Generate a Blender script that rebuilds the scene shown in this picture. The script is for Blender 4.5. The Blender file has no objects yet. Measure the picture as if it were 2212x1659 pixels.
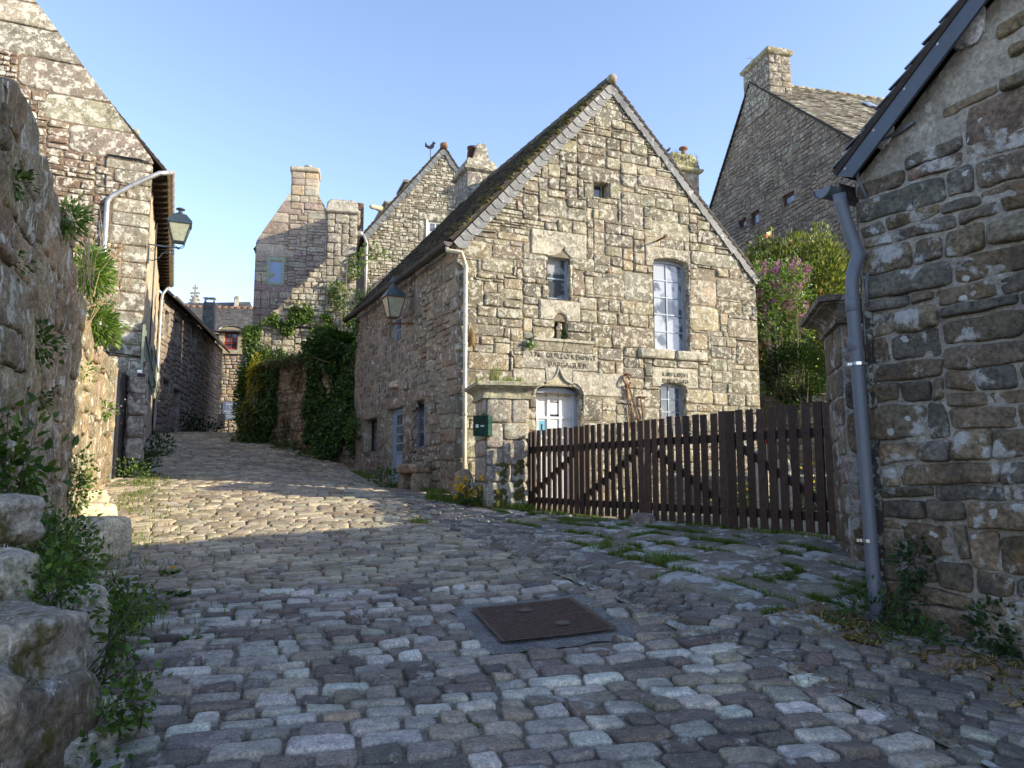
import bpy, math, random
import numpy as np
from mathutils import Vector
rng = np.random.default_rng(11); random.seed(11)
R_ = math.radians
sc = bpy.context.scene
# ---------------------------------------------------------------- camera, sky, sun, exposure
E = 1.55; FPX = 1600.0; PIT = math.atan(190.5 / 1600)
cd = bpy.data.cameras.new('camera'); cam = bpy.data.objects.new('camera', cd); sc.collection.objects.link(cam)
cd.sensor_width = 36; cd.lens = 36 * FPX / 2212; cd.clip_end = 2000; cd.clip_start = 0.05
cam.location = (0, 0, E); cam.rotation_euler = (R_(90) + PIT, 0, 0); sc.camera = cam
SUN_AZ = R_(-11.5); SUN_EL = R_(20)
w = bpy.data.worlds.new('World'); sc.world = w; w.use_nodes = True
nt = w.node_tree; bg = nt.nodes['Background']
sky = nt.nodes.new('ShaderNodeTexSky'); sky.sky_type = 'NISHITA'; sky.sun_disc = False
sky.sun_elevation = SUN_EL; sky.sun_rotation = R_(90) - SUN_AZ
sky.air_density = 0.8; sky.dust_density = 0.25; sky.ozone_density = 2.8
wb = nt.nodes.new('ShaderNodeMix'); wb.data_type = 'RGBA'; wb.blend_type = 'MULTIPLY'; wb.inputs[0].default_value = 1; wb.inputs[7].default_value = (1.22, 1.0, .91, 1)
nt.links.new(sky.outputs[0], wb.inputs[6]); nt.links.new(wb.outputs[2], bg.inputs[0]); bg.inputs[1].default_value = 0.15
ld = bpy.data.lights.new('sun', 'SUN'); lo = bpy.data.objects.new('sun', ld); sc.collection.objects.link(lo)
ld.energy = 2.6; ld.angle = R_(0.5); ld.color = (1.0, 0.89, 0.67)
sd = Vector((math.cos(SUN_AZ) * math.cos(SUN_EL), math.sin(SUN_AZ) * math.cos(SUN_EL), math.sin(SUN_EL)))
lo.rotation_euler = sd.to_track_quat('Z', 'Y').to_euler()
sc.view_settings.view_transform = 'Standard'; sc.view_settings.look = 'None'
sc.view_settings.exposure = 1.68; sc.view_settings.gamma = 1; sc.view_settings.use_curve_mapping = False
sc.render.engine = 'CYCLES'
# ---------------------------------------------------------------- geometry helpers
def ray(px, py):
    cx = (px - 1106) / FPX; cy = (829.5 - py) / FPX
    return np.array([cx, math.cos(PIT) - cy * math.sin(PIT), math.sin(PIT) + cy * math.cos(PIT)])
def at(px, py, Y):
    d = ray(px, py); return np.array([0, 0, E]) + d * (Y / d[1])
def hashn(ix, iy, iz, seed):
    h = (ix * 374761393 + iy * 668265263 + iz * 2147483647 + seed * 974634777) & 0xffffffff
    h = ((h ^ (h >> 13)) * 1274126177) & 0xffffffff
    return ((h ^ (h >> 16)) & 0xffff) / 65535.0 * 2 - 1
def noise(x, y, z=0.0, seed=0):
    x, y, z = np.broadcast_arrays(np.asarray(x, float), np.asarray(y, float), np.asarray(z, float))
    ix = np.floor(x).astype(np.int64); iy = np.floor(y).astype(np.int64); iz = np.floor(z).astype(np.int64)
    fx, fy, fz = x - ix, y - iy, z - iz
    fx = fx * fx * (3 - 2 * fx); fy = fy * fy * (3 - 2 * fy); fz = fz * fz * (3 - 2 * fz)
    r = 0
    for a in (0, 1):
        for b in (0, 1):
            for c in (0, 1):
                r = r + hashn(ix + a, iy + b, iz + c, seed) * (fx if a else 1 - fx) * (fy if b else 1 - fy) * (fz if c else 1 - fz)
    return r
def fbm(x, y, z=0.0, seed=0, o=3):
    r = 0; a = 1.0; f = 1.0
    for i in range(o):
        r = r + a * noise(np.asarray(x) * f, np.asarray(y) * f, np.asarray(z) * f, seed + i); a *= .5; f *= 2.1
    return r
# ground height: a thin plate through surveyed points (x, y, height relative to the eye)
CP = np.array([(0,0,-1.55),(0,-6,-2.0),(-6,-4,-1.75),(6,-4,-1.7),(-2.2,3,-1.30),(-4,6,-1.12),(-5,9.2,-.9),(-1.9,9.4,-.86),(-6,12.5,-.38),
 (-3,12.5,-.5),(-1.5,5,-1.19),(0,5,-1.2),(-.48,9.25,-.86),(.16,8,-.95),(.81,6.6,-1.055),(1.31,5.27,-1.155),(1.645,4.76,-1.19),(2.0,3.83,-1.26),
 (2.8,5.6,-1.10),(3.3,4.4,-1.18),(4,3,-1.3),(-.08,10.6,-.76),(1.02,7.2,-.93),(1.65,5.9,-1.02),(1.95,5.2,-1.08),
 (.27,12.8,-.64),(1.8,10.35,-.68),(3.3,7.9,-.74),(3.2,6.9,-.88),(3,12,-.64),(5,14,-.62),(6,9,-.62),(10,12,-.6),(10,20,-.4),(1,15,-.6),
 (-1.1,13.8,-.42),(-2.9,17.7,-.28),(-4.5,20.7,.13),(-7.9,14.5,-.2),(-8.4,16.5,-.06),(-10.2,21,.55),(-11.9,25,1.14),(-14.4,37,1.92),
 (-13,44,2.33),(-9.5,26,1.2),(-7,23.4,.72),(-5.5,16.5,-.1),(-11,34,1.75),(-10,50,2.6),(0,32,1.2),(12,32,.6),(-22,30,1.8),(-14,10,-.2),(-24,50,2.6),(20,50,1.2),(-8,-2,-1.5)], float)
def _tps(d2): return 0.5 * d2 * np.log(d2 + 1e-9)
_n = len(CP)
_A = np.zeros((_n + 3, _n + 3)); _d = ((CP[:, None, :2] - CP[None, :, :2]) ** 2).sum(-1)
_A[:_n, :_n] = _tps(_d) + np.eye(_n) * 0.6; _A[:_n, _n] = 1; _A[:_n, _n + 1:] = CP[:, :2]; _A[_n, :_n] = 1; _A[_n + 1:, :_n] = CP[:, :2].T
_C = np.linalg.solve(_A, np.concatenate([CP[:, 2] + E, [0, 0, 0]]))
def gz(x, y):
    x = np.asarray(x, float); y = np.asarray(y, float); sh = np.broadcast(x, y).shape
    xf = np.broadcast_to(x, sh).ravel(); yf = np.broadcast_to(y, sh).ravel(); out = np.empty(xf.size)
    for i in range(0, xf.size, 60000):
        a, b = xf[i:i + 60000], yf[i:i + 60000]
        d2 = (a[:, None] - CP[None, :, 0]) ** 2 + (b[:, None] - CP[None, :, 1]) ** 2
        out[i:i + 60000] = _tps(d2) @ _C[:_n] + _C[_n] + a * _C[_n + 1] + b * _C[_n + 2]
    return out.reshape(sh)
def g1(x, y): return float(gz(np.array([x]), np.array([y]))[0])
def atg(px, py):
    # where the sight line meets the ground
    d = ray(px, py); k = 1.0
    ks = np.linspace(2, 60, 1200); p = ks[:, None] * d[None, :]; g = gz(p[:, 0], p[:, 1]); i = np.argmax(E + p[:, 2] < g)
    if i == 0: i = len(ks) - 1
    return np.array([p[i, 0], p[i, 1], g[i]])

class Fr:
    """vertical wall frame: u along the wall, v = height, w = outwards"""
    def __init__(s, o, ang, flip=1):
        s.O = np.array([o[0], o[1], 0.0]); a = R_(ang); s.U = np.array([math.cos(a), math.sin(a), 0.0])
        s.N = np.array([math.sin(a), -math.cos(a), 0.0]) * flip; s.Z = np.array([0, 0, 1.0])
    def __call__(s, u, v, w=0.0):
        u, v, w = np.broadcast_arrays(np.asarray(u, float), np.asarray(v, float), np.asarray(w, float))
        return s.O + u[..., None] * s.U + v[..., None] * s.Z + w[..., None] * s.N
    def px(s, px, py, w=0.0):
        d = ray(px, py); o = s.O + s.N * w; c = np.array([0, 0, E])
        k = ((o - c) @ s.N) / (d @ s.N); p = c + d * k
        return float((p - s.O) @ s.U), float(p[2])

class MB:
    def __init__(s): s.V = []; s.F = []; s.M = []; s.T = []; s.n = 0
    def add(s, V, F, tint=(1, 1, 1), mat=0):
        V = np.asarray(V, float).reshape(-1, 3)
        t = np.asarray(tint, float)
        if t.ndim == 1: t = np.broadcast_to(t, (len(V), 3))
        s.V.append(V); s.T.append(t)
        Fl = F if isinstance(F, list) else [F]
        groups = {}
        for f in Fl:
            if isinstance(f, np.ndarray) and f.ndim == 2: s.F.append(f + s.n); s.M.append(np.full(len(f), mat))
            else: groups.setdefault(len(f), []).append(f)
        for k, g in groups.items():
            g = np.array(g); s.F.append(g + s.n); s.M.append(np.full(len(g), mat))
        s.n += len(V)
    def grid(s, P, tint=(1, 1, 1), mat=0, flip=False):
        P = np.asarray(P, float); a, b = P.shape[:2]
        i = np.arange(a * b).reshape(a, b)
        q = np.stack([i[:-1, :-1], i[1:, :-1], i[1:, 1:], i[:-1, 1:]], -1).reshape(-1, 4)
        if flip: q = q[:, ::-1]
        t = np.asarray(tint, float)
        if t.ndim == 3: t = t.reshape(-1, 3)
        s.add(P.reshape(-1, 3), q, t, mat)
    def hexa(s, c, tint=(1, 1, 1), mat=0):   # c: 8 corners, 0-3 bottom ring, 4-7 top ring
        s.add(c, [(0, 3, 2, 1), (4, 5, 6, 7), (0, 1, 5, 4), (1, 2, 6, 5), (2, 3, 7, 6), (3, 0, 4, 7)], tint, mat)
    def fbox(s, F, u0, v0, w0, u1, v1, w1, tint=(1, 1, 1), mat=0):
        c = [F(u, v, w) for v in (v0, v1) for u, w in ((u0, w0), (u0, w1), (u1, w1), (u1, w0))]
        s.hexa(np.array(c), tint, mat)
    def box(s, c, d, tint=(1, 1, 1), mat=0, yaw=0.0):
        x, y, z = d[0] / 2, d[1] / 2, d[2] / 2; ca, sa = math.cos(yaw), math.sin(yaw)
        P = [(c[0] + a * x * ca - b * y * sa, c[1] + a * x * sa + b * y * ca, c[2] + e * z) for e in (-1, 1) for a, b in ((-1, -1), (1, -1), (1, 1), (-1, 1))]
        s.hexa(np.array(P), tint, mat)
    def beam(s, a, b, wd, ht, tint=(1, 1, 1), mat=0, up=(0, 0, 1)):
        a = np.array(a, float); b = np.array(b, float); d = b - a; d /= np.linalg.norm(d)
        r = np.cross(d, up); r /= np.linalg.norm(r) + 1e-9; q = np.cross(r, d)
        P = [p + r * i * wd / 2 + q * j * ht / 2 for p in (a, b) for i, j in ((-1, -1), (1, -1), (1, 1), (-1, 1))]
        s.hexa(np.array(P), tint, mat)
    def tube(s, path, r, seg=10, tint=(1, 1, 1), mat=0, cap=True):
        P = np.array(path, float); n = len(P); r = np.broadcast_to(np.asarray(r, float), (n,))
        T = np.gradient(P, axis=0); T /= np.linalg.norm(T, axis=1)[:, None] + 1e-9
        up = np.array([0, 0, 1.0]) if abs(T[0][2]) < .9 else np.array([1.0, 0, 0])
        a = np.cross(T[0], up); a /= np.linalg.norm(a); rings = []
        for i in range(n):
            a = a - T[i] * (a @ T[i]); a /= np.linalg.norm(a) + 1e-9; b = np.cross(T[i], a)
            th = np.linspace(0, 2 * math.pi, seg, endpoint=False)
            rings.append(P[i] + r[i] * (np.cos(th)[:, None] * a + np.sin(th)[:, None] * b))
        V = np.concatenate(rings); i = np.arange(n * seg).reshape(n, seg)
        q = np.stack([i[:-1], np.roll(i[:-1], -1, 1), np.roll(i[1:], -1, 1), i[1:]], -1).reshape(-1, 4)
        F = [q]
        if cap: F += [tuple(i[0][::-1]), tuple(i[-1])]
        s.add(V, F, tint, mat)
    def lathe(s, c, prof, seg=16, tint=(1, 1, 1), mat=0, squash=(1, 1)):
        th = np.linspace(0, 2 * math.pi, seg, endpoint=False); V = []
        for r, z in prof: V.append(np.stack([c[0] + r * np.cos(th) * squash[0], c[1] + r * np.sin(th) * squash[1], np.full(seg, c[2] + z)], -1))
        n = len(prof); i = np.arange(n * seg).reshape(n, seg)
        q = np.stack([i[:-1], np.roll(i[:-1], -1, 1), np.roll(i[1:], -1, 1), i[1:]], -1).reshape(-1, 4)
        s.add(np.concatenate(V), [q, tuple(i[0][::-1]), tuple(i[-1])], tint, mat)
    def poly(s, F, pts, w0, w1, tint=(1, 1, 1), mat=0):   # extruded outline in a wall frame
        n = len(pts); V = [F(u, v, w0) for u, v in pts] + [F(u, v, w1) for u, v in pts]
        Fs = [tuple(range(n))[::-1], tuple(range(n, 2 * n))] + [(i, (i + 1) % n, n + (i + 1) % n, n + i) for i in range(n)]
        s.add(np.array(V), Fs, tint, mat)
    def rock(s, c, d, tint=(1, 1, 1), mat=0, yaw=0.0, k=.55, rough=.06, n=14, seed=1, p=4.0):
        # rounded, weathered block (superellipsoid with noise)
        th = np.linspace(-math.pi / 2, math.pi / 2, n); ph = np.linspace(0, 2 * math.pi, 2 * n)
        TH, PH = np.meshgrid(th, ph, indexing='ij')
        x = np.cos(TH) * np.cos(PH); y = np.cos(TH) * np.sin(PH); z = np.sin(TH)
        m = (np.abs(x) ** p + np.abs(y) ** p + np.abs(z) ** p) ** (1 / p); x, y, z = x / m, y / m, z / m
        f = 1 + rough * fbm(x * 1.7 + seed * 3.1, y * 1.7, z * 1.7, seed) * 1.0 + rough * .4 * fbm(x * 6, y * 6, z * 6, seed, 3)
        x, y, z = x * f * d[0] / 2, y * f * d[1] / 2, z * f * d[2] / 2; ca, sa = math.cos(yaw), math.sin(yaw)
        P = np.stack([c[0] + x * ca - y * sa, c[1] + x * sa + y * ca, c[2] + z], -1); s.grid(P, tint, mat, flip=True)

MATS = {}; ORG = {}
def mk(mb, name, mats, parent=None, smooth=False, label=None, cat=None, group=None, kind=None, origin=None):
    V = np.concatenate(mb.V); T = np.concatenate(mb.T)
    if parent is not None: org = ORG[parent.name]
    elif origin is not None: org = np.array(origin, float)
    else: org = np.array([(V[:, 0].min() + V[:, 0].max()) / 2, (V[:, 1].min() + V[:, 1].max()) / 2, V[:, 2].min()])
    me = bpy.data.meshes.new(name)
    me.vertices.add(len(V)); me.vertices.foreach_set('co', (V - org).astype(np.float32).ravel())
    tot = np.concatenate([np.full(len(f), f.shape[1]) for f in mb.F]); loops = np.concatenate([f.ravel() for f in mb.F])
    me.loops.add(len(loops)); me.loops.foreach_set('vertex_index', loops.astype(np.int32))
    me.polygons.add(len(tot)); me.polygons.foreach_set('loop_start', np.concatenate([[0], np.cumsum(tot)[:-1]]).astype(np.int32))
    me.polygons.foreach_set('loop_total', tot.astype(np.int32))
    me.polygons.foreach_set('material_index', np.concatenate(mb.M).astype(np.int32))
    me.polygons.foreach_set('use_smooth', np.full(len(tot), smooth))
    at_ = me.attributes.new('tint', 'FLOAT_COLOR', 'POINT')
    at_.data.foreach_set('color', np.concatenate([T, np.ones((len(T), 1))], 1).astype(np.float32).ravel())
    for m in (mats if isinstance(mats, (list, tuple)) else [mats]): me.materials.append(m)
    me.update(calc_edges=True); me.validate()
    o = bpy.data.objects.new(name, me); sc.collection.objects.link(o)
    ORG[o.name] = org
    if parent is not None: o.parent = parent
    else: o.location = org
    tag(o, label, cat, group, kind); return o
def tag(o, label=None, cat=None, group=None, kind=None):
    if label: o['label'] = label
    if cat: o['category'] = cat
    if group: o['group'] = group
    if kind: o['kind'] = kind
def thing(name, loc, label, cat, group=None):
    o = bpy.data.objects.new(name, None); sc.collection.objects.link(o); o.location = [float(c) for c in loc]
    o.empty_display_size = .3; ORG[o.name] = np.array(loc, float); tag(o, label, cat, group); return o
# ---------------------------------------------------------------- materials
class NT:
    def __init__(s, name):
        s.m = bpy.data.materials.new(name); s.m.use_nodes = True; s.t = s.m.node_tree; s.b = s.t.nodes['Principled BSDF']
        s.co = s.t.nodes.new('ShaderNodeTexCoord').outputs['Object']
    def n(s, k, **kw):
        x = s.t.nodes.new(k)
        for a, v in kw.items(): setattr(x, a, v)
        return x
    def l(s, a, b): s.t.links.new(a, b)
    def noise(s, scale, det=3, rough=.55, co=None, dist=0):
        x = s.n('ShaderNodeTexNoise'); x.inputs['Scale'].default_value = scale; x.inputs['Detail'].default_value = det
        x.inputs['Roughness'].default_value = rough; x.inputs['Distortion'].default_value = dist; s.l(co or s.co, x.inputs['Vector']); return x.outputs['Fac']
    def ramp(s, f, a, b, lo=0., hi=1.):
        x = s.n('ShaderNodeMapRange'); x.inputs['From Min'].default_value = a; x.inputs['From Max'].default_value = b
        x.inputs['To Min'].default_value = lo; x.inputs['To Max'].default_value = hi; s.l(f, x.inputs['Value']); return x.outputs[0]
    def mix(s, f, a, b, mode='MIX'):
        x = s.n('ShaderNodeMix', data_type='RGBA', blend_type=mode)
        for i, v in ((0, f), (6, a), (7, b)):
            if isinstance(v, (int, float)): x.inputs[i].default_value = v
            elif isinstance(v, tuple): x.inputs[i].default_value = (*v, 1)
            else: s.l(v, x.inputs[i])
        return x.outputs[2]
    def math(s, op, a, b=0.0):
        x = s.n('ShaderNodeMath', operation=op)
        for i, v in ((0, a), (1, b)):
            if isinstance(v, (int, float)): x.inputs[i].default_value = v
            else: s.l(v, x.inputs[i])
        return x.outputs[0]
    def grey(s, f):
        x = s.n('ShaderNodeCombineColor'); [s.l(f, x.inputs[i]) for i in range(3)]; return x.outputs[0]
    def attr(s, nm='tint'):
        x = s.n('ShaderNodeAttribute'); x.attribute_name = nm; return x.outputs['Color']
    def mapping(s, scale):
        x = s.n('ShaderNodeMapping'); x.inputs['Scale'].default_value = scale; s.l(s.co, x.inputs[0]); return x.outputs[0]
    def bump(s, h, st=.5, d=.01, nrm=None):
        x = s.n('ShaderNodeBump'); x.inputs['Strength'].default_value = st; x.inputs['Distance'].default_value = d; s.l(h, x.inputs['Height'])
        if nrm: s.l(nrm, x.inputs['Normal'])
        return x.outputs[0]
    def done(s, col, rough=.85, bump=None, spec=.3, metal=0):
        if isinstance(col, tuple): s.b.inputs['Base Color'].default_value = (*col, 1)
        else: s.l(col, s.b.inputs['Base Color'])
        if isinstance(rough, (int, float)): s.b.inputs['Roughness'].default_value = rough
        else: s.l(rough, s.b.inputs['Roughness'])
        s.b.inputs['Specular IOR Level'].default_value = spec; s.b.inputs['Metallic'].default_value = metal
        if bump: s.l(bump, s.b.inputs['Normal'])
        return s.m
def m_stone(name, lich=.5, lcol=(.62, .59, .5), ls=7., spots=.5, dark=.4, grain=1.0, moss=0., streak=0., mcol=(.13, .12, .03), stain=(.10, .085, .07), gs=70, bd=.006, spec=.25, rough=.9, attr=True, base=(1, 1, 1), orange=0., warm=None):
    t = NT(name); c = t.attr() if attr else t.mix(0., base, base)
    if warm: c = t.mix(1., c, warm, 'MULTIPLY')
    n1 = t.noise(1.7, 4, .6); n2 = t.noise(gs, 3, .65); n3 = t.noise(ls * 2.6, 5, .7, dist=.4)
    c = t.mix(1., c, t.grey(t.ramp(n1, .25, .75, .68, 1.3)), 'MULTIPLY')
    c = t.mix(1., c, t.grey(t.ramp(n2, .25, .75, 1 - .42 * grain, 1 + .42 * grain)), 'MULTIPLY')
    c = t.mix(1., c, t.grey(t.ramp(n3, .3, .7, .68, 1.3)), 'MULTIPLY')
    nd = t.noise(4.3, 5, .65); c = t.mix(t.ramp(nd, .52, .68, 0, dark), c, stain)
    if orange: c = t.mix(t.ramp(t.noise(6.1, 4, .6), .6, .66, 0, orange), c, (.36, .2, .05))
    nl = t.noise(ls, 7, .68, dist=.25); a = .60 - .14 * lich
    lm = t.ramp(nl, a, a + .055, 0, .9)
    lc = t.mix(t.ramp(t.noise(40, 3), .35, .65), lcol, tuple(x * .72 for x in lcol))
    if lich > 0: c = t.mix(lm, c, lc)
    if spots:
        v = t.n('ShaderNodeTexVoronoi'); v.inputs['Scale'].default_value = 13; v.inputs['Randomness'].default_value = 1
        dv = t.n('ShaderNodeVectorMath', operation='ADD'); t.l(t.co, dv.inputs[0])
        nv = t.n('ShaderNodeTexNoise'); nv.inputs['Scale'].default_value = 30; t.l(t.co, nv.inputs['Vector'])
        sv = t.n('ShaderNodeVectorMath', operation='SCALE'); t.l(nv.outputs['Color'], sv.inputs[0]); sv.inputs['Scale'].default_value = .05
        t.l(sv.outputs[0], dv.inputs[1]); t.l(dv.outputs[0], v.inputs['Vector'])
        sz = t.n('ShaderNodeSeparateColor'); t.l(v.outputs['Color'], sz.inputs[0])
        rad = t.ramp(sz.outputs[0], 1 - spots * .55, 1, 0, .42)
        sm = t.math('LESS_THAN', v.outputs['Distance'], rad)
        c = t.mix(t.math('MULTIPLY', sm, .8), c, tuple(min(1, x * 1.05) for x in lcol))
    if streak:
        ns = t.noise(1, 6, .65, co=t.mapping((26, 26, 2.2)), dist=.3)
        c = t.mix(t.ramp(ns, .62 - streak * .1, .68 - streak * .08, 0, .9), c, (.78, .75, .66))
    if moss:
        c = t.mix(t.ramp(t.noise(3.1, 6, .7), .62 - .14 * moss, .68 - .1 * moss, 0, .95), c, mcol)
    h = t.math('ADD', t.math('MULTIPLY', n2, .5), t.math('ADD', t.math('MULTIPLY', n3, 1.0), t.math('MULTIPLY', lm, .12)))
    return t.done(c, rough, t.bump(h, .55, bd), spec)
def m_plain(name, col, rough=.5, metal=0., spec=.4, var=.12, sc_=9, rust=None, ra=.6, bump=.0, use_tint=False, streaky=None):
    t = NT(name); c = t.mix(1., t.attr() if use_tint else col, t.grey(t.ramp(t.noise(sc_, 5, .65), .3, .7, 1 - var, 1 + var)), 'MULTIPLY')
    if use_tint: c = t.mix(1., c, col, 'MULTIPLY')
    if streaky: c = t.mix(t.ramp(t.noise(1, 5, .6, co=t.mapping(streaky)), .35, .65, 0, .45), c, tuple(x * .45 for x in col))
    if rust: c = t.mix(t.ramp(t.noise(14, 6, .7), ra, ra + .1, 0, .9), c, rust)
    b = t.bump(t.noise(45, 4, .6), .4, bump) if bump else None
    rr = t.ramp(t.noise(22, 3), .3, .7, max(0, rough - .08), min(1, rough + .08))
    return t.done(c, rr, b, spec, metal)
def m_leaf(name, trans=.35, rough=.45, spec=.35):
    t = NT(name); c = t.mix(1., t.attr(), t.grey(t.ramp(t.noise(60, 2), .3, .7, .85, 1.15)), 'MULTIPLY')
    m = t.done(c, rough, None, spec); tr = t.n('ShaderNodeBsdfTranslucent'); t.l(t.mix(1., c, (1.25, 1.25, .5), 'MULTIPLY'), tr.inputs[0])
    ms = t.n('ShaderNodeMixShader'); ms.inputs[0].default_value = trans; t.l(t.b.outputs[0], ms.inputs[1]); t.l(tr.outputs[0], ms.inputs[2])
    t.l(ms.outputs[0], t.t.nodes['Material Output'].inputs['Surface']); return m
def m_glass(name, col, rough=.04, mixc=None):
    t = NT(name)
    c = t.mix(t.ramp(t.noise(2.6, 4), .47, .56), col, mixc or tuple(x * .8 for x in col)) if True else col
    return t.done(c, rough, t.bump(t.noise(3, 2), .25, .01), .9)
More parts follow.
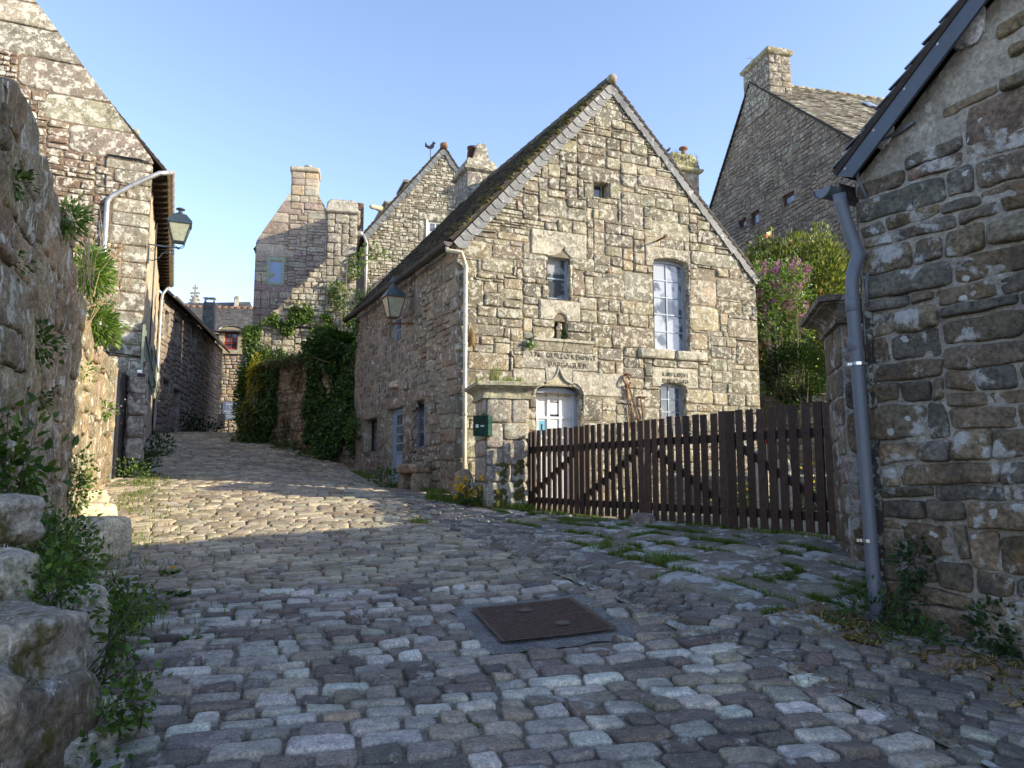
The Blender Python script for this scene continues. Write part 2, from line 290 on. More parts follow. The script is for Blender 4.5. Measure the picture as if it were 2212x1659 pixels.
M = dict(
 gable=m_stone('lichened_granite', .60, (.54, .52, .43), 8.5, .6, .75, 1.3, orange=.12, bd=.02, gs=34, stain=(.085, .075, .06)),
 ash=m_stone('dressed_granite', .35, (.50, .47, .38), 5, .75, .45, 1.1, bd=.01, gs=34),
 side=m_stone('weathered_granite', .3, (.50, .48, .43), 6, .35, .6, 1.2, orange=.2, bd=.018, gs=36, warm=(1.08, 1.0, .86)),
 render=m_stone('pitted_render', .18, (.50, .47, .43), 9, .15, .85, .8, attr=False, base=(.25, .20, .165), stain=(.10, .08, .065), bd=.02, gs=30),
 mortar=m_stone('sandy_mortar', .1, (.5, .47, .4), 8, 0, .35, .8, attr=False, base=(.20, .17, .125), stain=(.17, .13, .10), bd=.01),
 pmortar=m_stone('pale_mortar', .25, (.55, .52, .46), 8, 0, .35, .8, attr=False, base=(.33, .295, .245), stain=(.15, .13, .105), bd=.04, gs=36),
 dmortar=m_stone('brown_mortar', .15, (.5, .47, .4), 8, 0, .4, .8, attr=False, base=(.18, .135, .095), stain=(.08, .06, .045), bd=.015),
 nearst=m_stone('dark_granite_rubble', .38, (.50, .49, .46), 3.0, .1, .7, 1.5, orange=.2, stain=(.06, .055, .052), gs=30, bd=.05, warm=(1.14, 1.02, .84)),
 leftst=m_stone('white_lichened_rubble', .66, (.60, .58, .50), 6.5, .5, .6, 1.3, stain=(.09, .07, .05), bd=.02, gs=40),
 nearl=m_stone('old_wall_granite', .3, (.62, .60, .50), 5, .0, .55, 1.3, streak=.22, moss=.0, orange=.3, bd=.06, gs=28, stain=(.10, .085, .06), warm=(1.10, 1.02, .86)),
 boulder=m_stone('boulder_stone', .42, (.52, .51, .47), 2.6, .0, .85, 1.3, moss=.7, mcol=(.12, .10, .025), streak=.2, stain=(.05, .045, .04), bd=.06, gs=30, warm=(1.25, 1.18, 1.0)),
 plaster=m_stone('old_pale_render', .2, (.62, .55, .42), 5, .0, .3, .7, attr=False, base=(.50, .40, .28), stain=(.3, .22, .15), bd=.012, streak=.1, gs=30),
 behind=m_stone('bright_rubble', .8, (.60, .57, .46), 6, .3, .4, 1.2, bd=.02, gs=24),
 far=m_stone('far_rubble', .25, (.50, .47, .38), 6, .1, .45, 1.2, bd=.025, gs=22),
 sett=m_stone('granite_setts', .22, (.50, .47, .41), 6, .0, .45, 1.2, gs=75, stain=(.11, .10, .095), bd=.009, spec=.22, rough=.8, warm=(1.11, 1.03, .89)),
 flag=m_stone('lichened_flagstone', .58, (.56, .56, .52), 3.0, .5, .4, 1.1, stain=(.08, .075, .07), bd=.012, spec=.2, rough=.85, gs=60, warm=(1.10, 1.03, .88)),
 dirt=m_stone('sandy_joint_soil', .0, (.4, .4, .4), 8, 0, .6, 1.2, moss=.12, mcol=(.10, .12, .03), attr=False, base=(.27, .225, .17), stain=(.12, .10, .07), bd=.02, gs=60),
 soil=m_stone('courtyard_soil', .0, (.4, .4, .4), 8, 0, .5, 1.2, moss=.6, mcol=(.12, .16, .04), attr=False, base=(.32, .28, .2), bd=.02),
 conc=m_stone('exposed_aggregate', .0, (.4, .4, .4), 8, 0, .3, 2.0, attr=False, base=(.22, .21, .19), gs=90, bd=.012),
 slate=m_stone('slate', .10, (.45, .45, .42), 9, .2, .2, .5, gs=60, bd=.003, spec=.5, rough=.55),
 mossy=m_stone('mossy_slate', .2, (.26, .25, .20), 6, .1, .3, .8, moss=.2, mcol=(.06, .05, .02), bd=.008, spec=.25, rough=.8),
 lichroof=m_stone('lichened_slate', .62, (.52, .50, .40), 1.2, .2, .3, .8, moss=.2, mcol=(.22, .19, .10), bd=.006),
 moss=m_stone('moss', .0, (.4, .4, .4), 8, 0, .5, 1.3, attr=False, base=(.10, .09, .025), stain=(.05, .05, .02), bd=.03, gs=60),
 zinc=m_plain('weathered_zinc', (.42, .42, .42), .42, .6, .5, .2, 7),
 zincw=m_plain('warm_zinc', (.50, .44, .34), .5, .35, .5, .25, 6, rust=(.3, .24, .14), ra=.62),
 dzinc=m_plain('dark_gutter', (.07, .065, .062), .5, .3, .4, .3, 5, rust=(.12, .085, .05), ra=.6),
 pvc=m_plain('grey_downpipe', (.135, .15, .175), .42, 0, .45, .07, 4, rust=(.22, .24, .26), ra=.7),
 navy=m_plain('dark_blue_board', (.055, .07, .092), .45, 0, .5, .12, 5),
 black=m_plain('black_iron', (.02, .022, .025), .45, .2, .4, .2, 8),
 lpaint=m_plain('lamp_paint', (.05, .07, .085), .35, .3, .5, .2, 8),
 rust=m_plain('rusty_iron', (.17, .075, .04), .8, .2, .3, .35, 30, bump=.004),
 bluep=m_plain('blue_grey_paint', (.34, .41, .52), .45, 0, .4, .1, 6, streaky=(30, 30, 3)),
 greenp=m_plain('sage_paint', (.28, .38, .26), .5, 0, .4, .12, 6),
 greyg=m_plain('grey_green_paint', (.22, .26, .20), .55, 0, .4, .15, 6),
 bigred=m_plain('faded_red_frame', (.10, .035, .028), .6),
 redp=m_plain('red_paint', (.36, .05, .03), .45, 0, .4, .12, 6),
 whitep=m_plain('white_paint', (.72, .71, .66), .5, 0, .4, .08, 6),
 wood=m_plain('brown_stained_wood', (.060, .034, .024), .62, 0, .35, .3, 12, use_tint=True, streaky=(50, 50, 3), bump=.006),
 dwood=m_plain('dark_timber', (.035, .025, .018), .75, 0, .3, .35, 9, streaky=(3, 3, 30), bump=.004),
 green=m_plain('dark_green_enamel', (.008, .05, .034), .3, .1, .5, .08, 6),
 terra=m_plain('terracotta', (.22, .12, .075), .8, 0, .3, .25, 12, bump=.004),
 rterra=m_plain('glazed_terracotta', (.07, .02, .015), .35, 0, .5, .2, 8),
 iron=m_plain('brown_cast_iron', (.11, .07, .055), .6, .35, .4, .25, 16, bump=.004),
 paper=m_plain('paper', (.78, .78, .74), .8, 0, .2, .05, 5),
 blueb=m_plain('blue_poster', (.12, .35, .5), .6, 0, .3, .1, 10),
 signb=m_plain('blue_sign_panel', (.12, .17, .30), .4, 0, .4, .06, 3),
 signw=m_plain('white_lettering', (.80, .80, .78), .6, 0, .3, .03, 3),
 ink=m_plain('black_ink', (.02, .02, .02), .7, 0, .3, .1, 9),
 glass=m_glass('window_glass', (.36, .38, .41), .05, (.07, .08, .09)),
 dglass=m_glass('dark_window_glass', (.05, .06, .07), .05, (.14, .15, .17)),
 bglass=m_glass('sky_glass', (.18, .26, .40), .04, (.2, .28, .42)),
 lglass=m_plain('dusty_lamp_glass', (.36, .37, .27), .25, 0, .6, .2, 12, rust=(.4, .33, .1), ra=.6),
 curtain=m_plain('net_curtain', (.66, .67, .68), .8, 0, .3, .06, 7),
 leaf=m_leaf('leaf'), petal=m_leaf('petal', .3, .7, .1), grass=m_leaf('grass_blade', .4, .6, .2),
 bark=m_stone('bark', .2, (.4, .4, .33), 9, 0, .4, .9, attr=False, base=(.16, .13, .09), bd=.01),
 bird=m_plain('bird_feathers', (.02, .02, .022), .6),
 ceram=m_plain('pale_statue_stone', (.60, .52, .38), .7, 0, .3, .15, 20),
 redpl=m_plain('red_plastic', (.6, .02, .03), .35, 0, .5, .05),
 plinth=m_plain('white_plastic_pipe', (.62, .62, .62), .5, 0, .4, .1),
)
PAL_GAB = [(.235, .212, .155), (.195, .178, .135), (.275, .245, .175), (.165, .152, .122), (.30, .26, .18), (.255, .21, .145), (.22, .20, .16), (.175, .15, .108)]
PAL_SIDE = [(.20, .18, .15), (.235, .195, .16), (.175, .16, .14), (.25, .215, .17), (.20, .155, .13), (.215, .205, .175)]
PAL_NEAR = [(.13, .12, .105), (.16, .135, .11), (.105, .10, .095), (.17, .14, .11), (.14, .118, .10), (.12, .12, .12), (.19, .17, .14), (.15, .13, .10)]
PAL_LEFT = [(.19, .145, .105), (.16, .12, .09), (.23, .175, .125), (.18, .12, .085), (.25, .21, .16)]
PAL_PINK = [(.36, .29, .23), (.40, .33, .25), (.32, .25, .21), (.42, .36, .28), (.35, .27, .24), (.38, .34, .27)]
PAL_WARM = [(.44, .36, .25), (.40, .31, .21), (.48, .40, .28), (.38, .29, .2), (.46, .33, .2), (.42, .38, .3)]
PAL_GREY = [(.22, .21, .19), (.25, .235, .21), (.19, .18, .165), (.27, .24, .2), (.24, .20, .17)]
# ---------------------------------------------------------------- masonry
def pack(W, H, cu, cv, hs, ws, blocked=None, r=None, merge=1, course=.75):
    """greedy packing of rectangles; hs, ws lists of sizes in cells"""
    r = r or random; nu, nv = int(round(W / cu)), int(round(H / cv)); occ = np.zeros((nv + 1, nu + 1), bool); occ[nv, :] = True; occ[:, nu] = True
    if blocked is not None: occ[:nv, :nu] |= blocked(nu, nv)
    out = []; prev = ((-1, -1), 0)
    for j in range(nv):
        i = 0
        while i < nu:
            if occ[j, i]: i += 1; continue
            h = r.choice(hs); ww = r.choice(ws)
            if prev[0] == (i, j) and r.random() < course: h = prev[1]
            if h <= 2: ww = min(ww, max(ws) * 2 // 3 + 1)
            a = 1
            while a < ww and not occ[j, i + a]: a += 1
            if not occ[j, i + a] and occ[j, min(i + a + merge, nu)]:
                while not occ[j, i + a]: a += 1
            b = 1
            while b < h and j + b < nv and not occ[j + b, i:i + a].any(): b += 1
            if b >= h and j + b + 1 <= nv and (j + b + 1 == nv) and j + b < nv and not occ[j + b, i:i + a].any(): b += 1
            occ[j:j + b, i:i + a] = True; out.append((i * cu, j * cv, (i + a) * cu, (j + b) * cv)); i += a; prev = ((i, j), b)
    return np.array(out)
SF = np.array([-1, -1, -.97, -.88, -.6, -.2, .2, .6, .88, .97, 1, 1.]); SM_ = np.array([-1, -1, -.95, -.8, -.3, .3, .8, .95, 1, 1.]); SC_ = np.array([-1, -1, -.85, 0, .85, 1, 1.])
def stones(mb, fn, R, pal, gap=.012, prot=.03, rough=.01, res='m', mat=0, skirt=.07, jit=.012, k=.14, clamp=None, seed=0, edge=.006, pvar=.4, tvar=.12, pw=.38, bend=None, pn=7):
    R = np.asarray(R, float)
    if len(R) == 0: return
    rr = np.random.default_rng(seed + 5); n = len(R); s = {'f': SF, 'm': SM_, 'c': SC_}[res] if isinstance(res, str) else res
    m = len(s); S, T = np.meshgrid(s, s, indexing='ij'); sk = np.zeros((m, m), bool); sk[0] = sk[-1] = True; sk[:, 0] = sk[:, -1] = True
    base = (1 - np.abs(S) ** pn) * (1 - np.abs(T) ** pn); prof = np.clip(base, 0, 1) ** pw
    sh = 1 - k * (np.abs(S) ** 6) * (np.abs(T) ** 6)
    g = gap * rr.uniform(.5, 1.4, n)
    cu, cv = (R[:, 0] + R[:, 2]) / 2, (R[:, 1] + R[:, 3]) / 2
    hu = np.maximum((R[:, 2] - R[:, 0]) / 2 - g, .012); hv = np.maximum((R[:, 3] - R[:, 1]) / 2 - g, .012)
    J = rr.uniform(-jit, jit, (n, 2, 2, 2)); a = (S + 1) / 2; b = (T + 1) / 2
    ju = J[:, 0, 0, 0, None, None] * (1 - a) * (1 - b) + J[:, 1, 0, 0, None, None] * a * (1 - b) + J[:, 0, 1, 0, None, None] * (1 - a) * b + J[:, 1, 1, 0, None, None] * a * b
    jv = J[:, 0, 0, 1, None, None] * (1 - a) * (1 - b) + J[:, 1, 0, 1, None, None] * a * (1 - b) + J[:, 0, 1, 1, None, None] * (1 - a) * b + J[:, 1, 1, 1, None, None] * a * b
    u = cu[:, None, None] + hu[:, None, None] * S * sh + ju; v = cv[:, None, None] + hv[:, None, None] * T * sh + jv
    ed = (np.maximum(np.abs(S), np.abs(T)) ** 3)
    u = u + edge * ed * noise(u * 9, v * 9, 1.3, seed); v = v + edge * ed * noise(u * 9, v * 9, 7.7, seed)
    if bend is not None: u, v = bend(u, v)
    pr = prot * rr.uniform(1 - pvar, 1 + pvar, n)[:, None, None]
    til = rr.normal(0, .22, (n, 2))[:, :, None, None]
    wv = pr * prof * (1 + til[:, 0] * S + til[:, 1] * T) + rough * (fbm(u * 6, v * 6, rr.uniform(0, 50, n)[:, None, None], seed, 3) + .5 * noise(u * 23, v * 23, 0, seed)) * prof
    wv = np.where(sk, -skirt, wv)
    if clamp is not None:
        lo, hi = clamp(v); u = np.clip(u, lo, hi)
    P = fn(u, v, wv)
    pal = np.array(pal); t = pal[rr.integers(0, len(pal), n)] * rr.uniform(1 - tvar, 1 + tvar, (n, 1)) * rr.uniform(.96, 1.04, (n, 3))
    tint = np.broadcast_to(t[:, None, :], (n, m * m, 3)).reshape(-1, 3)
    idx = np.arange(n * m * m).reshape(n, m, m)
    q = np.stack([idx[:, :-1, :-1], idx[:, 1:, :-1], idx[:, 1:, 1:], idx[:, :-1, 1:]], -1).reshape(-1, 4)
    mb.add(P.reshape(-1, 3), q, tint, mat)
def blocks_fn(holes, u0, v0, cu, cv, L=None, R=None):
    def f(nu, nv):
        o = np.zeros((nv, nu), bool); jc = (np.arange(nv) + .5) * cv + v0; ic = (np.arange(nu) + .5) * cu + u0
        for h in holes:
            o |= ((jc > h[1]) & (jc < h[3]))[:, None] & ((ic > h[0]) & (ic < h[2]))[None, :]
        if L is not None: o |= (ic[None, :] + cu * .6 < L(jc)[:, None]) | (ic[None, :] - cu * .6 > R(jc)[:, None])
        return o
    return f
def backing(mb, F, u0, v0, u1, v1, holes, L=None, R=None, mat=1, depth=.3, step=.3, nz=.012, rev=2, back=None, revtint=(.3, .27, .22)):
    us = sorted(set([round(x, 3) for x in list(np.arange(u0, u1, step)) + [u1] + [h[0] for h in holes] + [h[2] for h in holes] if u0 <= x <= u1]))
    vs = sorted(set([round(x, 3) for x in list(np.arange(v0, v1, step)) + [v1] + [h[1] for h in holes] + [h[3] for h in holes] if v0 <= x <= v1]))
    us, vs = np.array(us), np.array(vs); U, V = np.meshgrid(us, vs, indexing='ij'); W = nz * noise(U * 3, V * 3, 0, 3)
    if L is not None: U = np.clip(U, L(V), R(V))
    P = F(U, V, W); i = np.arange(U.size).reshape(U.shape)
    q = np.stack([i[:-1, :-1], i[1:, :-1], i[1:, 1:], i[:-1, 1:]], -1)
    uc = (us[:-1] + us[1:]) / 2; vc = (vs[:-1] + vs[1:]) / 2; keep = np.ones((len(uc), len(vc)), bool)
    for h in holes: keep &= ~(((uc > h[0]) & (uc < h[2]))[:, None] & ((vc > h[1]) & (vc < h[3]))[None, :])
    if L is not None:
        keep &= (U[1:, :-1] - U[:-1, :-1] + U[1:, 1:] - U[:-1, 1:]) > 1e-4
    mb.add(P.reshape(-1, 3), q[keep], (.3, .27, .22), mat)
    for h in holes:
        a, b, c, d = h[:4]; dp = h[4] if len(h) > 4 else depth
        for (p, r_) in (((a, b), (a, d)), ((c, b), (c, d)), ((a, b), (c, b)), ((a, d), (c, d))):
            n = max(2, int(max(abs(p[0] - r_[0]), abs(p[1] - r_[1])) / .1))
            tt = np.linspace(0, 1, n); ww = np.linspace(0.012, -dp, 4); TT, WW = np.meshgrid(tt, ww, indexing='ij')
            UU = p[0] + (r_[0] - p[0]) * TT; VV = p[1] + (r_[1] - p[1]) * TT; NN = .008 * noise(UU * 8, VV * 8, WW * 8, 5)
            mb.grid(F(UU + NN, VV + NN, WW), revtint, 0)
def masonry(name, parent, F, u0, v0, u1, v1, holes=(), bigs=(), L=None, R=None, cu=.07, cv=.055, hs=(2, 3, 3, 4, 5), ws=(3, 4, 5, 6, 8, 10), pal=PAL_GAB, mats=None, seed=1, gap=.011, prot=.03, rough=.01, res='m', jit=.012, k=.14, skirt=.07, depth=.3, extra=None, edge=.006, bigpal=None, tvar=.12, step=.3, nz=.012, pvar=.4, bigprot=None, **kw):
    mb = MB(); r = random.Random(seed)
    H = v1 - v0; W = u1 - u0
    bl = blocks_fn([h[:4] for h in holes] + [b[:4] for b in bigs], u0, v0, cu, cv, L, R)
    Rs = pack(W, H, cu, cv, hs, ws, bl, r)
    Rs = Rs + np.array([u0, v0, u0, v0])
    warp = lambda u, v: (u + .02 * noise(u * .9, v * 1.3, 0, seed), v + .025 * noise(u * .8, v * .6, 5, seed))
    cl = None
    if L is not None: cl = lambda v: (L(v), R(v))
    stones(mb, F, Rs, pal, gap, prot, rough, res, 0, skirt, jit, k, cl, seed, edge, pvar, tvar)
    if bigs: stones(mb, F, [b[:4] for b in bigs], bigpal or pal, gap * .8, bigprot or prot * .9, rough * .7, 'f' if res != 'c' else 'm', 0, skirt, jit * .4, k * .6, cl, seed + 9, edge, .25, tvar)
    backing(mb, F, u0, v0, u1, v1, holes, L, R, 1, depth, step, nz)
    if extra: extra(mb)
    return mk(mb, name, mats, parent, smooth=False, **kw)
def custom_stone(mb, F, u0, u1, vb, vt, prot=.035, skirt=.2, tint=(.33, .3, .25), n=24, m=9, k=.0, rough=.008, seed=3, gap=.006, mat=0):
    """stone whose lower and upper edges are curves vb(u), vt(u)"""
    s = np.concatenate([[-1, -1], np.linspace(-.97, .97, n), [1, 1]]); t = np.concatenate([[-1, -1], np.linspace(-.93, .93, m), [1, 1]])
    S, T = np.meshgrid(s, t, indexing='ij'); U = (u0 + u1) / 2 + S * ((u1 - u0) / 2 - gap)
    B, Tt = vb(U) + gap, vt(U) - gap; V = (B + Tt) / 2 + T * (Tt - B) / 2
    es = np.clip((1 - np.abs(S)) * (u1 - u0) / 2 / .025, 0, 1); et = np.clip((1 - np.abs(T)) * (Tt - B) / 2 / .025, 0, 1)
    W = prot * np.minimum(es, et) ** .45 + rough * fbm(U * 6, V * 6, 0, seed) * np.minimum(es, et)
    sk = np.zeros(S.shape, bool); sk[0] = sk[-1] = True; sk[:, 0] = sk[:, -1] = True; W = np.where(sk, -skirt, W)
    mb.grid(F(U, V, W), tint, mat)
def slates(mb, P0, P1, P2, P3, rh=.16, sw=.24, pal=((.11, .115, .125), (.13, .13, .135), (.095, .1, .11)), th=.012, seed=1, lift=.02, jit=.01, mat=0):
    """P0 P1 eave ends, P2 P3 ridge ends (P3 above P0)"""
    P0, P1, P2, P3 = [np.array(p, float) for p in (P0, P1, P2, P3)]; rr = np.random.default_rng(seed)
    H = np.linalg.norm(P3 - P0); Wd = np.linalg.norm(P1 - P0); nr = max(2, int(H / rh)); nc = max(2, int(Wd / sw))
    nrm = np.cross(P1 - P0, P3 - P0); nrm /= np.linalg.norm(nrm)
    if nrm[2] < 0: nrm = -nrm
    J, I = np.meshgrid(np.arange(nr), np.arange(-1, nc + 1), indexing='ij'); J = J.ravel(); I = I.ravel(); off = (J % 2) * .5
    a0 = np.clip((I + off) / nc, 0, 1); a1 = np.clip((I + 1 + off) / nc, 0, 1); ok = a1 - a0 > 1e-3; J, a0, a1 = J[ok], a0[ok], a1[ok]; n = len(J)
    g = .004 / Wd; b0 = (J + rr.uniform(-jit, jit, n) / rh) / nr; b1 = np.minimum((J + 1.25) / nr, 1.0)
    def pt(a, b, h): 
        return (P0 * ((1 - a) * (1 - b))[:, None] + P1 * (a * (1 - b))[:, None] + P2 * (a * b)[:, None] + P3 * ((1 - a) * b)[:, None]) + nrm * h[:, None]
    lf = lift * rr.uniform(.7, 1.5, n); z = np.zeros(n)
    c = [pt(a0 + g, b0, lf), pt(a1 - g, b0, lf * rr.uniform(.8, 1.2, n)), pt(a1 - g, b1, z + .002), pt(a0 + g, b1, z + .002)]
    c += [pt(a0 + g, b0, lf - th), pt(a1 - g, b0, lf - th), pt(a1 - g, b1, z - .01), pt(a0 + g, b1, z - .01)]
    V = np.stack(c, 1).reshape(-1, 3); i = np.arange(n) * 8
    q = np.concatenate([np.stack([i + a for a in f], 1) for f in ((0, 1, 2, 3), (0, 4, 5, 1), (1, 5, 6, 2), (3, 7, 4, 0))])
    pal = np.array(pal); t = pal[rr.integers(0, len(pal), n)] * rr.uniform(.8, 1.2, (n, 1)); mb.add(V, q, np.repeat(t, 8, 0), mat)
def slab(mb, P0, P1, P2, P3, th, tint=(.1, .1, .1), mat=0):
    P = [np.array(p, float) for p in (P0, P1, P2, P3)]; n = np.cross(P[1] - P[0], P[3] - P[0]); n /= np.linalg.norm(n)
    if n[2] < 0: n = -n
    mb.hexa(np.array([p - n * th for p in P] + P), tint, mat)
def verge(mb, F, a, b, wid=.25, ln=.27, w=.05, side=1, seed=1, point=True):
    """overlapping verge slates hung on the gable from a (low) to b (high), (u, v) points"""
    rr = random.Random(seed); a = np.array(a); b = np.array(b); L = np.linalg.norm(b - a); d = (b - a) / L; nn = np.array([d[1], -d[0]]) * side
    n = int(L / (ln * .8)); 
    for i in range(n + 1):
        s = (L - ln * 1.0) * i / n - .02; wd = wid * rr.uniform(.88, 1.08)
        p = [a + d * s, a + d * (s + ln * .3) + nn * wd * 0.98 if point else a + d * s + nn * wd, a + d * (s + ln) + nn * wd * .82, a + d * (s + ln * 1.05)]
        if point: p = [a + d * s, a + d * s + nn * wd * .62, a + d * (s + ln * .33) + nn * wd, a + d * (s + ln * 1.05) + nn * wd, a + d * (s + ln * 1.1)]
        g = rr.uniform(.8, 1.25); k = [w + .022, w + .018, w + .012, w + .0, w + .0] if point else [w + .02, w + .016, w, w]
        top = [F(q[0], q[1], kk) for q, kk in zip(p, k)]; bot = [F(q[0], q[1], kk - .012) for q, kk in zip(p, k)]; m = len(p)
        mb.add(np.array(top + bot), [tuple(range(m)), tuple(range(2 * m - 1, m - 1, -1))] + [(j, m + j, m + (j + 1) % m, (j + 1) % m) for j in range(m)], (.13 * g, .135 * g, .14 * g))
def halfgutter(mb, a, b, r=.07, out=(0, 1, 0), th=.004, seg=10, joints=8, tint=(1, 1, 1), mat=0, bead=True):
    a = np.array(a, float); b = np.array(b, float); d = (b - a) / np.linalg.norm(b - a); o = np.array(out, float); o -= d * (o @ d); o /= np.linalg.norm(o)
    th_ = np.linspace(math.pi, 2 * math.pi, seg); z = np.cross(d, o); z = z if z[2] > 0 else -z
    def ring(p, rr_): return np.array([p + rr_ * (math.cos(t) * o + math.sin(t) * z) for t in th_])
    for rr_, fl in ((r, False), (r - th, True)): mb.grid(np.stack([ring(a, rr_), ring(b, rr_)]), tint, mat, fl)
    if joints:
        L = np.linalg.norm(b - a)
        for i in range(joints + 1):
            p = a + (b - a) * (i / joints); q0, q1 = p - d * .012, p + d * .012
            mb.grid(np.stack([ring(q0, r + .002), ring(q0, r + .007), ring(q1, r + .007), ring(q1, r + .002)]), tint, mat)
    for p in (a, b): mb.add(ring(p, r), [tuple(range(seg))], tint, mat)
    if bead: mb.tube([a + o * r, b + o * r], .009, 6, tint, mat)
def window(parent, F, u0, v0, u1, v1, cols, rows, arch=0., w=-.2, fw=.05, paint='bluep', glass='glass', mw=.022, name='window', label=None, sill=None, panes_rows=None, bottom=0., shut=0):
    """casement: frame (mesh), panes (sub-part)"""
    mb = MB(); top = lambda u: v1 - arch + arch * np.sqrt(np.clip(1 - ((u - (u0 + u1) / 2) / ((u1 - u0) / 2)) ** 2 * .92, 0, 1)) if arch else v1 + 0 * u
    d0, d1 = w - .05, w
    mb.fbox(F, u0, v0, d0, u0 + fw, float(top(np.array(u0 + fw))), d1); mb.fbox(F, u1 - fw, v0, d0, u1, float(top(np.array(u1 - fw))), d1)
    mb.fbox(F, u0 + fw, v0, d0, u1 - fw, v0 + fw + bottom, d1 + .001)
    n = 12 if arch else 1; us = np.linspace(u0 + fw, u1 - fw, n + 1)
    for i in range(n):
        a, b = us[i], us[i + 1]; ta, tb = float(top(np.array(a))), float(top(np.array(b)))
        c = [F(a, ta - fw, d0), F(a, ta - fw, d1 - .001), F(b, tb - fw, d1 - .001), F(b, tb - fw, d0), F(a, ta, d0), F(a, ta, d1 - .001), F(b, tb, d1 - .001), F(b, tb, d0)]
        mb.hexa(np.array(c))
    iu0, iu1, iv0 = u0 + fw, u1 - fw, v0 + fw + bottom; iv1 = v1 - fw
    for i in range(1, cols):
        x = iu0 + (iu1 - iu0) * i / cols; mb.fbox(F, x - mw / 2, iv0, d0 + .01, x + mw / 2, float(top(np.array(x))) - fw * .5, d1 - .012)
    for j in range(1, rows):
        y = iv0 + (iv1 - iv0) * j / rows; mb.fbox(F, iu0, y - mw / 2, d0 + .012, iu1, y + mw / 2, d1 - .014)
    o = mk(mb, name, M[paint], parent, label=label)
    g = MB(); us = np.linspace(u0 + fw * .5, u1 - fw * .5, 14); vv = np.array([0, 1.]); UU, TT = np.meshgrid(us, vv, indexing='ij')
    VV = v0 + .01 + (top(UU) - fw * .5 - v0 - .01) * TT; g.grid(F(UU, VV, d0 + .018), (1, 1, 1)); g.grid(F(UU, VV, d0 - .03), (1, 1, 1), flip=True)
    mk(g, 'pane', M[glass], o)
    return o
def text(mb, F, s, u, v, size, w=0.0, depth=.003, tint=(1, 1, 1), mat=0, align='CENTER', wide=1.0):
    c = bpy.data.curves.new('t', 'FONT'); c.body = s; c.size = size; c.extrude = depth / 2; c.align_x = align; c.resolution_u = 2
    o = bpy.data.objects.new('t', c); sc.collection.objects.link(o); bpy.context.view_layer.update()
    me = bpy.data.meshes.new_from_object(o.evaluated_get(bpy.context.evaluated_depsgraph_get()))
    V = np.array([x.co[:] for x in me.vertices]).reshape(-1, 3); Fs = [tuple(p.vertices) for p in me.polygons]
    bpy.data.objects.remove(o); bpy.data.curves.remove(c); bpy.data.meshes.remove(me)
    if len(V): mb.add(F(u + V[:, 0] * wide, v + V[:, 1], w + V[:, 2]), Fs, tint, mat)
# ---------------------------------------------------------------- foliage
def leaves(mb, C, size, cols, out=None, droop=.3, spread=1.0, asp=.55, seed=1, svar=.35, mat=0, fold=.25):
    rr = np.random.default_rng(seed); C = np.asarray(C, float); n = len(C)
    d = rr.normal(0, 1, (n, 3)) * spread
    if out is not None: d = d + np.asarray(out)
    d[:, 2] -= droop; d /= np.linalg.norm(d, axis=1)[:, None] + 1e-9
    q = rr.normal(0, 1, (n, 3)); 
    if out is not None: q = q * .6 + np.asarray(out) * 1.2; q[:, 2] += .5
    r = np.cross(d, q); r /= np.linalg.norm(r, axis=1)[:, None] + 1e-9; nr = np.cross(r, d)
    s = (size * rr.uniform(1 - svar, 1 + svar, n))[:, None]
    k1 = s * asp / 2; up_ = nr * s * fold
    V = np.stack([C, C + d * s * .28 + r * k1 * .92 + up_ * .3, C + d * s * .62 + r * k1 * .78 + up_ * .25, C + d * s - up_ * .15, C + d * s * .62 - r * k1 * .78 + up_ * .25, C + d * s * .28 - r * k1 * .92 + up_ * .3], 1)
    i = np.arange(n) * 6; F = np.concatenate([np.stack([i, i + 1, i + 2, i + 3], 1), np.stack([i, i + 3, i + 4, i + 5], 1)])
    cols = np.array(cols); t = cols[rr.integers(0, len(cols), n)] * rr.uniform(.8, 1.25, (n, 1)); mb.add(V.reshape(-1, 3), F, np.repeat(t, 6, 0), mat)
def blob_pts(n, c, rad, rr, shell=.55, clump=3.0, amp=.3, low=-.9, seed=3):
    d = rr.normal(0, 1, (n, 3)); d /= np.linalg.norm(d, axis=1)[:, None]; d[:, 2] = np.where(d[:, 2] < low, -d[:, 2], d[:, 2])
    f = 1 + amp * fbm(d[:, 0] * clump + seed, d[:, 1] * clump, d[:, 2] * clump, seed, 2); k = shell + (1 - shell) * rr.uniform(0, 1, n) ** .5
    return np.array(c) + d * (f * k)[:, None] * np.array(rad), d
def blades(mb, C, h, cols, seed=1, lean=.45, wd=.006, mat=0):
    rr = np.random.default_rng(seed); C = np.asarray(C, float); n = len(C); a = rr.uniform(0, 6.283, n); d = np.stack([np.cos(a), np.sin(a), np.zeros(n)], 1)
    r = np.stack([-np.sin(a), np.cos(a), np.zeros(n)], 1); H = (h * rr.uniform(.45, 1.3, n))[:, None]; ln = (lean * rr.uniform(.1, 1.3, n))[:, None]; z = np.array([0, 0, 1.])
    V = np.stack([C - r * wd, C + r * wd, C + z * H * .55 + d * H * ln * .35 + r * wd * .8, C + z * H * .55 + d * H * ln * .35 - r * wd * .8, C + z * H * .95 + d * H * ln], 1)
    i = np.arange(n) * 5; cols = np.array(cols); t = cols[rr.integers(0, len(cols), n)] * rr.uniform(.75, 1.25, (n, 1))
    mb.add(V.reshape(-1, 3), [np.stack([i, i + 1, i + 2, i + 3], 1), np.stack([i + 3, i + 2, i + 4], 1)], np.repeat(t, 5, 0), mat)
G_MID = [(.085, .165, .035), (.06, .12, .027), (.13, .20, .05), (.05, .095, .022)]; G_DARK = [(.025, .05, .014), (.035, .065, .018), (.045, .08, .022), (.02, .04, .012)]
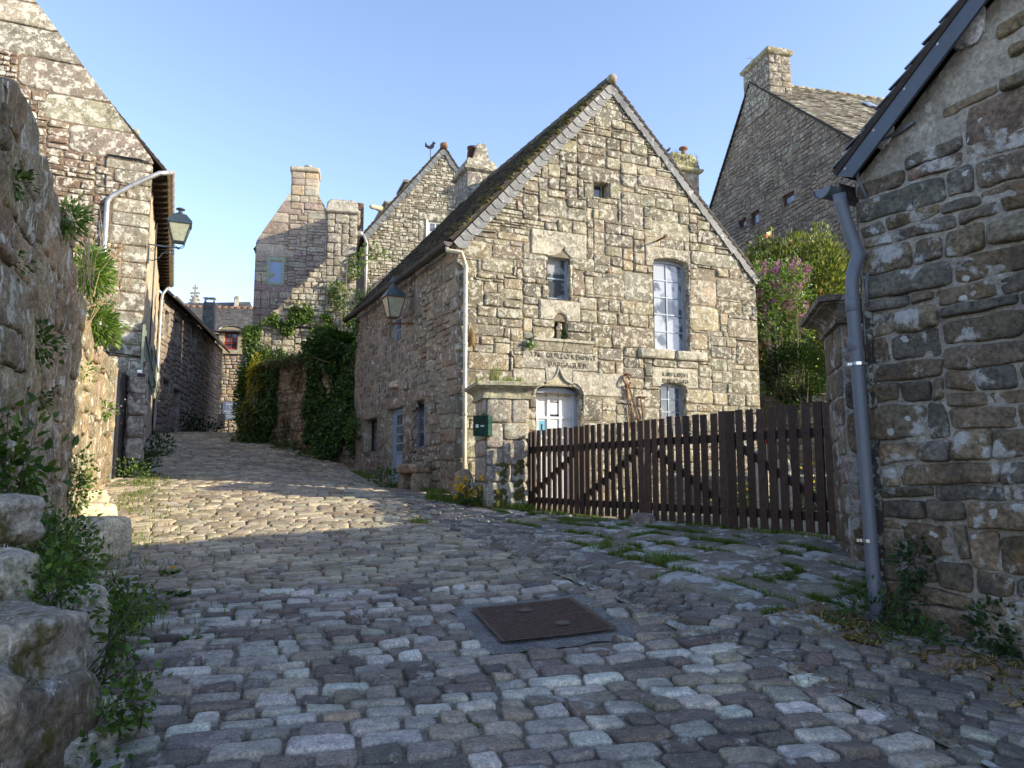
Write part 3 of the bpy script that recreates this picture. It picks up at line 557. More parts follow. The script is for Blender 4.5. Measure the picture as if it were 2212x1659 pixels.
G_LIME = [(.16, .25, .05), (.12, .2, .04), (.09, .15, .035)]; G_GRASS = [(.13, .22, .045), (.18, .26, .06), (.09, .16, .035), (.24, .25, .09)]
# ================================================================ SETTING: ground, street, forecourt
def inpoly(x, y, P):
    x = np.asarray(x); y = np.asarray(y); r = np.zeros(x.shape, bool); n = len(P)
    for i in range(n):
        x0, y0 = P[i]; x1, y1 = P[(i + 1) % n]
        c = ((y0 > y) != (y1 > y)) & (x < (x1 - x0) * (y - y0) / (y1 - y0 + 1e-12) + x0); r ^= c
    return r
FEN0 = np.array([.27, 12.8]); FEN1 = np.array([3.35, 7.9])
CHAN = [(-3.2, 16.6), (-2.2, 13.6), (-1.2, 11.2), (-.48, 9.25), (.16, 8), (.81, 6.6), (1.31, 5.27), (1.645, 4.76), (2.0, 3.83), (2.5, 2.2), (2.7, 0)]
FLB = [(-1.0, 13.0), (-.08, 10.6), (1.02, 7.2), (1.65, 5.9), (2.05, 5.05), (2.45, 5.0), (3.1, 5.7), (3.6, 7.0), (3.35, 7.9), (.27, 12.8)]
def plane_grid(x0, x1, y0, y1, st, dz=0., nz=.01, keep=None):
    xs = np.arange(x0, x1 + 1e-6, st); ys = np.arange(y0, y1 + 1e-6, st); X, Y = np.meshgrid(xs, ys, indexing='ij')
    Z = gz(X, Y) + dz + nz * fbm(X * 3, Y * 3, 0, 4); return np.stack([X, Y, Z], -1)
mb = MB(); mb.grid(plane_grid(-9, 4, -2, 18, .1, -.012, .008)); mk(mb, 'street_bed', M['dirt'], smooth=True, kind='structure')
mb = MB(); mb.grid(plane_grid(-30, 30, -12, 62, .8, -.05, .01)); mk(mb, 'ground', M['dirt'], smooth=True, kind='structure')
mb = MB(); mb.grid(np.array([[(x, y, -6.) for y in (-600, 900)] for x in (-800, 800)])); mk(mb, 'terrain', M['soil'], kind='structure')
mb = MB(); P = plane_grid(-1, 14, 6.5, 22, .25, .0, .02); i = np.arange(P.shape[0] * P.shape[1]).reshape(P.shape[:2])
q = np.stack([i[:-1, :-1], i[1:, :-1], i[1:, 1:], i[:-1, 1:]], -1); cx = P[:-1, :-1, 0] + .12; cy = P[:-1, :-1, 1] + .12
side = (cx - FEN0[0]) * (FEN1[1] - FEN0[1]) - (cy - FEN0[1]) * (FEN1[0] - FEN0[0]) < -.3
mb.add(P.reshape(-1, 3), q[side & (cy > 6.8)]); mk(mb, 'courtyard_ground', M['soil'], smooth=True, kind='structure')
# manhole position
MHc = np.array([.33, 6.0]); MHa = R_(27)
mh = [atg(1014, 1326), atg(1219, 1305), atg(1324, 1362), atg(1116, 1391)]
mhc = sum(mh) / 4; eu = (mh[1] - mh[0] + mh[2] - mh[3]) / 2; ev = (mh[0] - mh[3] + mh[1] - mh[2]) / 2
MHw, MHh = 1.13 * np.linalg.norm(eu[:2]), 1.10 * np.linalg.norm(ev[:2]); MHa = math.atan2(eu[1], eu[0]); MHc = mhc[:2]
print('manhole', MHw, MHh, math.degrees(MHa), MHc)
def in_mh(x, y, m):
    dx, dy = x - MHc[0], y - MHc[1]; a = dx * math.cos(MHa) + dy * math.sin(MHa); b = -dx * math.sin(MHa) + dy * math.cos(MHa)
    return (np.abs(a) < MHw / 2 + m) & (np.abs(b) < MHh / 2 + m)
# road setts: rows of worn granite blocks across the street
ch = np.array(CHAN)
def left_of_channel(x, y): return x < np.interp(y, ch[::-1, 1], ch[::-1, 0])
def visible(x, y, m=.6):
    return (np.abs(x) < .70 * y + m) & (y > 1.9)
def lay_setts(mb, ang, u0, u1, v0, v1, wlen, wrow, keep, pal, seed, wav=.12, prot=.024, far=False, gap=.012, skipm=0., fn_extra=0.):
    r = random.Random(seed); Rl = []; v = v0
    while v < v1:
        h = wrow * r.uniform(.85, 1.18); u = u0 + r.uniform(0, .2)
        while u < u1:
            l = wlen * r.choice((.75, .9, 1, 1.1, 1.25, 1.5)) * r.uniform(.9, 1.1); Rl.append((u, v, u + l, v + h)); u += l
        v += h
    Rl = np.array(Rl); ca, sa = math.cos(ang), math.sin(ang)
    def m(u, v):
        a = u; b = v + wav * (noise(u * .35, v * .2, 0, seed) + .35 * noise(u * 1.1, v * .8, 2, seed)) - .012 * (u + 2) ** 2
        a = a + wav * .5 * noise(u * .5, v * .5, 9, seed)
        return a * ca - b * sa, a * sa + b * ca
    cx, cy = m((Rl[:, 0] + Rl[:, 2]) / 2, (Rl[:, 1] + Rl[:, 3]) / 2); k = keep(cx, cy) & visible(cx, cy); Rl = Rl[k]; cx, cy = cx[k], cy[k]
    def fn(u, v, wv):
        x, y = m(u, v); return np.stack([x, y, gz(x, y) + wv + fn_extra], -1)
    d = np.hypot(cx, cy)
    for lo, hi, res in ((0, 7, 'f'), (7, 15, 'm'), (15, 99, 'c')):
        s_ = (d >= lo) & (d < hi)
        if s_.any(): stones(mb, fn, Rl[s_], pal, gap, prot, .005, res, 0, .03, .008, .11, None, seed + int(lo), .009, .4, .2, pw=.42, pn=15)
    return len(Rl)
PAL_SETT = [(.35, .34, .325), (.50, .49, .47), (.28, .27, .255), (.17, .16, .15), (.155, .13, .125), (.20, .17, .16), (.30, .27, .23), (.25, .225, .20), (.44, .43, .41), (.38, .37, .355)]
PAL_SETT = [tuple(min(.56, v * 1.15) for v in c) for c in PAL_SETT]
PAL_WEAR = [(.32, .29, .235), (.39, .35, .28), (.25, .225, .185), (.44, .40, .32), (.28, .24, .195), (.36, .335, .285)]
LW = lambda x, y: x > np.interp(y, [0, 5.5, 16.5, 25, 37, 46], [-3.0, -4.0, -8.7, -12.3, -14.8, -16.5]) 
RW = lambda x, y: x < np.interp(y, [0, 13.9, 20.7, 26, 28, 30, 46], [9, -.9, -4.4, -9.3, -9.8, -9, -8])
mb = MB()
n1 = lay_setts(mb, R_(16), -7, 7, .5, 8.6, .215, .155, lambda x, y: left_of_channel(x, y) & ~in_mh(x, y, .17) & (y < 7.1 + .05 * x) & LW(x, y), PAL_SETT, 3, gap=.015)
n2 = lay_setts(mb, R_(17), -9, 9, 5, 22, .26, .15, lambda x, y: left_of_channel(x, y) & ~in_mh(x, y, .17) & (y >= 7.1 + .05 * x) & LW(x, y) & (y < 19) & RW(x, y), PAL_WEAR, 4, gap=.01)
n3 = lay_setts(mb, R_(14), -14, 4, 17, 50, .28, .17, lambda x, y: (y >= 19) & LW(x, y) & RW(x, y), PAL_WEAR, 5)
# the band of darker setts between the channel and the flagstones
flb = np.array(FLB)
n4 = lay_setts(mb, R_(-30), -9, 14, -3, 16, .19, .14, lambda x, y: ~left_of_channel(x, y) & ~inpoly(x, y, FLB) & (x < np.interp(y, [0, 4.4, 5.6, 6.9, 14], [4.6, 3.35, 2.75, 3.2, 3.2])) & (y < 13.9) & ((x - FEN0[0]) * (FEN1[1] - FEN0[1]) - (y - FEN0[1]) * (FEN1[0] - FEN0[0]) > 0), [(.19, .185, .175), (.24, .235, .22), (.16, .15, .145), (.30, .29, .27), (.20, .175, .16)], 6, wav=.06, gap=.012)
n5 = lay_setts(mb, R_(20), -9, 2, 8, 26, .24, .15, lambda x, y: ~left_of_channel(x, y) & (y >= 13.9) & RW(x, y) & (y < 19), PAL_WEAR, 8)
print('setts', n1, n2, n3, n4, n5)
mk(mb, 'road', [M['sett']], smooth=True, kind='structure')
# channel: a narrow strip of long worn stones
mb = MB(); pts = [np.array(p) for p in CHAN]
acc = []
for a, b in zip(pts[:-1], pts[1:]):
    n = max(2, int(np.linalg.norm(b - a) / .08)); acc += [a + (b - a) * i / n for i in range(n)]
acc = np.array(acc); tg = np.gradient(acc, axis=0); tg /= np.linalg.norm(tg, axis=1)[:, None]; nn = np.stack([tg[:, 1], -tg[:, 0]], 1)
wv = np.linspace(-.045, .045, 5); Pc = acc[:, None, :] + nn[:, None, :] * wv[None, :, None] * (1 + .5 * noise(acc[:, 0] * 4, acc[:, 1] * 4, 0, 2))[:, None, None]
Z = gz(Pc[..., 0], Pc[..., 1]) + .017 - .008 * np.abs(wv)[None, :] / .045
mb.grid(np.concatenate([Pc, Z[..., None]], -1), (.27, .25, .215)); mk(mb, 'gutter_channel', M['flag'], smooth=True, kind='structure')
# flagstones of the gateway forecourt
fd = (FEN1 - FEN0) / np.linalg.norm(FEN1 - FEN0); fp = np.array([-fd[1], fd[0]]); fp = fp if fp[0] < 0 else -fp
mb = MB(); Rf = pack(9.4, 4.2, .1, .1, (3, 4, 4, 5, 5), (5, 6, 7, 8, 9, 11), None, random.Random(5)); Rf = Rf + np.array([-1.0, -.05, -1.0, -.05])
def fflag(u, v, wv):
    x = FEN0[0] + fd[0] * u + fp[0] * v; y = FEN0[1] + fd[1] * u + fp[1] * v; x = x + .05 * noise(u * .9, v * .9, 0, 4); y = y + .05 * noise(u * .9, v * .9, 4, 4)
    return np.stack([x, y, gz(x, y) + wv], -1)
c = fflag((Rf[:, 0] + Rf[:, 2]) / 2, (Rf[:, 1] + Rf[:, 3]) / 2, 0)
k = inpoly(c[:, 0], c[:, 1], FLB)
FLAGR = Rf[k]
SFL = np.array([-1, -1, -.985, -.95, -.8, -.5, -.25, 0, .25, .5, .8, .95, .985, 1, 1.])
stones(mb, fflag, FLAGR, [(.20, .19, .175), (.235, .22, .195), (.17, .16, .155), (.22, .20, .175)], .026, .022, .009, SFL, 0, .03, .016, .10, None, 5, .018, .35, .15, pw=.4, pn=16)
mk(mb, 'forecourt_flagstones', [M['flag']], smooth=True, kind='structure')
# ================================================================ MANHOLE
def fmh(a, b, z):
    x = MHc[0] + a * math.cos(MHa) - b * math.sin(MHa); y = MHc[1] + a * math.sin(MHa) + b * math.cos(MHa)
    return np.stack(np.broadcast_arrays(x, y, gz(x, y) + z), -1)
mb = MB(); A, B = np.meshgrid(np.linspace(-MHw / 2 - .16, MHw / 2 + .16, 60), np.linspace(-MHh / 2 - .16, MHh / 2 + .16, 60), indexing='ij')
mb.grid(fmh(A + .03 * noise(A * 5, B * 5, 0, 1), B + .03 * noise(A * 5, B * 5, 3, 1), .004 + .004 * fbm(A * 30, B * 30, 0, 2))); mk(mb, 'concrete_surround', M['conc'], smooth=True, kind='structure')
th_ = thing('manhole_cover', (*MHc, g1(*MHc)), 'rusty brown double manhole cover set in the cobbled street', 'manhole cover')
mb = MB(); t_ = .028
for a0, b0, a1, b1 in ((-MHw / 2, -MHh / 2, MHw / 2, -MHh / 2 + t_), (-MHw / 2, MHh / 2 - t_, MHw / 2, MHh / 2), (-MHw / 2, -MHh / 2 + t_, -MHw / 2 + t_, MHh / 2 - t_), (MHw / 2 - t_, -MHh / 2 + t_, MHw / 2, MHh / 2 - t_)):
    A, B = np.meshgrid(np.linspace(a0, a1, 8), np.linspace(b0, b1, 8), indexing='ij'); mb.grid(fmh(A, B, .03))
mk(mb, 'frame', M['iron'], th_)
for sgn in (-1, 1):
    mb = MB(); b0, b1 = (-MHh / 2 + t_ + .002, -.004) if sgn < 0 else (.004, MHh / 2 - t_ - .002)
    A, B = np.meshgrid(np.linspace(-MHw / 2 + t_ + .003, MHw / 2 - t_ - .003, 200), np.linspace(b0, b1, 90), indexing='ij')
    rib = .5 + .5 * np.sin((A + B) * 2 * math.pi / .05); rib = (rib > .55) * .010; e = np.minimum(np.minimum(A - A.min(), A.max() - A), np.minimum(B - b0, b1 - B)) < .012
    mb.grid(fmh(A, B, .022 + np.where(e, .010, rib)))
    p = mk(mb, 'lid', M['iron'], th_)
    mb = MB(); th = np.linspace(0, 6.283, 24); ca, cb = (-.05 if sgn > 0 else .1), (b0 + b1) / 2
    for r0, r1, z in ((.0, .045, .040), (.05, .058, .042)):
        P = np.stack([fmh(ca + r * np.cos(th), cb + r * np.sin(th), z) for r in (max(r0, .001), r1)]); mb.grid(P)
    for i in range(5): A, B = np.meshgrid(ca + np.array([-.03, -.022]) + i * .013, cb + np.array([-.012, .012]), indexing='ij'); mb.grid(fmh(A, B, .044))
    mk(mb, 'emblem', m_plain('worn_badge', (.15, .13, .10), .6, .2) if sgn < 0 else bpy.data.materials['worn_badge'], p)
# ================================================================ MAIN HOUSE
MC = at(985, 1040, 14.0); MC[2] = -E * 0 + g1(MC[0], MC[1])
FG = Fr(MC, 22.6); SD = np.array([-.454, .891, 0]); FS = Fr(MC, math.degrees(math.atan2(.891, -.454)), -1)
p = FG.px; W_ = p(1633, 700)[0]; vb = MC[2] - .3
uA, vA = p(1318, 183); vL = p(978, 512)[1]; vR = p(1632, 598)[1]; print('main', W_, uA, vA - MC[2], vL - MC[2], vR - MC[2])
Lm = lambda v: np.where(v < vL, -.03, -.03 + (uA + .03) * (v - vL) / (vA - vL)); Rm = lambda v: np.where(v < vR, W_ + .03, W_ + .03 + (uA - W_ - .03) * (v - vR) / (vA - vR))
HOUSE = thing('stone_house', MC, 'tall gabled granite house behind the brown gates, with carved date stone and arched door', 'house')
def bx(x0, y0, x1, y1, *e):
    a = p(x0, y0); b = p(x1, y1); c = p(x0, y1); d = p(x1, y0)
    return ((a[0] + c[0]) / 2, (b[1] + c[1]) / 2, (b[0] + d[0]) / 2, (a[1] + d[1]) / 2, *e)
h_att = bx(1282, 395, 1314, 427, .22); h_w1 = bx(1182, 556, 1232, 647, .22); h_tall = bx(1412, 560, 1488, 758, .24); h_sm = bx(1427, 828, 1482, 940, .24)
h_niche = bx(1195, 694, 1224, 737, .22); h_door = list(bx(1158, 850, 1254, 900, .24)); h_door[1] = p(1240, 1090)[1]; h_door = tuple(h_door)
door_top = h_door[3]; dw = (h_door[0] + h_door[2]) / 2; v_key = p(1212, 833)[1]; v_oge = p(1212, 806)[1]
# openings carved by curved stones above
b_dtop = (h_door[0], h_door[3], h_door[2], p(1212, 830)[1])
ins = bx(1126, 760, 1291, 800); dl = bx(1106, 801, 1183, 850); dr = bx(1243, 805, 1350, 857)
tl = bx(1393, 536, 1491, 580); ins2 = bx(1406, 795, 1507, 838); w1l = bx(1146, 500, 1267, 556); w1s = bx(1163, 649, 1253, 694); sill = bx(1376, 757, 1526, 778)
vn = bx(1507, 580, 1545, 604); ledge = bx(1147, 733, 1276, 763)
holes = [h_att, h_w1, h_tall, h_sm, h_niche, h_door]
custom_zone = [ins, (dl[0], dl[1], dr[2], ins[1]), tl, ins2, w1l, w1s, (h_niche[0] - .02, h_niche[3], h_niche[2] + .02, w1s[1]), ledge, vn]
bigs = [bx(1248, 364, 1337, 393), bx(1262, 396, 1280, 430), bx(1316, 396, 1337, 430), bx(985, 520, 1062, 556), bx(1062, 530, 1128, 560), bx(1128, 560, 1181, 600), bx(1233, 556, 1283, 586), bx(1234, 588, 1262, 640),
        bx(1489, 580, 1506, 604), bx(1491, 606, 1546, 660), bx(1546, 606, 1632, 648), bx(1492, 548, 1600, 578), bx(1489, 662, 1552, 716), bx(1546, 650, 1600, 680), bx(1280, 600, 1348, 640), bx(1345, 590, 1410, 652), bx(1320, 706, 1411, 752), bx(1492, 720, 1528, 756),
        bx(1256, 860, 1300, 910), bx(1366, 842, 1426, 880), bx(1484, 842, 1540, 872), bx(1010, 762, 1100, 800), bx(1010, 700, 1090, 726), bx(1570, 690, 1636, 730), bx(1590, 740, 1636, 790), bx(1580, 800, 1638, 850), bx(1040, 560, 1110, 590), bx(1405, 480, 1490, 520), bx(1505, 500, 1560, 530),
        bx(985, 560, 1030, 600), bx(985, 602, 1045, 660), bx(985, 664, 1030, 704), bx(985, 760, 1008, 800), bx(985, 802, 1060, 846), bx(985, 850, 1030, 900), bx(985, 930, 1060, 990), bx(1256, 912, 1330, 960), bx(1380, 384, 1460, 410), bx(1180, 430, 1225, 470), bx(1290, 440, 1335, 480), bx(1340, 444, 1390, 486)]
bigs = [b for b in bigs if b[2] - b[0] > .1]
def gable_extra(mb):
    tn = (.30, .28, .235)
    # ogee key stone carrying the inscription, and the two springers of the arched doorway
    um = dw; hw = (h_door[2] - h_door[0]) / 2
    def archlow(u):   # intrados of the doorway: basket arch rising to the key
        x = np.clip(np.abs(u - um) / hw, 0, 1); return h_door[3] + (v_key - h_door[3]) * np.sqrt(np.clip(1 - x ** 3.2, 0, 1))
    def ogee(u): x = np.abs(u - um) / (hw * .62); return v_key + .02 + (v_oge - v_key + .10) * np.exp(-(x * 3.2)) * 1.0
    ku = hw * .60
    custom_stone(mb, FG, ins[0], ins[2], lambda u: np.where(np.abs(u - um) < ku, np.maximum(ogee(u), v_key + .0), ins[1]), lambda u: ins[3] + 0 * u, .03, .22, tn, 60, 9, rough=.004)
    lo = lambda u: np.where(u > h_door[0], archlow(u), h_door[3]); 
    custom_stone(mb, FG, dl[0], um - ku, lambda u: np.where(u > h_door[0], archlow(u), dl[1]), lambda u: ins[1] + 0 * u, .028, .24, (.34, .31, .25), 40, 9, rough=.005, seed=4)
    custom_stone(mb, FG, um + ku, dr[2], lambda u: np.where(u < h_door[2], archlow(u), dr[1]), lambda u: ins[1] + 0 * u, .028, .24, (.35, .32, .26), 40, 9, rough=.005, seed=5)
    custom_stone(mb, FG, um - ku, um + ku, archlow, ogee, .012, .24, (.37, .34, .24), 40, 5, rough=.003, seed=6)
    # roll moulding following the arch and the ogee point
    xs = np.linspace(-1, 1, 60); path = []
    for x in np.linspace(-1.12, -.62, 22): path.append((um + x * hw, float(archlow(um + np.clip(x, -1, 1) * hw * .9)) + .075))
    pl = [FG(u, v, .035) for u, v in path]; 
    og = [FG(um + x, float(ogee(np.array(um + x))) + .01, .04) for x in np.linspace(-ku, 0, 24)]; mb.tube(og, .02, 8, tn); og = [FG(um + x, float(ogee(np.array(um + x))) + .01, .04) for x in np.linspace(0, ku, 24)]; mb.tube(og, .02, 8, tn)
    rr_ = [FG(um + hw * (.62 + .5 * math.sin(a)), h_door[3] - .05 + (v_key - h_door[3] + .12) * math.cos(a), .035) for a in np.linspace(0, 1.5, 14)] + [FG(um + hw * 1.12, h_door[3] - .1 - .1 * i, .035) for i in range(1, 5)]
    mb.tube(rr_, .022, 8, tn); ll_ = [FG(um - hw * (.62 + .5 * math.sin(a)), h_door[3] - .05 + (v_key - h_door[3] + .12) * math.cos(a), .035) for a in np.linspace(0, 1.5, 14)]; mb.tube(ll_, .022, 8, tn)
    # arched lintels of the tall and the small window
    def seg(hh, top, rise): 
        m_ = (hh[0] + hh[2]) / 2; w_ = (hh[2] - hh[0]) / 2; return lambda u: np.where(np.abs(u - m_) < w_, hh[3] - rise + rise * np.sqrt(np.clip(1 - ((u - m_) / w_) ** 2 * .9, 0, 1)), top)
    custom_stone(mb, FG, tl[0], tl[2], seg(h_tall, tl[1], .12), lambda u: tl[3] + 0 * u, .03, .24, (.34, .31, .25), 50, 7)
    custom_stone(mb, FG, ins2[0], ins2[2], seg(h_sm, ins2[1], .10), lambda u: ins2[3] + 0 * u, .03, .24, (.36, .33, .26), 50, 7)
    m1 = (h_w1[0] + h_w1[2]) / 2 + .1
    custom_stone(mb, FG, w1l[0], w1l[2], lambda u: np.where((u > h_w1[0]) & (u < h_w1[2]), h_w1[3] - .02 + .22 * np.exp(-np.abs(u - m1) * 9), w1l[1]), lambda u: w1l[3] + 0 * u, .035, .22, (.40, .37, .30), 60, 9)
    nm = (h_niche[0] + h_niche[2]) / 2; nw = (h_niche[2] - h_niche[0]) / 2
    custom_stone(mb, FG, w1s[0], w1s[2], lambda u: np.where(np.abs(u - nm) < nw, w1s[1] - .02 + (p(1209, 676)[1] - w1s[1]) * np.sqrt(np.clip(1 - ((u - nm) / nw) ** 2, 0, 1)), w1s[1]), lambda u: w1s[3] + 0 * u, .045, .25, (.38, .35, .28), 60, 9)
    # projecting ledge under the niche, chamfered below
    for a, b_ in ((ledge[0], (ledge[0] + ledge[2]) / 2 - .005), ((ledge[0] + ledge[2]) / 2 + .005, ledge[2])):
        prof = [(0, ledge[1] + .02), (.03, ledge[1] + .03), (.12, ledge[1] + .20), (.15, ledge[1] + .21), (.15, ledge[3] - .02), (.0, ledge[3])]
        us = np.linspace(a, b_, 16); P = np.array([[FG(u, v + .006 * noise(u * 9, v * 9, 0, 3), w_ + .008 * noise(u * 9, v * 20, 0, 1)) for w_, v in prof] for u in us]); mb.grid(P, (.36, .33, .26))
        for u in (a, b_): mb.add(np.array([FG(u, v, w_) for w_, v in prof]), [tuple(range(len(prof)))], (.36, .33, .26))
    # long window sill, cracked in two
    sm_ = sill[0] + (sill[2] - sill[0]) * .52
    for a, b_ in ((sill[0], sm_), (sm_, sill[2])): stones(mb, FG, [(a, sill[1], b_, sill[3])], [(.40, .37, .30)], .004, .09, .01, 'f', 0, .1, .01, .1, None, 7)
    stones(mb, FG, [(vn[0] - .04, vn[1], vn[2] + .1, vn[3])], [(.3, .27, .22)], .0, -.09, .02, 'f', 0, .12, .01, .2, None, 2)
GW = masonry('gable_wall', HOUSE, FG, -.03, vb, W_ + .03, vA + .02, holes, bigs + custom_zone[:0], Lm, Rm, .07, .055, (3, 4, 4, 5, 5, 2), (4, 5, 6, 7, 8, 9), PAL_GAB, [M['gable'], M['mortar']], 4, .012, .04, .012, 'm', skirt=.08, extra=gable_extra, step=.25) if False else None
# (custom stones need their zone kept free of the packed rubble but not cut through the backing)
def masonry2(name, parent, F, u0, v0, u1, v1, holes, zones, bigs, **k):
    mb = MB(); r = random.Random(k['seed']); L, R = k['L'], k['R']; cu, cv = k['cu'], k['cv']
    bl = blocks_fn([h[:4] for h in holes] + [b[:4] for b in bigs] + [z[:4] for z in zones], u0, v0, cu, cv, L, R)
    Rs = pack(u1 - u0, v1 - v0, cu, cv, k['hs'], k['ws'], bl, r) + np.array([u0, v0, u0, v0])
    # drop or trim packed stones that run into the free zones
    cl = lambda v: (L(v), R(v))
    stones(mb, F, Rs, k['pal'], k['gap'], k['prot'], k['rough'], k['res'], 0, .08, .010, .12, cl, k['seed'], .009, .5, .2)
    stones(mb, F, [b[:4] for b in bigs], k['pal'], .008, k['prot'] * .9, .008, 'f', 0, .08, .008, .10, cl, k['seed'] + 9, .007, .25, .14)
    backing(mb, F, u0, v0, u1, v1, holes, L, R, 1, .24, .25, .012)
    if k.get('extra'): k['extra'](mb)
    return mk(mb, name, k['mats'], parent, smooth=False)
dzone = (dl[0], h_door[3] - .0, dr[2], ins[1]); darch = (h_door[0], h_door[3], h_door[2], v_key - .02, .24)
dl_z = (dl[0], dl[1], h_door[0], ins[1]); dr_z = (h_door[2], dr[1], dr[2], ins[1]); dc_z = (h_door[0], h_door[3], h_door[2], ins[1])
tall_h = (h_tall[0], h_tall[1], h_tall[2], h_tall[3], .24)
GW = masonry2('gable_wall', HOUSE, FG, -.03, vb, W_ + .03, vA + .02, [h_att, h_w1, h_tall, h_sm, h_niche, h_door, darch],
    [ins, dl_z, dr_z, dc_z, tl, ins2, w1l, w1s, ledge, vn, sill, (h_tall[0], tl[1], h_tall[2], h_tall[3])], bigs,
    L=Lm, R=Rm, cu=.07, cv=.055, hs=(3, 4, 4, 4, 5, 5), ws=(4, 5, 6, 7, 9, 10), pal=PAL_GAB, mats=[M['gable'], M['mortar']], seed=4, gap=.008, prot=.030, rough=.011, res='m', extra=gable_extra)
# carved letters of both stones, raised; dark tint stands in for groove shade
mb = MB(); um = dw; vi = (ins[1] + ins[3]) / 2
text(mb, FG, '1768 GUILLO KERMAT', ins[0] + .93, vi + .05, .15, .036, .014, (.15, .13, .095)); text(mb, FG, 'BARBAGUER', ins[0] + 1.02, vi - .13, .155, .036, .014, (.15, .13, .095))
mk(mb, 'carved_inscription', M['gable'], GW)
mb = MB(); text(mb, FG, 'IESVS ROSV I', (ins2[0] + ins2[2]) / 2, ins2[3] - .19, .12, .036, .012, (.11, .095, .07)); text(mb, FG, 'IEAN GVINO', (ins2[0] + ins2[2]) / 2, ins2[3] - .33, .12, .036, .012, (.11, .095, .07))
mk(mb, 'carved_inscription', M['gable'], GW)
# side wall towards the street
Ls = 7.35; SDW = Ls; ps = FS.px
def sx(x0, y0, x1, y1, *e):
    a = ps(x0, y0); b = ps(x1, y1); c = ps(x0, y1); d = ps(x1, y0); q_ = ((a[0] + c[0]) / 2, (b[1] + c[1]) / 2, (b[0] + d[0]) / 2, (a[1] + d[1]) / 2)
    return (min(q_[0], q_[2]), q_[1], max(q_[0], q_[2]), q_[3], *e)
sd_door = sx(838, 879, 871, 1045, .22); sd_door = (sd_door[0], gz(*(FS(sd_door[0], 0)[:2])) + .02, sd_door[2], ps(862, 880)[1], .22)
sd_door = (sd_door[0], float(sd_door[1]), sd_door[2], sd_door[3], .22)
sw1 = sx(888, 866, 919, 968, .2); sw2 = sx(787, 905, 815, 975, .2); sw3 = sx(842, 655, 869, 738, .2); print('side', sd_door, sw1, sw2, sw3)
vLs = vL - .12
qu = []; vv = vb; r = random.Random(3)
while vv < vLs - .3: h = r.uniform(.24, .42); qu.append((-.03, vv, r.choice((.35, .5, .65, .8)), min(vv + h, vLs - .02))); vv += h
def side_extra(mb):
    # quoins laid at the corner and patches of rubble showing near it
    stones(mb, FS, qu, PAL_SIDE, .01, .035, .01, 'f', 0, .08, .01, .1, None, 3)
    Rq = pack(2.2, vLs - vb, .07, .06, (2, 3, 3, 4), (3, 4, 6, 7), blocks_fn([sw1[:4]] + [(a - 0, b, c, d) for a, b, c, d in qu], 0, vb, .07, .06), random.Random(8)) + np.array([0, vb, 0, vb])
    stones(mb, FS, Rq, PAL_SIDE, .014, .03, .012, 'm', 0, .05, .015, .18, None, 12)
    Rr = pack(Ls - 2.2, vLs - vb, .08, .07, (2, 3, 3, 4), (3, 4, 5), blocks_fn([sd_door[:4], sw2[:4], sw3[:4]], 2.2, vb, .08, .07), random.Random(9)) + np.array([2.2, vb, 2.2, vb])
    stones(mb, FS, Rr, [(.15, .125, .105), (.18, .145, .12), (.13, .115, .10), (.21, .175, .145)], .035, .012, .012, 'm', 0, .02, .03, .3, None, 15, .02, .8)
    for h in (sd_door, sw1, sw2):
        a, b_, c, d = h[:4]
        stones(mb, FS, [(a - .28, d, c + .3, d + .3)], [(.22, .175, .145)], .01, .03, .008, 'f', 0, .26, .008, .06, None, 31)
        n = max(2, int((d - b_) / .5))
        for i in range(n): stones(mb, FS, [(a - .3, b_ + (d - b_) * i / n, a, b_ + (d - b_) * (i + 1) / n), (c, b_ + (d - b_) * i / n, c + .28, b_ + (d - b_) * (i + 1) / n)], [(.185, .145, .12), (.21, .17, .14)], .008, .026, .008, 'm', 0, .1, .008, .08, None, 40 + i)
mb = MB(); backing(mb, FS, -.02, vb, Ls, vLs + .05, [sd_door, sw1, sw2, sw3], None, None, 1, .28, .12, .022); side_extra(mb)
SW_ = mk(mb, 'side_wall', [M['side'], M['render']], HOUSE, smooth=False)
# body behind the facing
def body(name, parent, c0, c1, back, depth, ve0, ve1, ap, vbase, mat, inset=.3, ina=.3):
    """prism: c0-c1 front line (2D), back vector; eaves ve0/ve1, apex (point 2D, z)"""
    c0, c1, back = [np.array(x[:2], float) for x in (c0, c1, back)]; d = (c1 - c0) / np.linalg.norm(c1 - c0); b = back / np.linalg.norm(back)
    a0 = c0 + d * inset + b * ina; a1 = c1 - d * .03 + b * ina; a2 = c1 - d * .03 + b * depth; a3 = c0 + d * inset + b * depth; t = ((np.array(ap[:2]) - c0) @ d); am = c0 + d * t
    f = [(*a0, vbase), (*a1, vbase), (*a1, ve1 - .05), (*(am + b * ina), ap[2] - .12), (*a0, ve0 - .05)]; g = [(*a3, vbase), (*a2, vbase), (*a2, ve1 - .05), (*(am + b * depth), ap[2] - .12), (*a3, ve0 - .05)]
    mb = MB(); mb.add(np.array(f + g), [(0, 1, 2, 3, 4), (9, 8, 7, 6, 5)] + [(i, (i + 1) % 5 + 0, (i + 1) % 5 + 5, i + 5) for i in range(5)]); return mk(mb, name, mat, parent)
pL, pR, pA = FG(0, 0), FG(W_, 0), FG(uA, vA)
body('rear_walls', HOUSE, pL, pR, SD, Ls, vL, vR, pA, vb, M['render'], .32, .3)
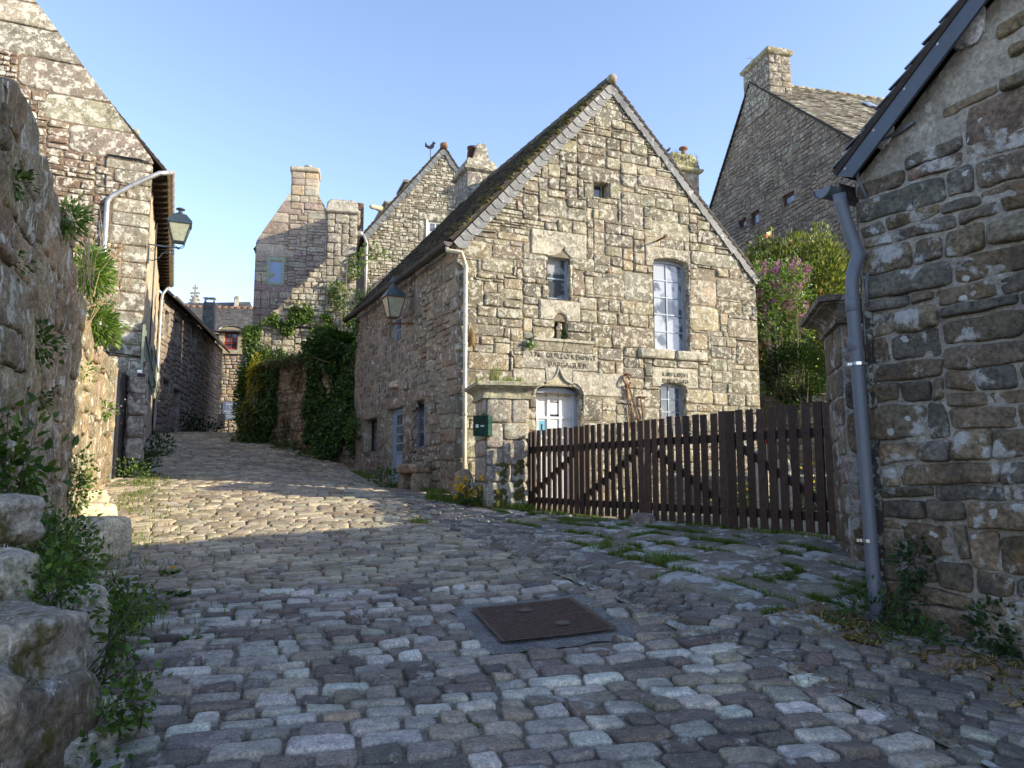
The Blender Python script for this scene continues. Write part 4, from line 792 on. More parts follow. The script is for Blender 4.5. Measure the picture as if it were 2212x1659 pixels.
# roof
sdv = SD; ov = .05; Lr = 7.4
rA = FG(uA, vA + .10, ov + .02); rB = rA + sdv * Lr; eL0 = FG(-.17, vL - .06, ov + .02); eL1 = eL0 + sdv * Lr; eR0 = FG(W_ + .16, vR - .05, ov + .02); eR1 = eR0 + sdv * Lr
mb = MB(); slab(mb, eL0, eL1, rB, rA, .05, (.07, .06, .05), 1); slab(mb, eR0, eR1, rB, rA, .05, (.07, .06, .05), 1)
slates(mb, eL0, eL1, rB, rA, .13, .2, ((.085, .085, .085), (.11, .105, .10), (.07, .068, .065), (.12, .11, .09)), .014, 2, .03, .025); slates(mb, eR0, eR1, rB, rA, .13, .2, ((.10, .10, .10), (.12, .12, .12)), .014, 3, .03)
ROOF = mk(mb, 'roof', [M['mossy'], M['dwood']], HOUSE)
mb = MB()
for i in range(18):
    a = rA + sdv * (i * .41); b = a + sdv * .44; mb.tube([a + np.array([0, 0, -.02]), b + np.array([0, 0, -.02])], [.10, .115], 10, (.12, .11, .09))
mk(mb, 'ridge_tiles', M['mossy'], ROOF, smooth=True); mb = MB(); mb.rock(rA + np.array([0, 0, -.02]), (.22, .24, .2), (.34, .29, .2), n=10, p=2.6); mk(mb, 'apex_tile', M['gable'], ROOF, True)
mb = MB(); verge(mb, FG, (-.10, vL - .10), (uA, vA + .04), .235, .25, .05, 1, 2); mk(mb, 'verge_slates', M['slate'], ROOF)
mb = MB(); verge(mb, FG, (W_ + .12, vR - .06), (uA, vA + .04), .19, .24, .05, -1, 3, False); mk(mb, 'verge_slates', M['slate'], ROOF)
# moss cushions on the left slope and the verge edge
mb = MB(); rr = np.random.default_rng(2); n = 260; a = rr.uniform(0, 1, n) ** 2 * 5; b = rr.uniform(.05, 1, n)
for i in range(n):
    c = eL0 * (1 - b[i]) + rA * b[i] + sdv * a[i] * (.3 + .3 * rr.random()); s_ = rr.uniform(.03, .08); mb.rock(c + np.array([0, 0, .02]), (s_ * 2.2, s_ * 1.6, s_), (1, 1, 1), 0, rr.uniform(0, 3), n=5, seed=i, p=2.2)
mk(mb, 'moss_cushions', M['moss'], ROOF, smooth=True, kind='stuff')
# gutter and downpipe
gA = FG(-.17, vL - .13, .07) + np.array([-.05, -.03, 0]); gB = gA + sdv * 7.75 + np.array([0, 0, -.09]); gout = np.array([-.89, -.45, 0])
mb = MB(); halfgutter(mb, gA, gB, .09, gout, joints=9); GUT = mk(mb, 'gutter', M['dzinc'], HOUSE, smooth=True)
for i in range(8):
    a = gA + (gB - gA) * ((i + .4) / 8); mb = MB(); mb.tube([a + gout * .07, a + np.array([0, 0, -.078]), a - gout * .16 + np.array([0, 0, -.05])], .006, 5); mk(mb, 'bracket', M['black'], GUT)
mb = MB(); zt = p(985, 520)[1]; up_, vp_ = p(1003, 545)
pipe = [gA + sdv * .05 + np.array([0, 0, -.05]), gA + sdv * .05 + np.array([0, 0, -.16]), FG(.02, vL - .34, .16), FG(up_ - .06, vL - .44, .13), FG(up_ + .0, vL - .58, .09)] + [FG(up_ + .01 * i * .1, v, .085) for i, v in enumerate(np.linspace(vL - .7, MC[2] + .04, 8))]
mb.tube(pipe, .042, 14)
PIPE = mk(mb, 'downpipe', M['zincw'], HOUSE, smooth=True)
for f_ in (.9, 2.1, 3.45, 4.6, 1.55):
    mb = MB(); v = vL - f_; c = FG(up_ + .005, v, .085); mb.lathe((c[0], c[1], v - .03), [(.044, 0), (.051, .01), (.051, .05), (.044, .06)], 14); mb.fbox(FG, up_ - .01, v - .01, -.01, up_ + .01, v + .01, .05); mk(mb, 'pipe_collar', M['zincw'], PIPE, smooth=False)
# windows and door of the gable
window(HOUSE, FG, h_w1[0] - .01, h_w1[1], h_w1[2] + .01, h_w1[3] + .05, 1, 2, 0, -.14, .06, 'bluep', 'glass', .03)
window(HOUSE, FG, h_tall[0] - .01, h_tall[1], h_tall[2] + .01, h_tall[3] + .0, 2, 5, .13, -.16, .065, 'bluep', 'glass', .028)
window(HOUSE, FG, h_sm[0] - .01, h_sm[1] - .1, h_sm[2] + .01, h_sm[3] + .0, 2, 4, .12, -.16, .06, 'bluep', 'dglass', .026)
window(HOUSE, FG, h_att[0] - .01, h_att[1], h_att[2] - .06, h_att[3] + .02, 1, 1, 0, -.16, .03, 'greyg', 'dglass', .02)
# door: panelled below, nine lights above, curved head
mb = MB(); um = dw; hw = (h_door[2] - h_door[0]) / 2; vt = v_key - .03
atop = lambda u: vt - (vt - h_door[3] + .06) * (1 - np.sqrt(np.clip(1 - (np.abs(u - um) / hw) ** 3.2, 0, 1)))
def strip(mb, u0, u1, lo, hi, w0, w1, n=10):
    us = np.linspace(u0, u1, n + 1)
    for a, b_ in zip(us[:-1], us[1:]):
        c = [FG(a, float(lo(a)), w0), FG(a, float(lo(a)), w1), FG(b_, float(lo(b_)), w1), FG(b_, float(lo(b_)), w0), FG(a, float(hi(a)), w0), FG(a, float(hi(a)), w1), FG(b_, float(hi(b_)), w1), FG(b_, float(hi(b_)), w0)]
        mb.hexa(np.array(c))
strip(mb, h_door[0], h_door[2], lambda u: float(atop(u)) - .09, lambda u: float(atop(u)), -.25, -.15, 18)
for a, b_ in ((h_door[0], h_door[0] + .06), (h_door[2] - .07, h_door[2])): strip(mb, a, b_, lambda u: h_door[1], lambda u: float(atop(u)) - .085, -.25, -.15, 2)
DOOR = mk(mb, 'door', M['bluep'], HOUSE); mb = MB()
l0, l1 = h_door[0] + .06, h_door[2] - .07; lb = h_door[1]; lt = vt - .12; ps_ = [lb + (lt - lb) * f_ for f_ in (.42, .60, .78, .97)]
strip(mb, l0, l1, lambda u: lb, lambda u: lb + .5, -.24, -.185, 1); strip(mb, l0, l1, lambda u: lb + .501, lambda u: ps_[0] - .02, -.24, -.175, 1)
for x in (l0 + .03, l1 - .03, l0 + .03 + (l1 - l0 - .06) / 3, l0 + .03 + 2 * (l1 - l0 - .06) / 3): strip(mb, x - .03, x + .03, lambda u: ps_[0] - .02, lambda u: min(float(atop(u)) - .09, lt + .2), -.23, -.178, 1)
for y in ps_[:3] + [ps_[3] - .02]: strip(mb, l0 + .06, l1 - .06, lambda u: y - .025, lambda u: y + .025, -.23, -.179, 1)
mk(mb, 'door_leaf', M['whitep'] if False else m_plain('light_grey_paint', (.55, .58, .63), .5), DOOR)
mb = MB(); mb.fbox(FG, l0 + .01, ps_[0] - .02, -.215, l1 - .01, float(atop(l1 - .15)) - .05, -.21); mk(mb, 'curtain_pane', M['curtain'], DOOR)
mb = MB(); cw = (l1 - l0) / 3
mb.fbox(FG, l0 + cw * 1.08, ps_[2] + .08, -.209, l0 + cw * 1.9, ps_[3] - .08, -.205, (1, 1, 1), 0); mb.fbox(FG, l0 + cw * 1.08, ps_[1] + .0, -.209, l0 + cw * 1.9, ps_[2] - .03, -.205, (1, 1, 1), 0); mb.fbox(FG, l0 + cw * .1, ps_[0] + .03, -.209, l0 + cw * .75, ps_[1] - .08, -.205)
mb.fbox(FG, l0 + cw * .32, ps_[1] + .05, -.209, l0 + cw * .76, ps_[2] - .06, -.205, (1, 1, 1), 1); mb.fbox(FG, l0 + cw * .47, ps_[1] + .14, -.2048, l0 + cw * .60, ps_[2] - .13, -.203, (1, 1, 1), 2); mb.fbox(FG, l0 + cw * 1.12, ps_[2] + .0, -.209, l0 + cw * 1.85, ps_[2] + .07, -.206, (1, 1, 1), 2)
for k_ in range(7): mb.fbox(FG, l0 + cw * 1.15, ps_[1] + .02 + k_ * .028, -.2048, l0 + cw * (1.6 + .2 * random.random()), ps_[1] + .025 + k_ * .028, -.2044, (1, 1, 1), 2)
mb.fbox(FG, l0 + cw * 1.12, ps_[3] - .115, -.2048, l0 + cw * 1.86, ps_[3] - .09, -.2044, (1, 1, 1), 2)
mk(mb, 'posted_notices', [M['paper'], M['blueb'], M['ink']], DOOR)
# side door and side windows
a, b_, c, d = sd_door[:4]
mb = MB(); mb.fbox(FS, a, b_, -.20, c, d, -.17); 
for x0, x1 in ((a, a + .07), (c - .07, c)): mb.fbox(FS, x0, b_, -0.1690, x1, d, -0.1300)
mb.fbox(FS, a + .07, d - .07, -0.1690, c - .07, d, -0.1310)
for j in range(4): y = b_ + .75 + j * (d - b_ - .95) / 4; mb.fbox(FS, a + .14, y, -0.1685, c - .14, y + .03, -0.1450)
for x in (a + .14, c - .17): mb.fbox(FS, x, b_ + .1, -0.1685, x + .03, d - .12, -0.1460)
mb.fbox(FS, a + .2, b_ + .2, -0.1685, c - .2, b_ + .6, -0.1520); sdo = mk(mb, 'side_door', M['bluep'], HOUSE)
mb = MB(); mb.fbox(FS, a + .18, b_ + .79, -0.1680, c - .18, d - .14, -0.1620); mk(mb, 'pane', M['dglass'], sdo)
for h in (sw1, sw3): window(HOUSE, FS, h[0], h[1], h[2], h[3], 2, 3, 0, -.13, .05, 'bluep', 'dglass')
window(HOUSE, FS, sw2[0], sw2[1], sw2[2], sw2[3], 1, 1, 0, -.22, .03, 'dwood', 'dglass')
mb = MB(); u_, v_ = ps(856, 831); stones(mb, FS, [(u_ - .22, v_ - .10, u_ + .22, v_ + .10)], [(.36, .25, .18)], .004, .09, .005, 'f', 0, .02, .004, .06); mk(mb, 'name_stone', M['gable'], SW_)
u_, v_ = ps(880, 835); mb = MB(); mb.rock(FS(u_, v_, .04), (.16, .16, .18), (.25, .18, .15), n=8); mk(mb, 'corbel_stone', M['side'], SW_, smooth=True)
# hook with its shadow, small pin, iron
mb = MB(); u_, v_ = p(1416, 522); mb.tube([FG(u_, v_, -.02), FG(u_ + .02, v_ + .01, .34)], [.022, .022], 8); mb.box(FG(u_ + .02, v_ + .02, .34), (.05, .05, .07), yaw=.4); mk(mb, 'iron_pintle', M['rust'], GW)
mb = MB(); u_, v_ = p(1305 * 0 + (1700 + 1115 / 1.659) / 1.808, (300 + 1265 / 1.659) / 1.808); mb.tube([FG(u_, v_, -.02), FG(u_, v_, .06)], .03, 8); mk(mb, 'iron_pin', M['rust'], GW)
# masonry boxes used for chimney stacks and piers
def sbox(mb, F, u0, u1, w0, w1, v0, v1, pal, cu=.08, cv=.09, hs=(2, 3), ws=(3, 4, 5), gap=.008, prot=.015, seed=1, res='m', mat=0, faces='flr', taper=0.0, inner=1):
    """stone box: w1 front, w0 back"""
    cu_ = (u0 + u1) / 2; cw_ = (w0 + w1) / 2
    def tp(u, v, w):
        k = 1 - taper * (v - v0) / (v1 - v0); return F(cu_ + (u - cu_) * k, v, cw_ + (w - cw_) * k)
    r = random.Random(seed)
    specs = {'f': (u1 - u0, lambda a, v, w: tp(u0 + a, v, w1 + w)), 'b': (u1 - u0, lambda a, v, w: tp(u0 + a, v, w0 - w)), 'l': (w1 - w0, lambda a, v, w: tp(u0 - w, v, w0 + a)), 'r': (w1 - w0, lambda a, v, w: tp(u1 + w, v, w0 + a))}
    for i, f in enumerate(faces):
        W, fn = specs[f]; n = max(2, round(W / cu)); m = max(2, round((v1 - v0) / cv)); Rs = pack(W, v1 - v0, W / n, (v1 - v0) / m, hs, ws, None, r) + np.array([0, v0, 0, v0])
        stones(mb, fn, Rs, pal, gap, prot, .006, res, mat, .03, .006, .12, None, seed + i)
    us = [u0 - .0, u1]; c = [tp(u, v, w) for v in (v0, v1) for u, w in ((u0, w0), (u0, w1), (u1, w1), (u1, w0))]; mb.hexa(np.array(c), (.3, .27, .2), inner)
def capstone(mb, F, u0, u1, w0, w1, v, prof, tint=(.34, .31, .25), mat=0, n=14, seed=2):
    """moulded slab ring: prof list of (offset outwards, height)"""
    rings = []
    for off, h in prof:
        a0, a1, b0, b1 = u0 - off, u1 + off, w0 - off, w1 + off; pts = []
        for (p0, p1) in (((a0, b0), (a0, b1)), ((a0, b1), (a1, b1)), ((a1, b1), (a1, b0)), ((a1, b0), (a0, b0))):
            for t in np.linspace(0, 1, n, endpoint=False): pts.append((p0[0] + (p1[0] - p0[0]) * t, p0[1] + (p1[1] - p0[1]) * t))
        pts = np.array(pts + [pts[0]]); nz_ = .012 * noise(pts[:, 0] * 7, pts[:, 1] * 7, h * 9, seed); rings.append(F(pts[:, 0] + nz_, v + h + nz_ * .5, pts[:, 1] + nz_))
    mb.grid(np.array(rings), tint, mat); top = rings[-1]; m = len(top) - 1; mb.add(top[:m], [tuple(range(m))], tint, mat); bot = rings[0]; mb.add(bot[:m], [tuple(range(m))[::-1]], tint, mat)
# rear chimney of the main house
FC = Fr(pA + SD * 6.9, 22.6); mb = MB(); cz = at(1035, 378, 21.4)[2]; cc = at(1017, 380, 21.1); FC = Fr((cc[0], cc[1]), 22.6)
sbox(mb, FC, -.1, .78, -1.15, 0, vA - 2.6, cz, [(.17, .16, .135), (.20, .185, .155)], .2, .2, (2, 3), (2, 3), .006, .006, 7)
capstone(mb, FC, -.1, .78, -1.15, 0, cz, [(0, 0), (.10, .06), (.12, .12), (.06, .14), (-.02, .42), (-.14, .46)], (.24, .22, .17))
mb.poly(FC, [(.12, cz + .45), (.66, cz + .45), (.52, cz + .98), (.28, cz + .98)], -.32, -.14, (.27, .25, .19))
CH = mk(mb, 'chimney', [M['gable'], M['mortar']], HOUSE, smooth=False)
mb = MB(); c = FC(.24, cz + .42, -.55); mb.lathe((c[0], c[1], cz + .42), [(.19, 0), (.15, .5), (.17, .52), (.17, .58), (.12, .58), (.11, .3)], 16); mk(mb, 'chimney_pot', M['rterra'], CH, smooth=True)
# ================================================================ GATE PILLARS, BOUNDARY WALL, GATES
PIL_PROF = [(0, -.02), (.04, -.01), (.045, .03), (.02, .035), (.022, .07), (.045, .12), (.095, .155), (.13, .165), (.13, .185), (.165, .19), (.17, .245), (.10, .265)]
FP = Fr((.30, 12.62), 14); gp = g1(.2, 12.9); ptop = at(1100, 862, 12.7)[2]
mb = MB(); sbox(mb, FP, -.76, -.02, -.9, 0, gp - .25, ptop, [(.36, .30, .22), (.33, .29, .23), (.38, .33, .26), (.30, .26, .22)], .16, .14, (2, 3), (2, 3, 4), .009, .02, 3, 'f')
mk(mb, 'gate_pillar', [M['gable'], M['mortar']], None, True, 'squat lichened granite gate pillar with grass growing on its moulded cap and a mailbox beside it', 'gate pillar', origin=FP(-.5, gp, -.5))
PIL1 = bpy.data.objects['gate_pillar']
mb = MB(); capstone(mb, FP, -.78, .0, -.92, .0, ptop, [(a * .95, b * 1.05) for a, b in PIL_PROF], (.33, .31, .22)); mk(mb, 'moulded_cap', M['ash'], PIL1, False)
FQ = Fr((3.36, 7.72), -14); gq = g1(3.4, 7.2); qtop = at(1790, 705, 7.3)[2]
mb = MB(); sbox(mb, FQ, 0, .62, -.3, .62, gq - .3, qtop, PAL_NEAR + [(.24, .18, .17), (.26, .23, .22)], .18, .14, (2, 3), (3, 4), .01, .02, 5, 'f', faces='flrb')
mk(mb, 'gate_pillar', [M['nearst'], M['pmortar']], None, True, 'tall dark purplish gate pillar at the right end of the brown gates, beside the grey downpipe', 'gate pillar', origin=FQ(.3, gq, 0))
PIL2 = sc.objects[-1] if False else [o for o in sc.objects if o.name.startswith('gate_pillar')][-1]
mb = MB(); capstone(mb, FQ, 0, .62, -.3, .62, qtop, [(a * 1.35, b * .95) for a, b in PIL_PROF], (.17, .155, .135)); mk(mb, 'moulded_cap', M['nearst'], PIL2, False)
PIL1['group'] = PIL2['group'] = 'stone gate pillars'
# moss patches low on the left pillar
mb = MB(); rr = np.random.default_rng(5)
for i in range(150):
    u = -.12 - .5 * rr.random() ** 1.2; v = gp + .05 + rr.random() ** 1.6 * .75
    if abs((u * 9 + 3) % 3 - 1.5) > .9: continue
    mb.rock(FP(u, v, .015), (.08, .03, .09), (1, 1, 1), 0, .25, n=5, seed=i, p=2.2)
mk(mb, 'moss_patches', M['moss'], PIL1, smooth=True)
# four leaves of the folding picket gate
fa = math.degrees(math.atan2(fd[1], fd[0])); FF_ = Fr(FEN0, fa, 1); FLEN = float(np.linalg.norm(FEN1 - FEN0)) + .12
if FF_.N[0] > 0: FF_ = Fr(FEN0, fa, -1)
zb0 = at(1140, 1102, 12.8)[2]; zt0 = at(1140, 932, 12.8)[2]; zb1 = at(1786, 1155, 7.9)[2]; zt1 = at(1786, 868, 7.9)[2]; print('gate z', zb0, zt0, zb1, zt1)
LBL = ['far left leaf of the brown picket gate, next to the mailbox pillar', 'second leaf from the left of the brown picket gate, ending beside the boulder', 'third leaf from the left of the brown picket gate, with a falling brace', 'nearest leaf of the brown picket gate, against the dark right pillar']
for k_ in range(4):
    u0 = FLEN * k_ / 4 + .008; u1 = FLEN * (k_ + 1) / 4 - .008; n = 10; wd = .098; r = random.Random(k_)
    zb = lambda u: zb0 + (zb1 - zb0) * u / FLEN; zt = lambda u: zt0 + (zt1 - zt0) * u / FLEN
    t = thing('picket_gate', FF_((u0 + u1) / 2, zb((u0 + u1) / 2)), LBL[k_], 'gate', 'brown wooden picket gates')
    for i in range(n):
        c = u0 + wd / 2 + (u1 - u0 - wd) * i / (n - 1); mb = MB(); g = r.uniform(.6, 1.5); tl_ = r.uniform(-.014, .014); wj = wd * (1.35 if i in (0, n - 1) else 1) ; a, b_ = max(u0, c - wj / 2), min(u1, c + wj / 2); zz0 = zb(c) + r.uniform(-.01, .01); zz1 = zt(c) + r.uniform(-.012, .012)
        N_ = 7; vs = np.linspace(zz0, zz1, N_); 
        P = [FF_(x + tl_ * (j / N_), vs[j], w_) for j in range(N_) for x, w_ in ((a, .0), (a, .024), (b_, .024), (b_, .0))]
        idx = np.arange(N_ * 4).reshape(N_, 4); q = np.stack([idx[:-1], np.roll(idx[:-1], -1, 1), np.roll(idx[1:], -1, 1), idx[1:]], -1).reshape(-1, 4)
        mb.add(np.array(P), [q, tuple(idx[0][::-1]), tuple(idx[-1])], (g, g, g)); mk(mb, 'picket', M['wood'], t)
    for h0, hh in ((.13, .10), (zt(u0) - zb(u0) - .36, .10)):
        mb = MB(); c = [FF_(u, zb(u) + v, w_) for v in (h0, h0 + hh) for u, w_ in ((u0, -.045), (u0, -.002), (u1, -.002), (u1, -.045))]; mb.hexa(np.array(c), (.9, .9, .9)); mk(mb, 'rail', M['wood'], t)
    mb = MB(); top = zt(u0) - zb(u0) - .36
    A, B = ((u0 + .05, zb(u0) + .24), (u1 - .05, zb(u1) + top - .01)) if k_ < 2 else ((u0 + .05, zb(u0) + top - .01), (u1 - .05, zb(u1) + .24))
    d = np.array(B) - np.array(A); nn_ = np.array([-d[1], d[0]]) / np.linalg.norm(d) * .045
    mb.poly(FF_, [tuple(np.array(A) - nn_), tuple(np.array(B) - nn_), tuple(np.array(B) + nn_), tuple(np.array(A) + nn_)], -.043, -.004, (.85, .85, .85)); mk(mb, 'brace', M['wood'], t)
    mb = MB()
    for i in range(n):
        c = u0 + wd / 2 + (u1 - u0 - wd) * i / (n - 1)
        for h0 in (.18, zt(u0) - zb(u0) - .31): mb.lathe(tuple(FF_(c, zb(c) + h0, .026) + np.array([0, 0, -.008])), [(.002, 0), (.008, .004), (.008, .012), (.002, .016)], 6)
    mk(mb, 'bolt_heads', M['black'], t)
for o in [o for o in sc.objects if o.name.startswith('bolt_heads')]: o['kind'] = 'stuff'
c = FF_(FLEN * .80, 0, -.06); mb = MB(); gg = g1(c[0], c[1]); mb.tube([(c[0], c[1], gg - .02), (c[0], c[1], gg + .5)], .012, 8); mk(mb, 'drop_bolt', M['black'], [o for o in sc.objects if o.name.startswith('picket_gate')][2])
# boulder at the foot of the gate, guard stone by the corner
c = atg(1387, 1133); mb = MB(); mb.rock((c[0], c[1], c[2] + .05), (.36, .28, .2), (.22, .19, .17), 0, -.8, n=16, seed=4, p=3, rough=.10); mk(mb, 'boulder', M['flag'], None, True, 'small grey and brown boulder stopping the foot of the picket gate', 'boulder')
c = atg(1010, 1098); c = np.array([c[0], 13.3, g1(c[0], 13.3)]); mb = MB(); mb.rock((-.88, 13.35, g1(-.88, 13.35) + .22), (.36, .34, .62), (.27, .24, .18), 0, .4, n=16, seed=8, p=3.2, rough=.09); mk(mb, 'guard_stone', M['boulder'], None, True, 'mossy rounded guard stone at the house corner behind the yellow flowers', 'guard stone')
# stone bench by the side door
u_, v_ = ps(915, 1040); gb = g1(*FS(u_, 0, .3)[:2])
t = thing('stone_bench', FS(u_, gb, .3), 'low stone bench of one slab on two blocks against the street wall', 'bench')
mb = MB(); c = FS(u_, gb + .42, .22); ya = math.atan2(FS.U[1], FS.U[0]); mb.rock(c, (1.15, .46, .20), (.27, .20, .15), 0, ya, n=18, seed=3, p=7, rough=.04); mk(mb, 'slab', M['side'], t, True)
for s_ in (-.42, .4):
    c = FS(u_ + s_, gb + .12, .20); mb = MB(); mb.rock(c, (.28, .40, .44), (.24, .20, .16), 0, ya, n=16, seed=5 + int(s_ > 0), p=6, rough=.05); mk(mb, 'support', M['side'], t, True)
# mailbox
FMl = Fr(FP(-1.12, 0, -.06)[:2], 14); mz0, mz1 = at(1040, 942, 12.4)[2], at(1040, 900, 12.4)[2]
FMl = Fr(at(1022, 920, 12.35)[:2], 14 - 34)
t = thing('mailbox', FMl(.17, mz0, -.1), 'dark green metal mailbox with two slots and small white stickers, fixed beside the left pillar', 'mailbox')
wM = .27; mb = MB(); mb.fbox(FMl, 0, mz0, -.24, wM, mz1, 0); mk(mb, 'body', M['green'], t)
mb = MB(); mb.fbox(FMl, .008, mz0 + .008, .0005, wM - .008, mz0 + .16, .006); mb.fbox(FMl, -.004, mz1, -.25, wM + .004, mz1 + .012, .012); mk(mb, 'door', M['green'], t)
mb = MB(); mb.fbox(FMl, .02, mz1 - .045, .0008, wM - .02, mz1 - .035, .012); mb.fbox(FMl, .02, mz1 - .10, .0008, wM - .02, mz1 - .075, .014); mk(mb, 'letter_flap', M['black'], t)
mb = MB(); mb.fbox(FMl, .05, mz0 + .135, .0066, .10, mz0 + .19, .009); mk(mb, 'name_sticker', M['paper'], t); mb = MB(); mb.fbox(FMl, .14, mz0 + .15, .0066, .20, mz0 + .175, .009); mk(mb, 'name_sticker', M['paper'], t)
# right dark side of the box bracket to the pillar
mb = MB(); mb.beam(FMl(.2, mz0 + .1, -.2), FP(-.76, mz0 + .1, -.35), .03, .03); mk(mb, 'bracket', M['black'], t)
# white pipe stub
c = at(1020, 1072, 12.95); mb = MB(); z0 = g1(c[0], c[1]); mb.tube([(c[0], c[1], z0 - .05), (c[0], c[1], z0 + .36)], .027, 12); mb.lathe((c[0], c[1], z0 + .34), [(.027, 0), (.032, .005), (.032, .03), (.02, .035)], 12)
mb.tube([(c[0], c[1], z0 + .36), (c[0] - .02, c[1] + .1, z0 + .42), (c[0] - .1, c[1] + .3, z0 + .44), (c[0] - .13, c[1] + .5, z0 + .4)], .008, 6); mk(mb, 'conduit_stub', M['plinth'], None, True, 'short white plastic pipe standing at the foot of the left pillar', 'pipe')
# boundary wall inside the courtyard and low garden walls behind the gate
def rubble_wall(name, F, L_, v0, v1, th, pal, mats, label, cat, seed=1, res='m', cu=.08, cv=.07, hs=(2, 3, 3), ws=(3, 4, 5), top=None, gap=.014, prot=.03, holes=(), step=.3, kind=None, back=True, group=None):
    mb = MB(); bl = blocks_fn([h[:4] for h in holes], 0, v0, cu, cv); Rs = pack(L_, v1 - v0, cu, cv, hs, ws, bl, random.Random(seed)) + np.array([0, v0, 0, v0])
    tp = top or (lambda u: v1 + 0 * u)
    k = (Rs[:, 1] + Rs[:, 3]) / 2 < tp((Rs[:, 0] + Rs[:, 2]) / 2) + .03; Rs = Rs[k]
    stones(mb, F, Rs, pal, gap, prot, .012, res, 0, .08, .016, .16, None, seed, .008)
    us = np.linspace(0, L_, max(8, int(L_ / step))); vs = np.linspace(0, 1, max(5, int((v1 - v0) / step))); U, T = np.meshgrid(us, vs, indexing='ij'); V = v0 + (tp(U) - v0) * T
    if not holes: mb.grid(F(U, V, .01 * noise(U * 3, V * 3, 0, 3)), (.3, .27, .22), 1); 
    else: backing(mb, F, 0, v0, L_, v1, holes, None, None, 1, .3, step)
    if back:
        mb.grid(F(U, V, -th + .02 * noise(U * 3, V * 3, 5, 3)), (.3, .27, .22), 1, flip=True)
        mb.grid(np.stack([F(us, tp(us), 0 * us), F(us, tp(us) + .04 + .02 * noise(us * 4, 0, 0, 1), 0 * us - th * .5), F(us, tp(us), 0 * us - th)]), (.3, .28, .22), 0)
        for u in (0, L_): mb.grid(np.array([[F(u, v0, 0), F(u, float(tp(np.array(u))), 0)], [F(u, v0, -th), F(u, float(tp(np.array(u))), -th)]]), (.3, .27, .22), 1)
    return mk(mb, name, mats, None, False, label, cat, origin=F(L_ / 2, v0, 0), kind=kind, group=group)
FY = Fr((4.6, 15.2), -52); zc = g1(5, 14)
rubble_wall('garden_wall', Fr((5.6, 17.6), -25), 6.5, zc - .2, zc + 2.4, .4, PAL_GAB + PAL_LEFT, [M['side'], M['dmortar']], 'rubble garden wall at the back of the courtyard under the dark bush', 'garden wall', 7)
rubble_wall('low_garden_wall', Fr((2.9, 14.2), -48), 4.2, zc - .2, zc + .55, .3, PAL_GAB, [M['gable'], M['mortar']], 'low sunlit stone retaining wall behind the picket gate', 'garden wall', 8)
for i, (px_, y_, h) in enumerate(((1642, 11.8, .95), (1690, 11.0, .8))):
    c = at(px_, 1000, y_); z = g1(c[0], c[1]); mb = MB(); mb.rock((c[0], c[1], z + h / 2), (.2, .18, h), (.42, .39, .32), 0, .3, n=12, seed=i, p=6); mk(mb, 'stone_post', M['gable'], None, True, ['taller upright granite post seen through the picket gate near the bush', 'shorter upright granite post seen through the nearest gate leaf'][i], 'post', 'granite posts in the courtyard')
c = at(1654, 943, 10.9); z = g1(c[0], c[1]); t = thing('red_lantern', (c[0], c[1], z), 'bright red object on a thin black stake glimpsed between the gate pickets', 'garden ornament')
mb = MB(); mb.lathe((c[0], c[1], c[2] - .1), [(.02, 0), (.07, .03), (.085, .09), (.07, .15), (.02, .18)], 14); mk(mb, 'shade', M['redpl'], t, True)
mb = MB(); mb.tube([(c[0], c[1], z), (c[0], c[1], c[2] - .1)], .012, 8); mk(mb, 'stake', M['black'], t)
# ================================================================ RIGHT BUILDING
RC = at(1884, 1020, 5.6); RA = -62.0
FR = Fr(RC, RA, -1); FR = FR if FR.N[0] < 0 else Fr(RC, RA, 1)
rv0 = g1(RC[0], RC[1]) - .5; u_a, v_a = FR.px(1812, 398, .12); u_b, v_b = FR.px(2105, 6, .12); slp = (v_b - v_a) / (u_b - u_a); print('right', RC, u_a, v_a, u_b, v_b, slp)
rtop = lambda u: v_a + slp * (u - u_a) - .04
RLEN = 5.2; UAP = 2.3
RB_ = thing('stone_outbuilding', RC, 'dark rubble stone building filling the right edge with grey verge board and downpipe', 'building')
def Lr_(v): return np.where(v < rtop(0.), 0., (v - rtop(0.)) / slp)
def Rr_(v): return np.full(np.shape(v), RLEN) if True else 0
mb = MB(); vtp = rtop(UAP); Rr = lambda v: np.where(v < rtop(0.), 2 * UAP, 2 * UAP - (v - rtop(0.)) / slp)
bl = blocks_fn([], 0, rv0, .055, .05, lambda v: np.where(v + .03 < rtop(0.), -1., Lr_(v + .03) + .07), Rr)
Rs = pack(2 * UAP, vtp - rv0, .055, .05, (2, 3, 4, 3, 5, 2), (4, 5, 7, 8, 10, 13), bl, random.Random(21)) + np.array([0, rv0, 0, rv0])
SX = np.array([-1, -1, -.97, -.9, -.75, -.5, -.25, 0, .25, .5, .75, .9, .97, 1, 1.])
Rs = Rs[((Rs[:, 3] - Rs[:, 1]) > .09) & ((Rs[:, 2] - Rs[:, 0]) > .13) | (Rs[:, 1] < rtop(0.) - .4)]
bend = lambda u, v: (u + .04 * noise(u * 2.2, v * 2.2, 0, 9), v + .04 * noise(u * 1.3, v * 2.0, 4, 9))
stones(mb, FR, Rs, PAL_NEAR, .008, .036, .018, SX, 0, .03, .012, .13, None, 22, .016, .55, .2, pw=.5, bend=bend, pn=9)
us = np.arange(0, 2 * UAP + .01, .03); vs = np.arange(rv0, vtp, .03); U, V = np.meshgrid(us, vs, indexing='ij'); W = .004 + .009 * fbm(U * 7, V * 7, 0, 5) + .005 * noise(U * 25, V * 25, 0, 7); U = np.clip(U, Lr_(V), Rr(V)); mb.grid(FR(U, V, W), (.3, .27, .22), 1)
mk(mb, 'gable_wall', [M['nearst'], M['pmortar']], RB_, True)
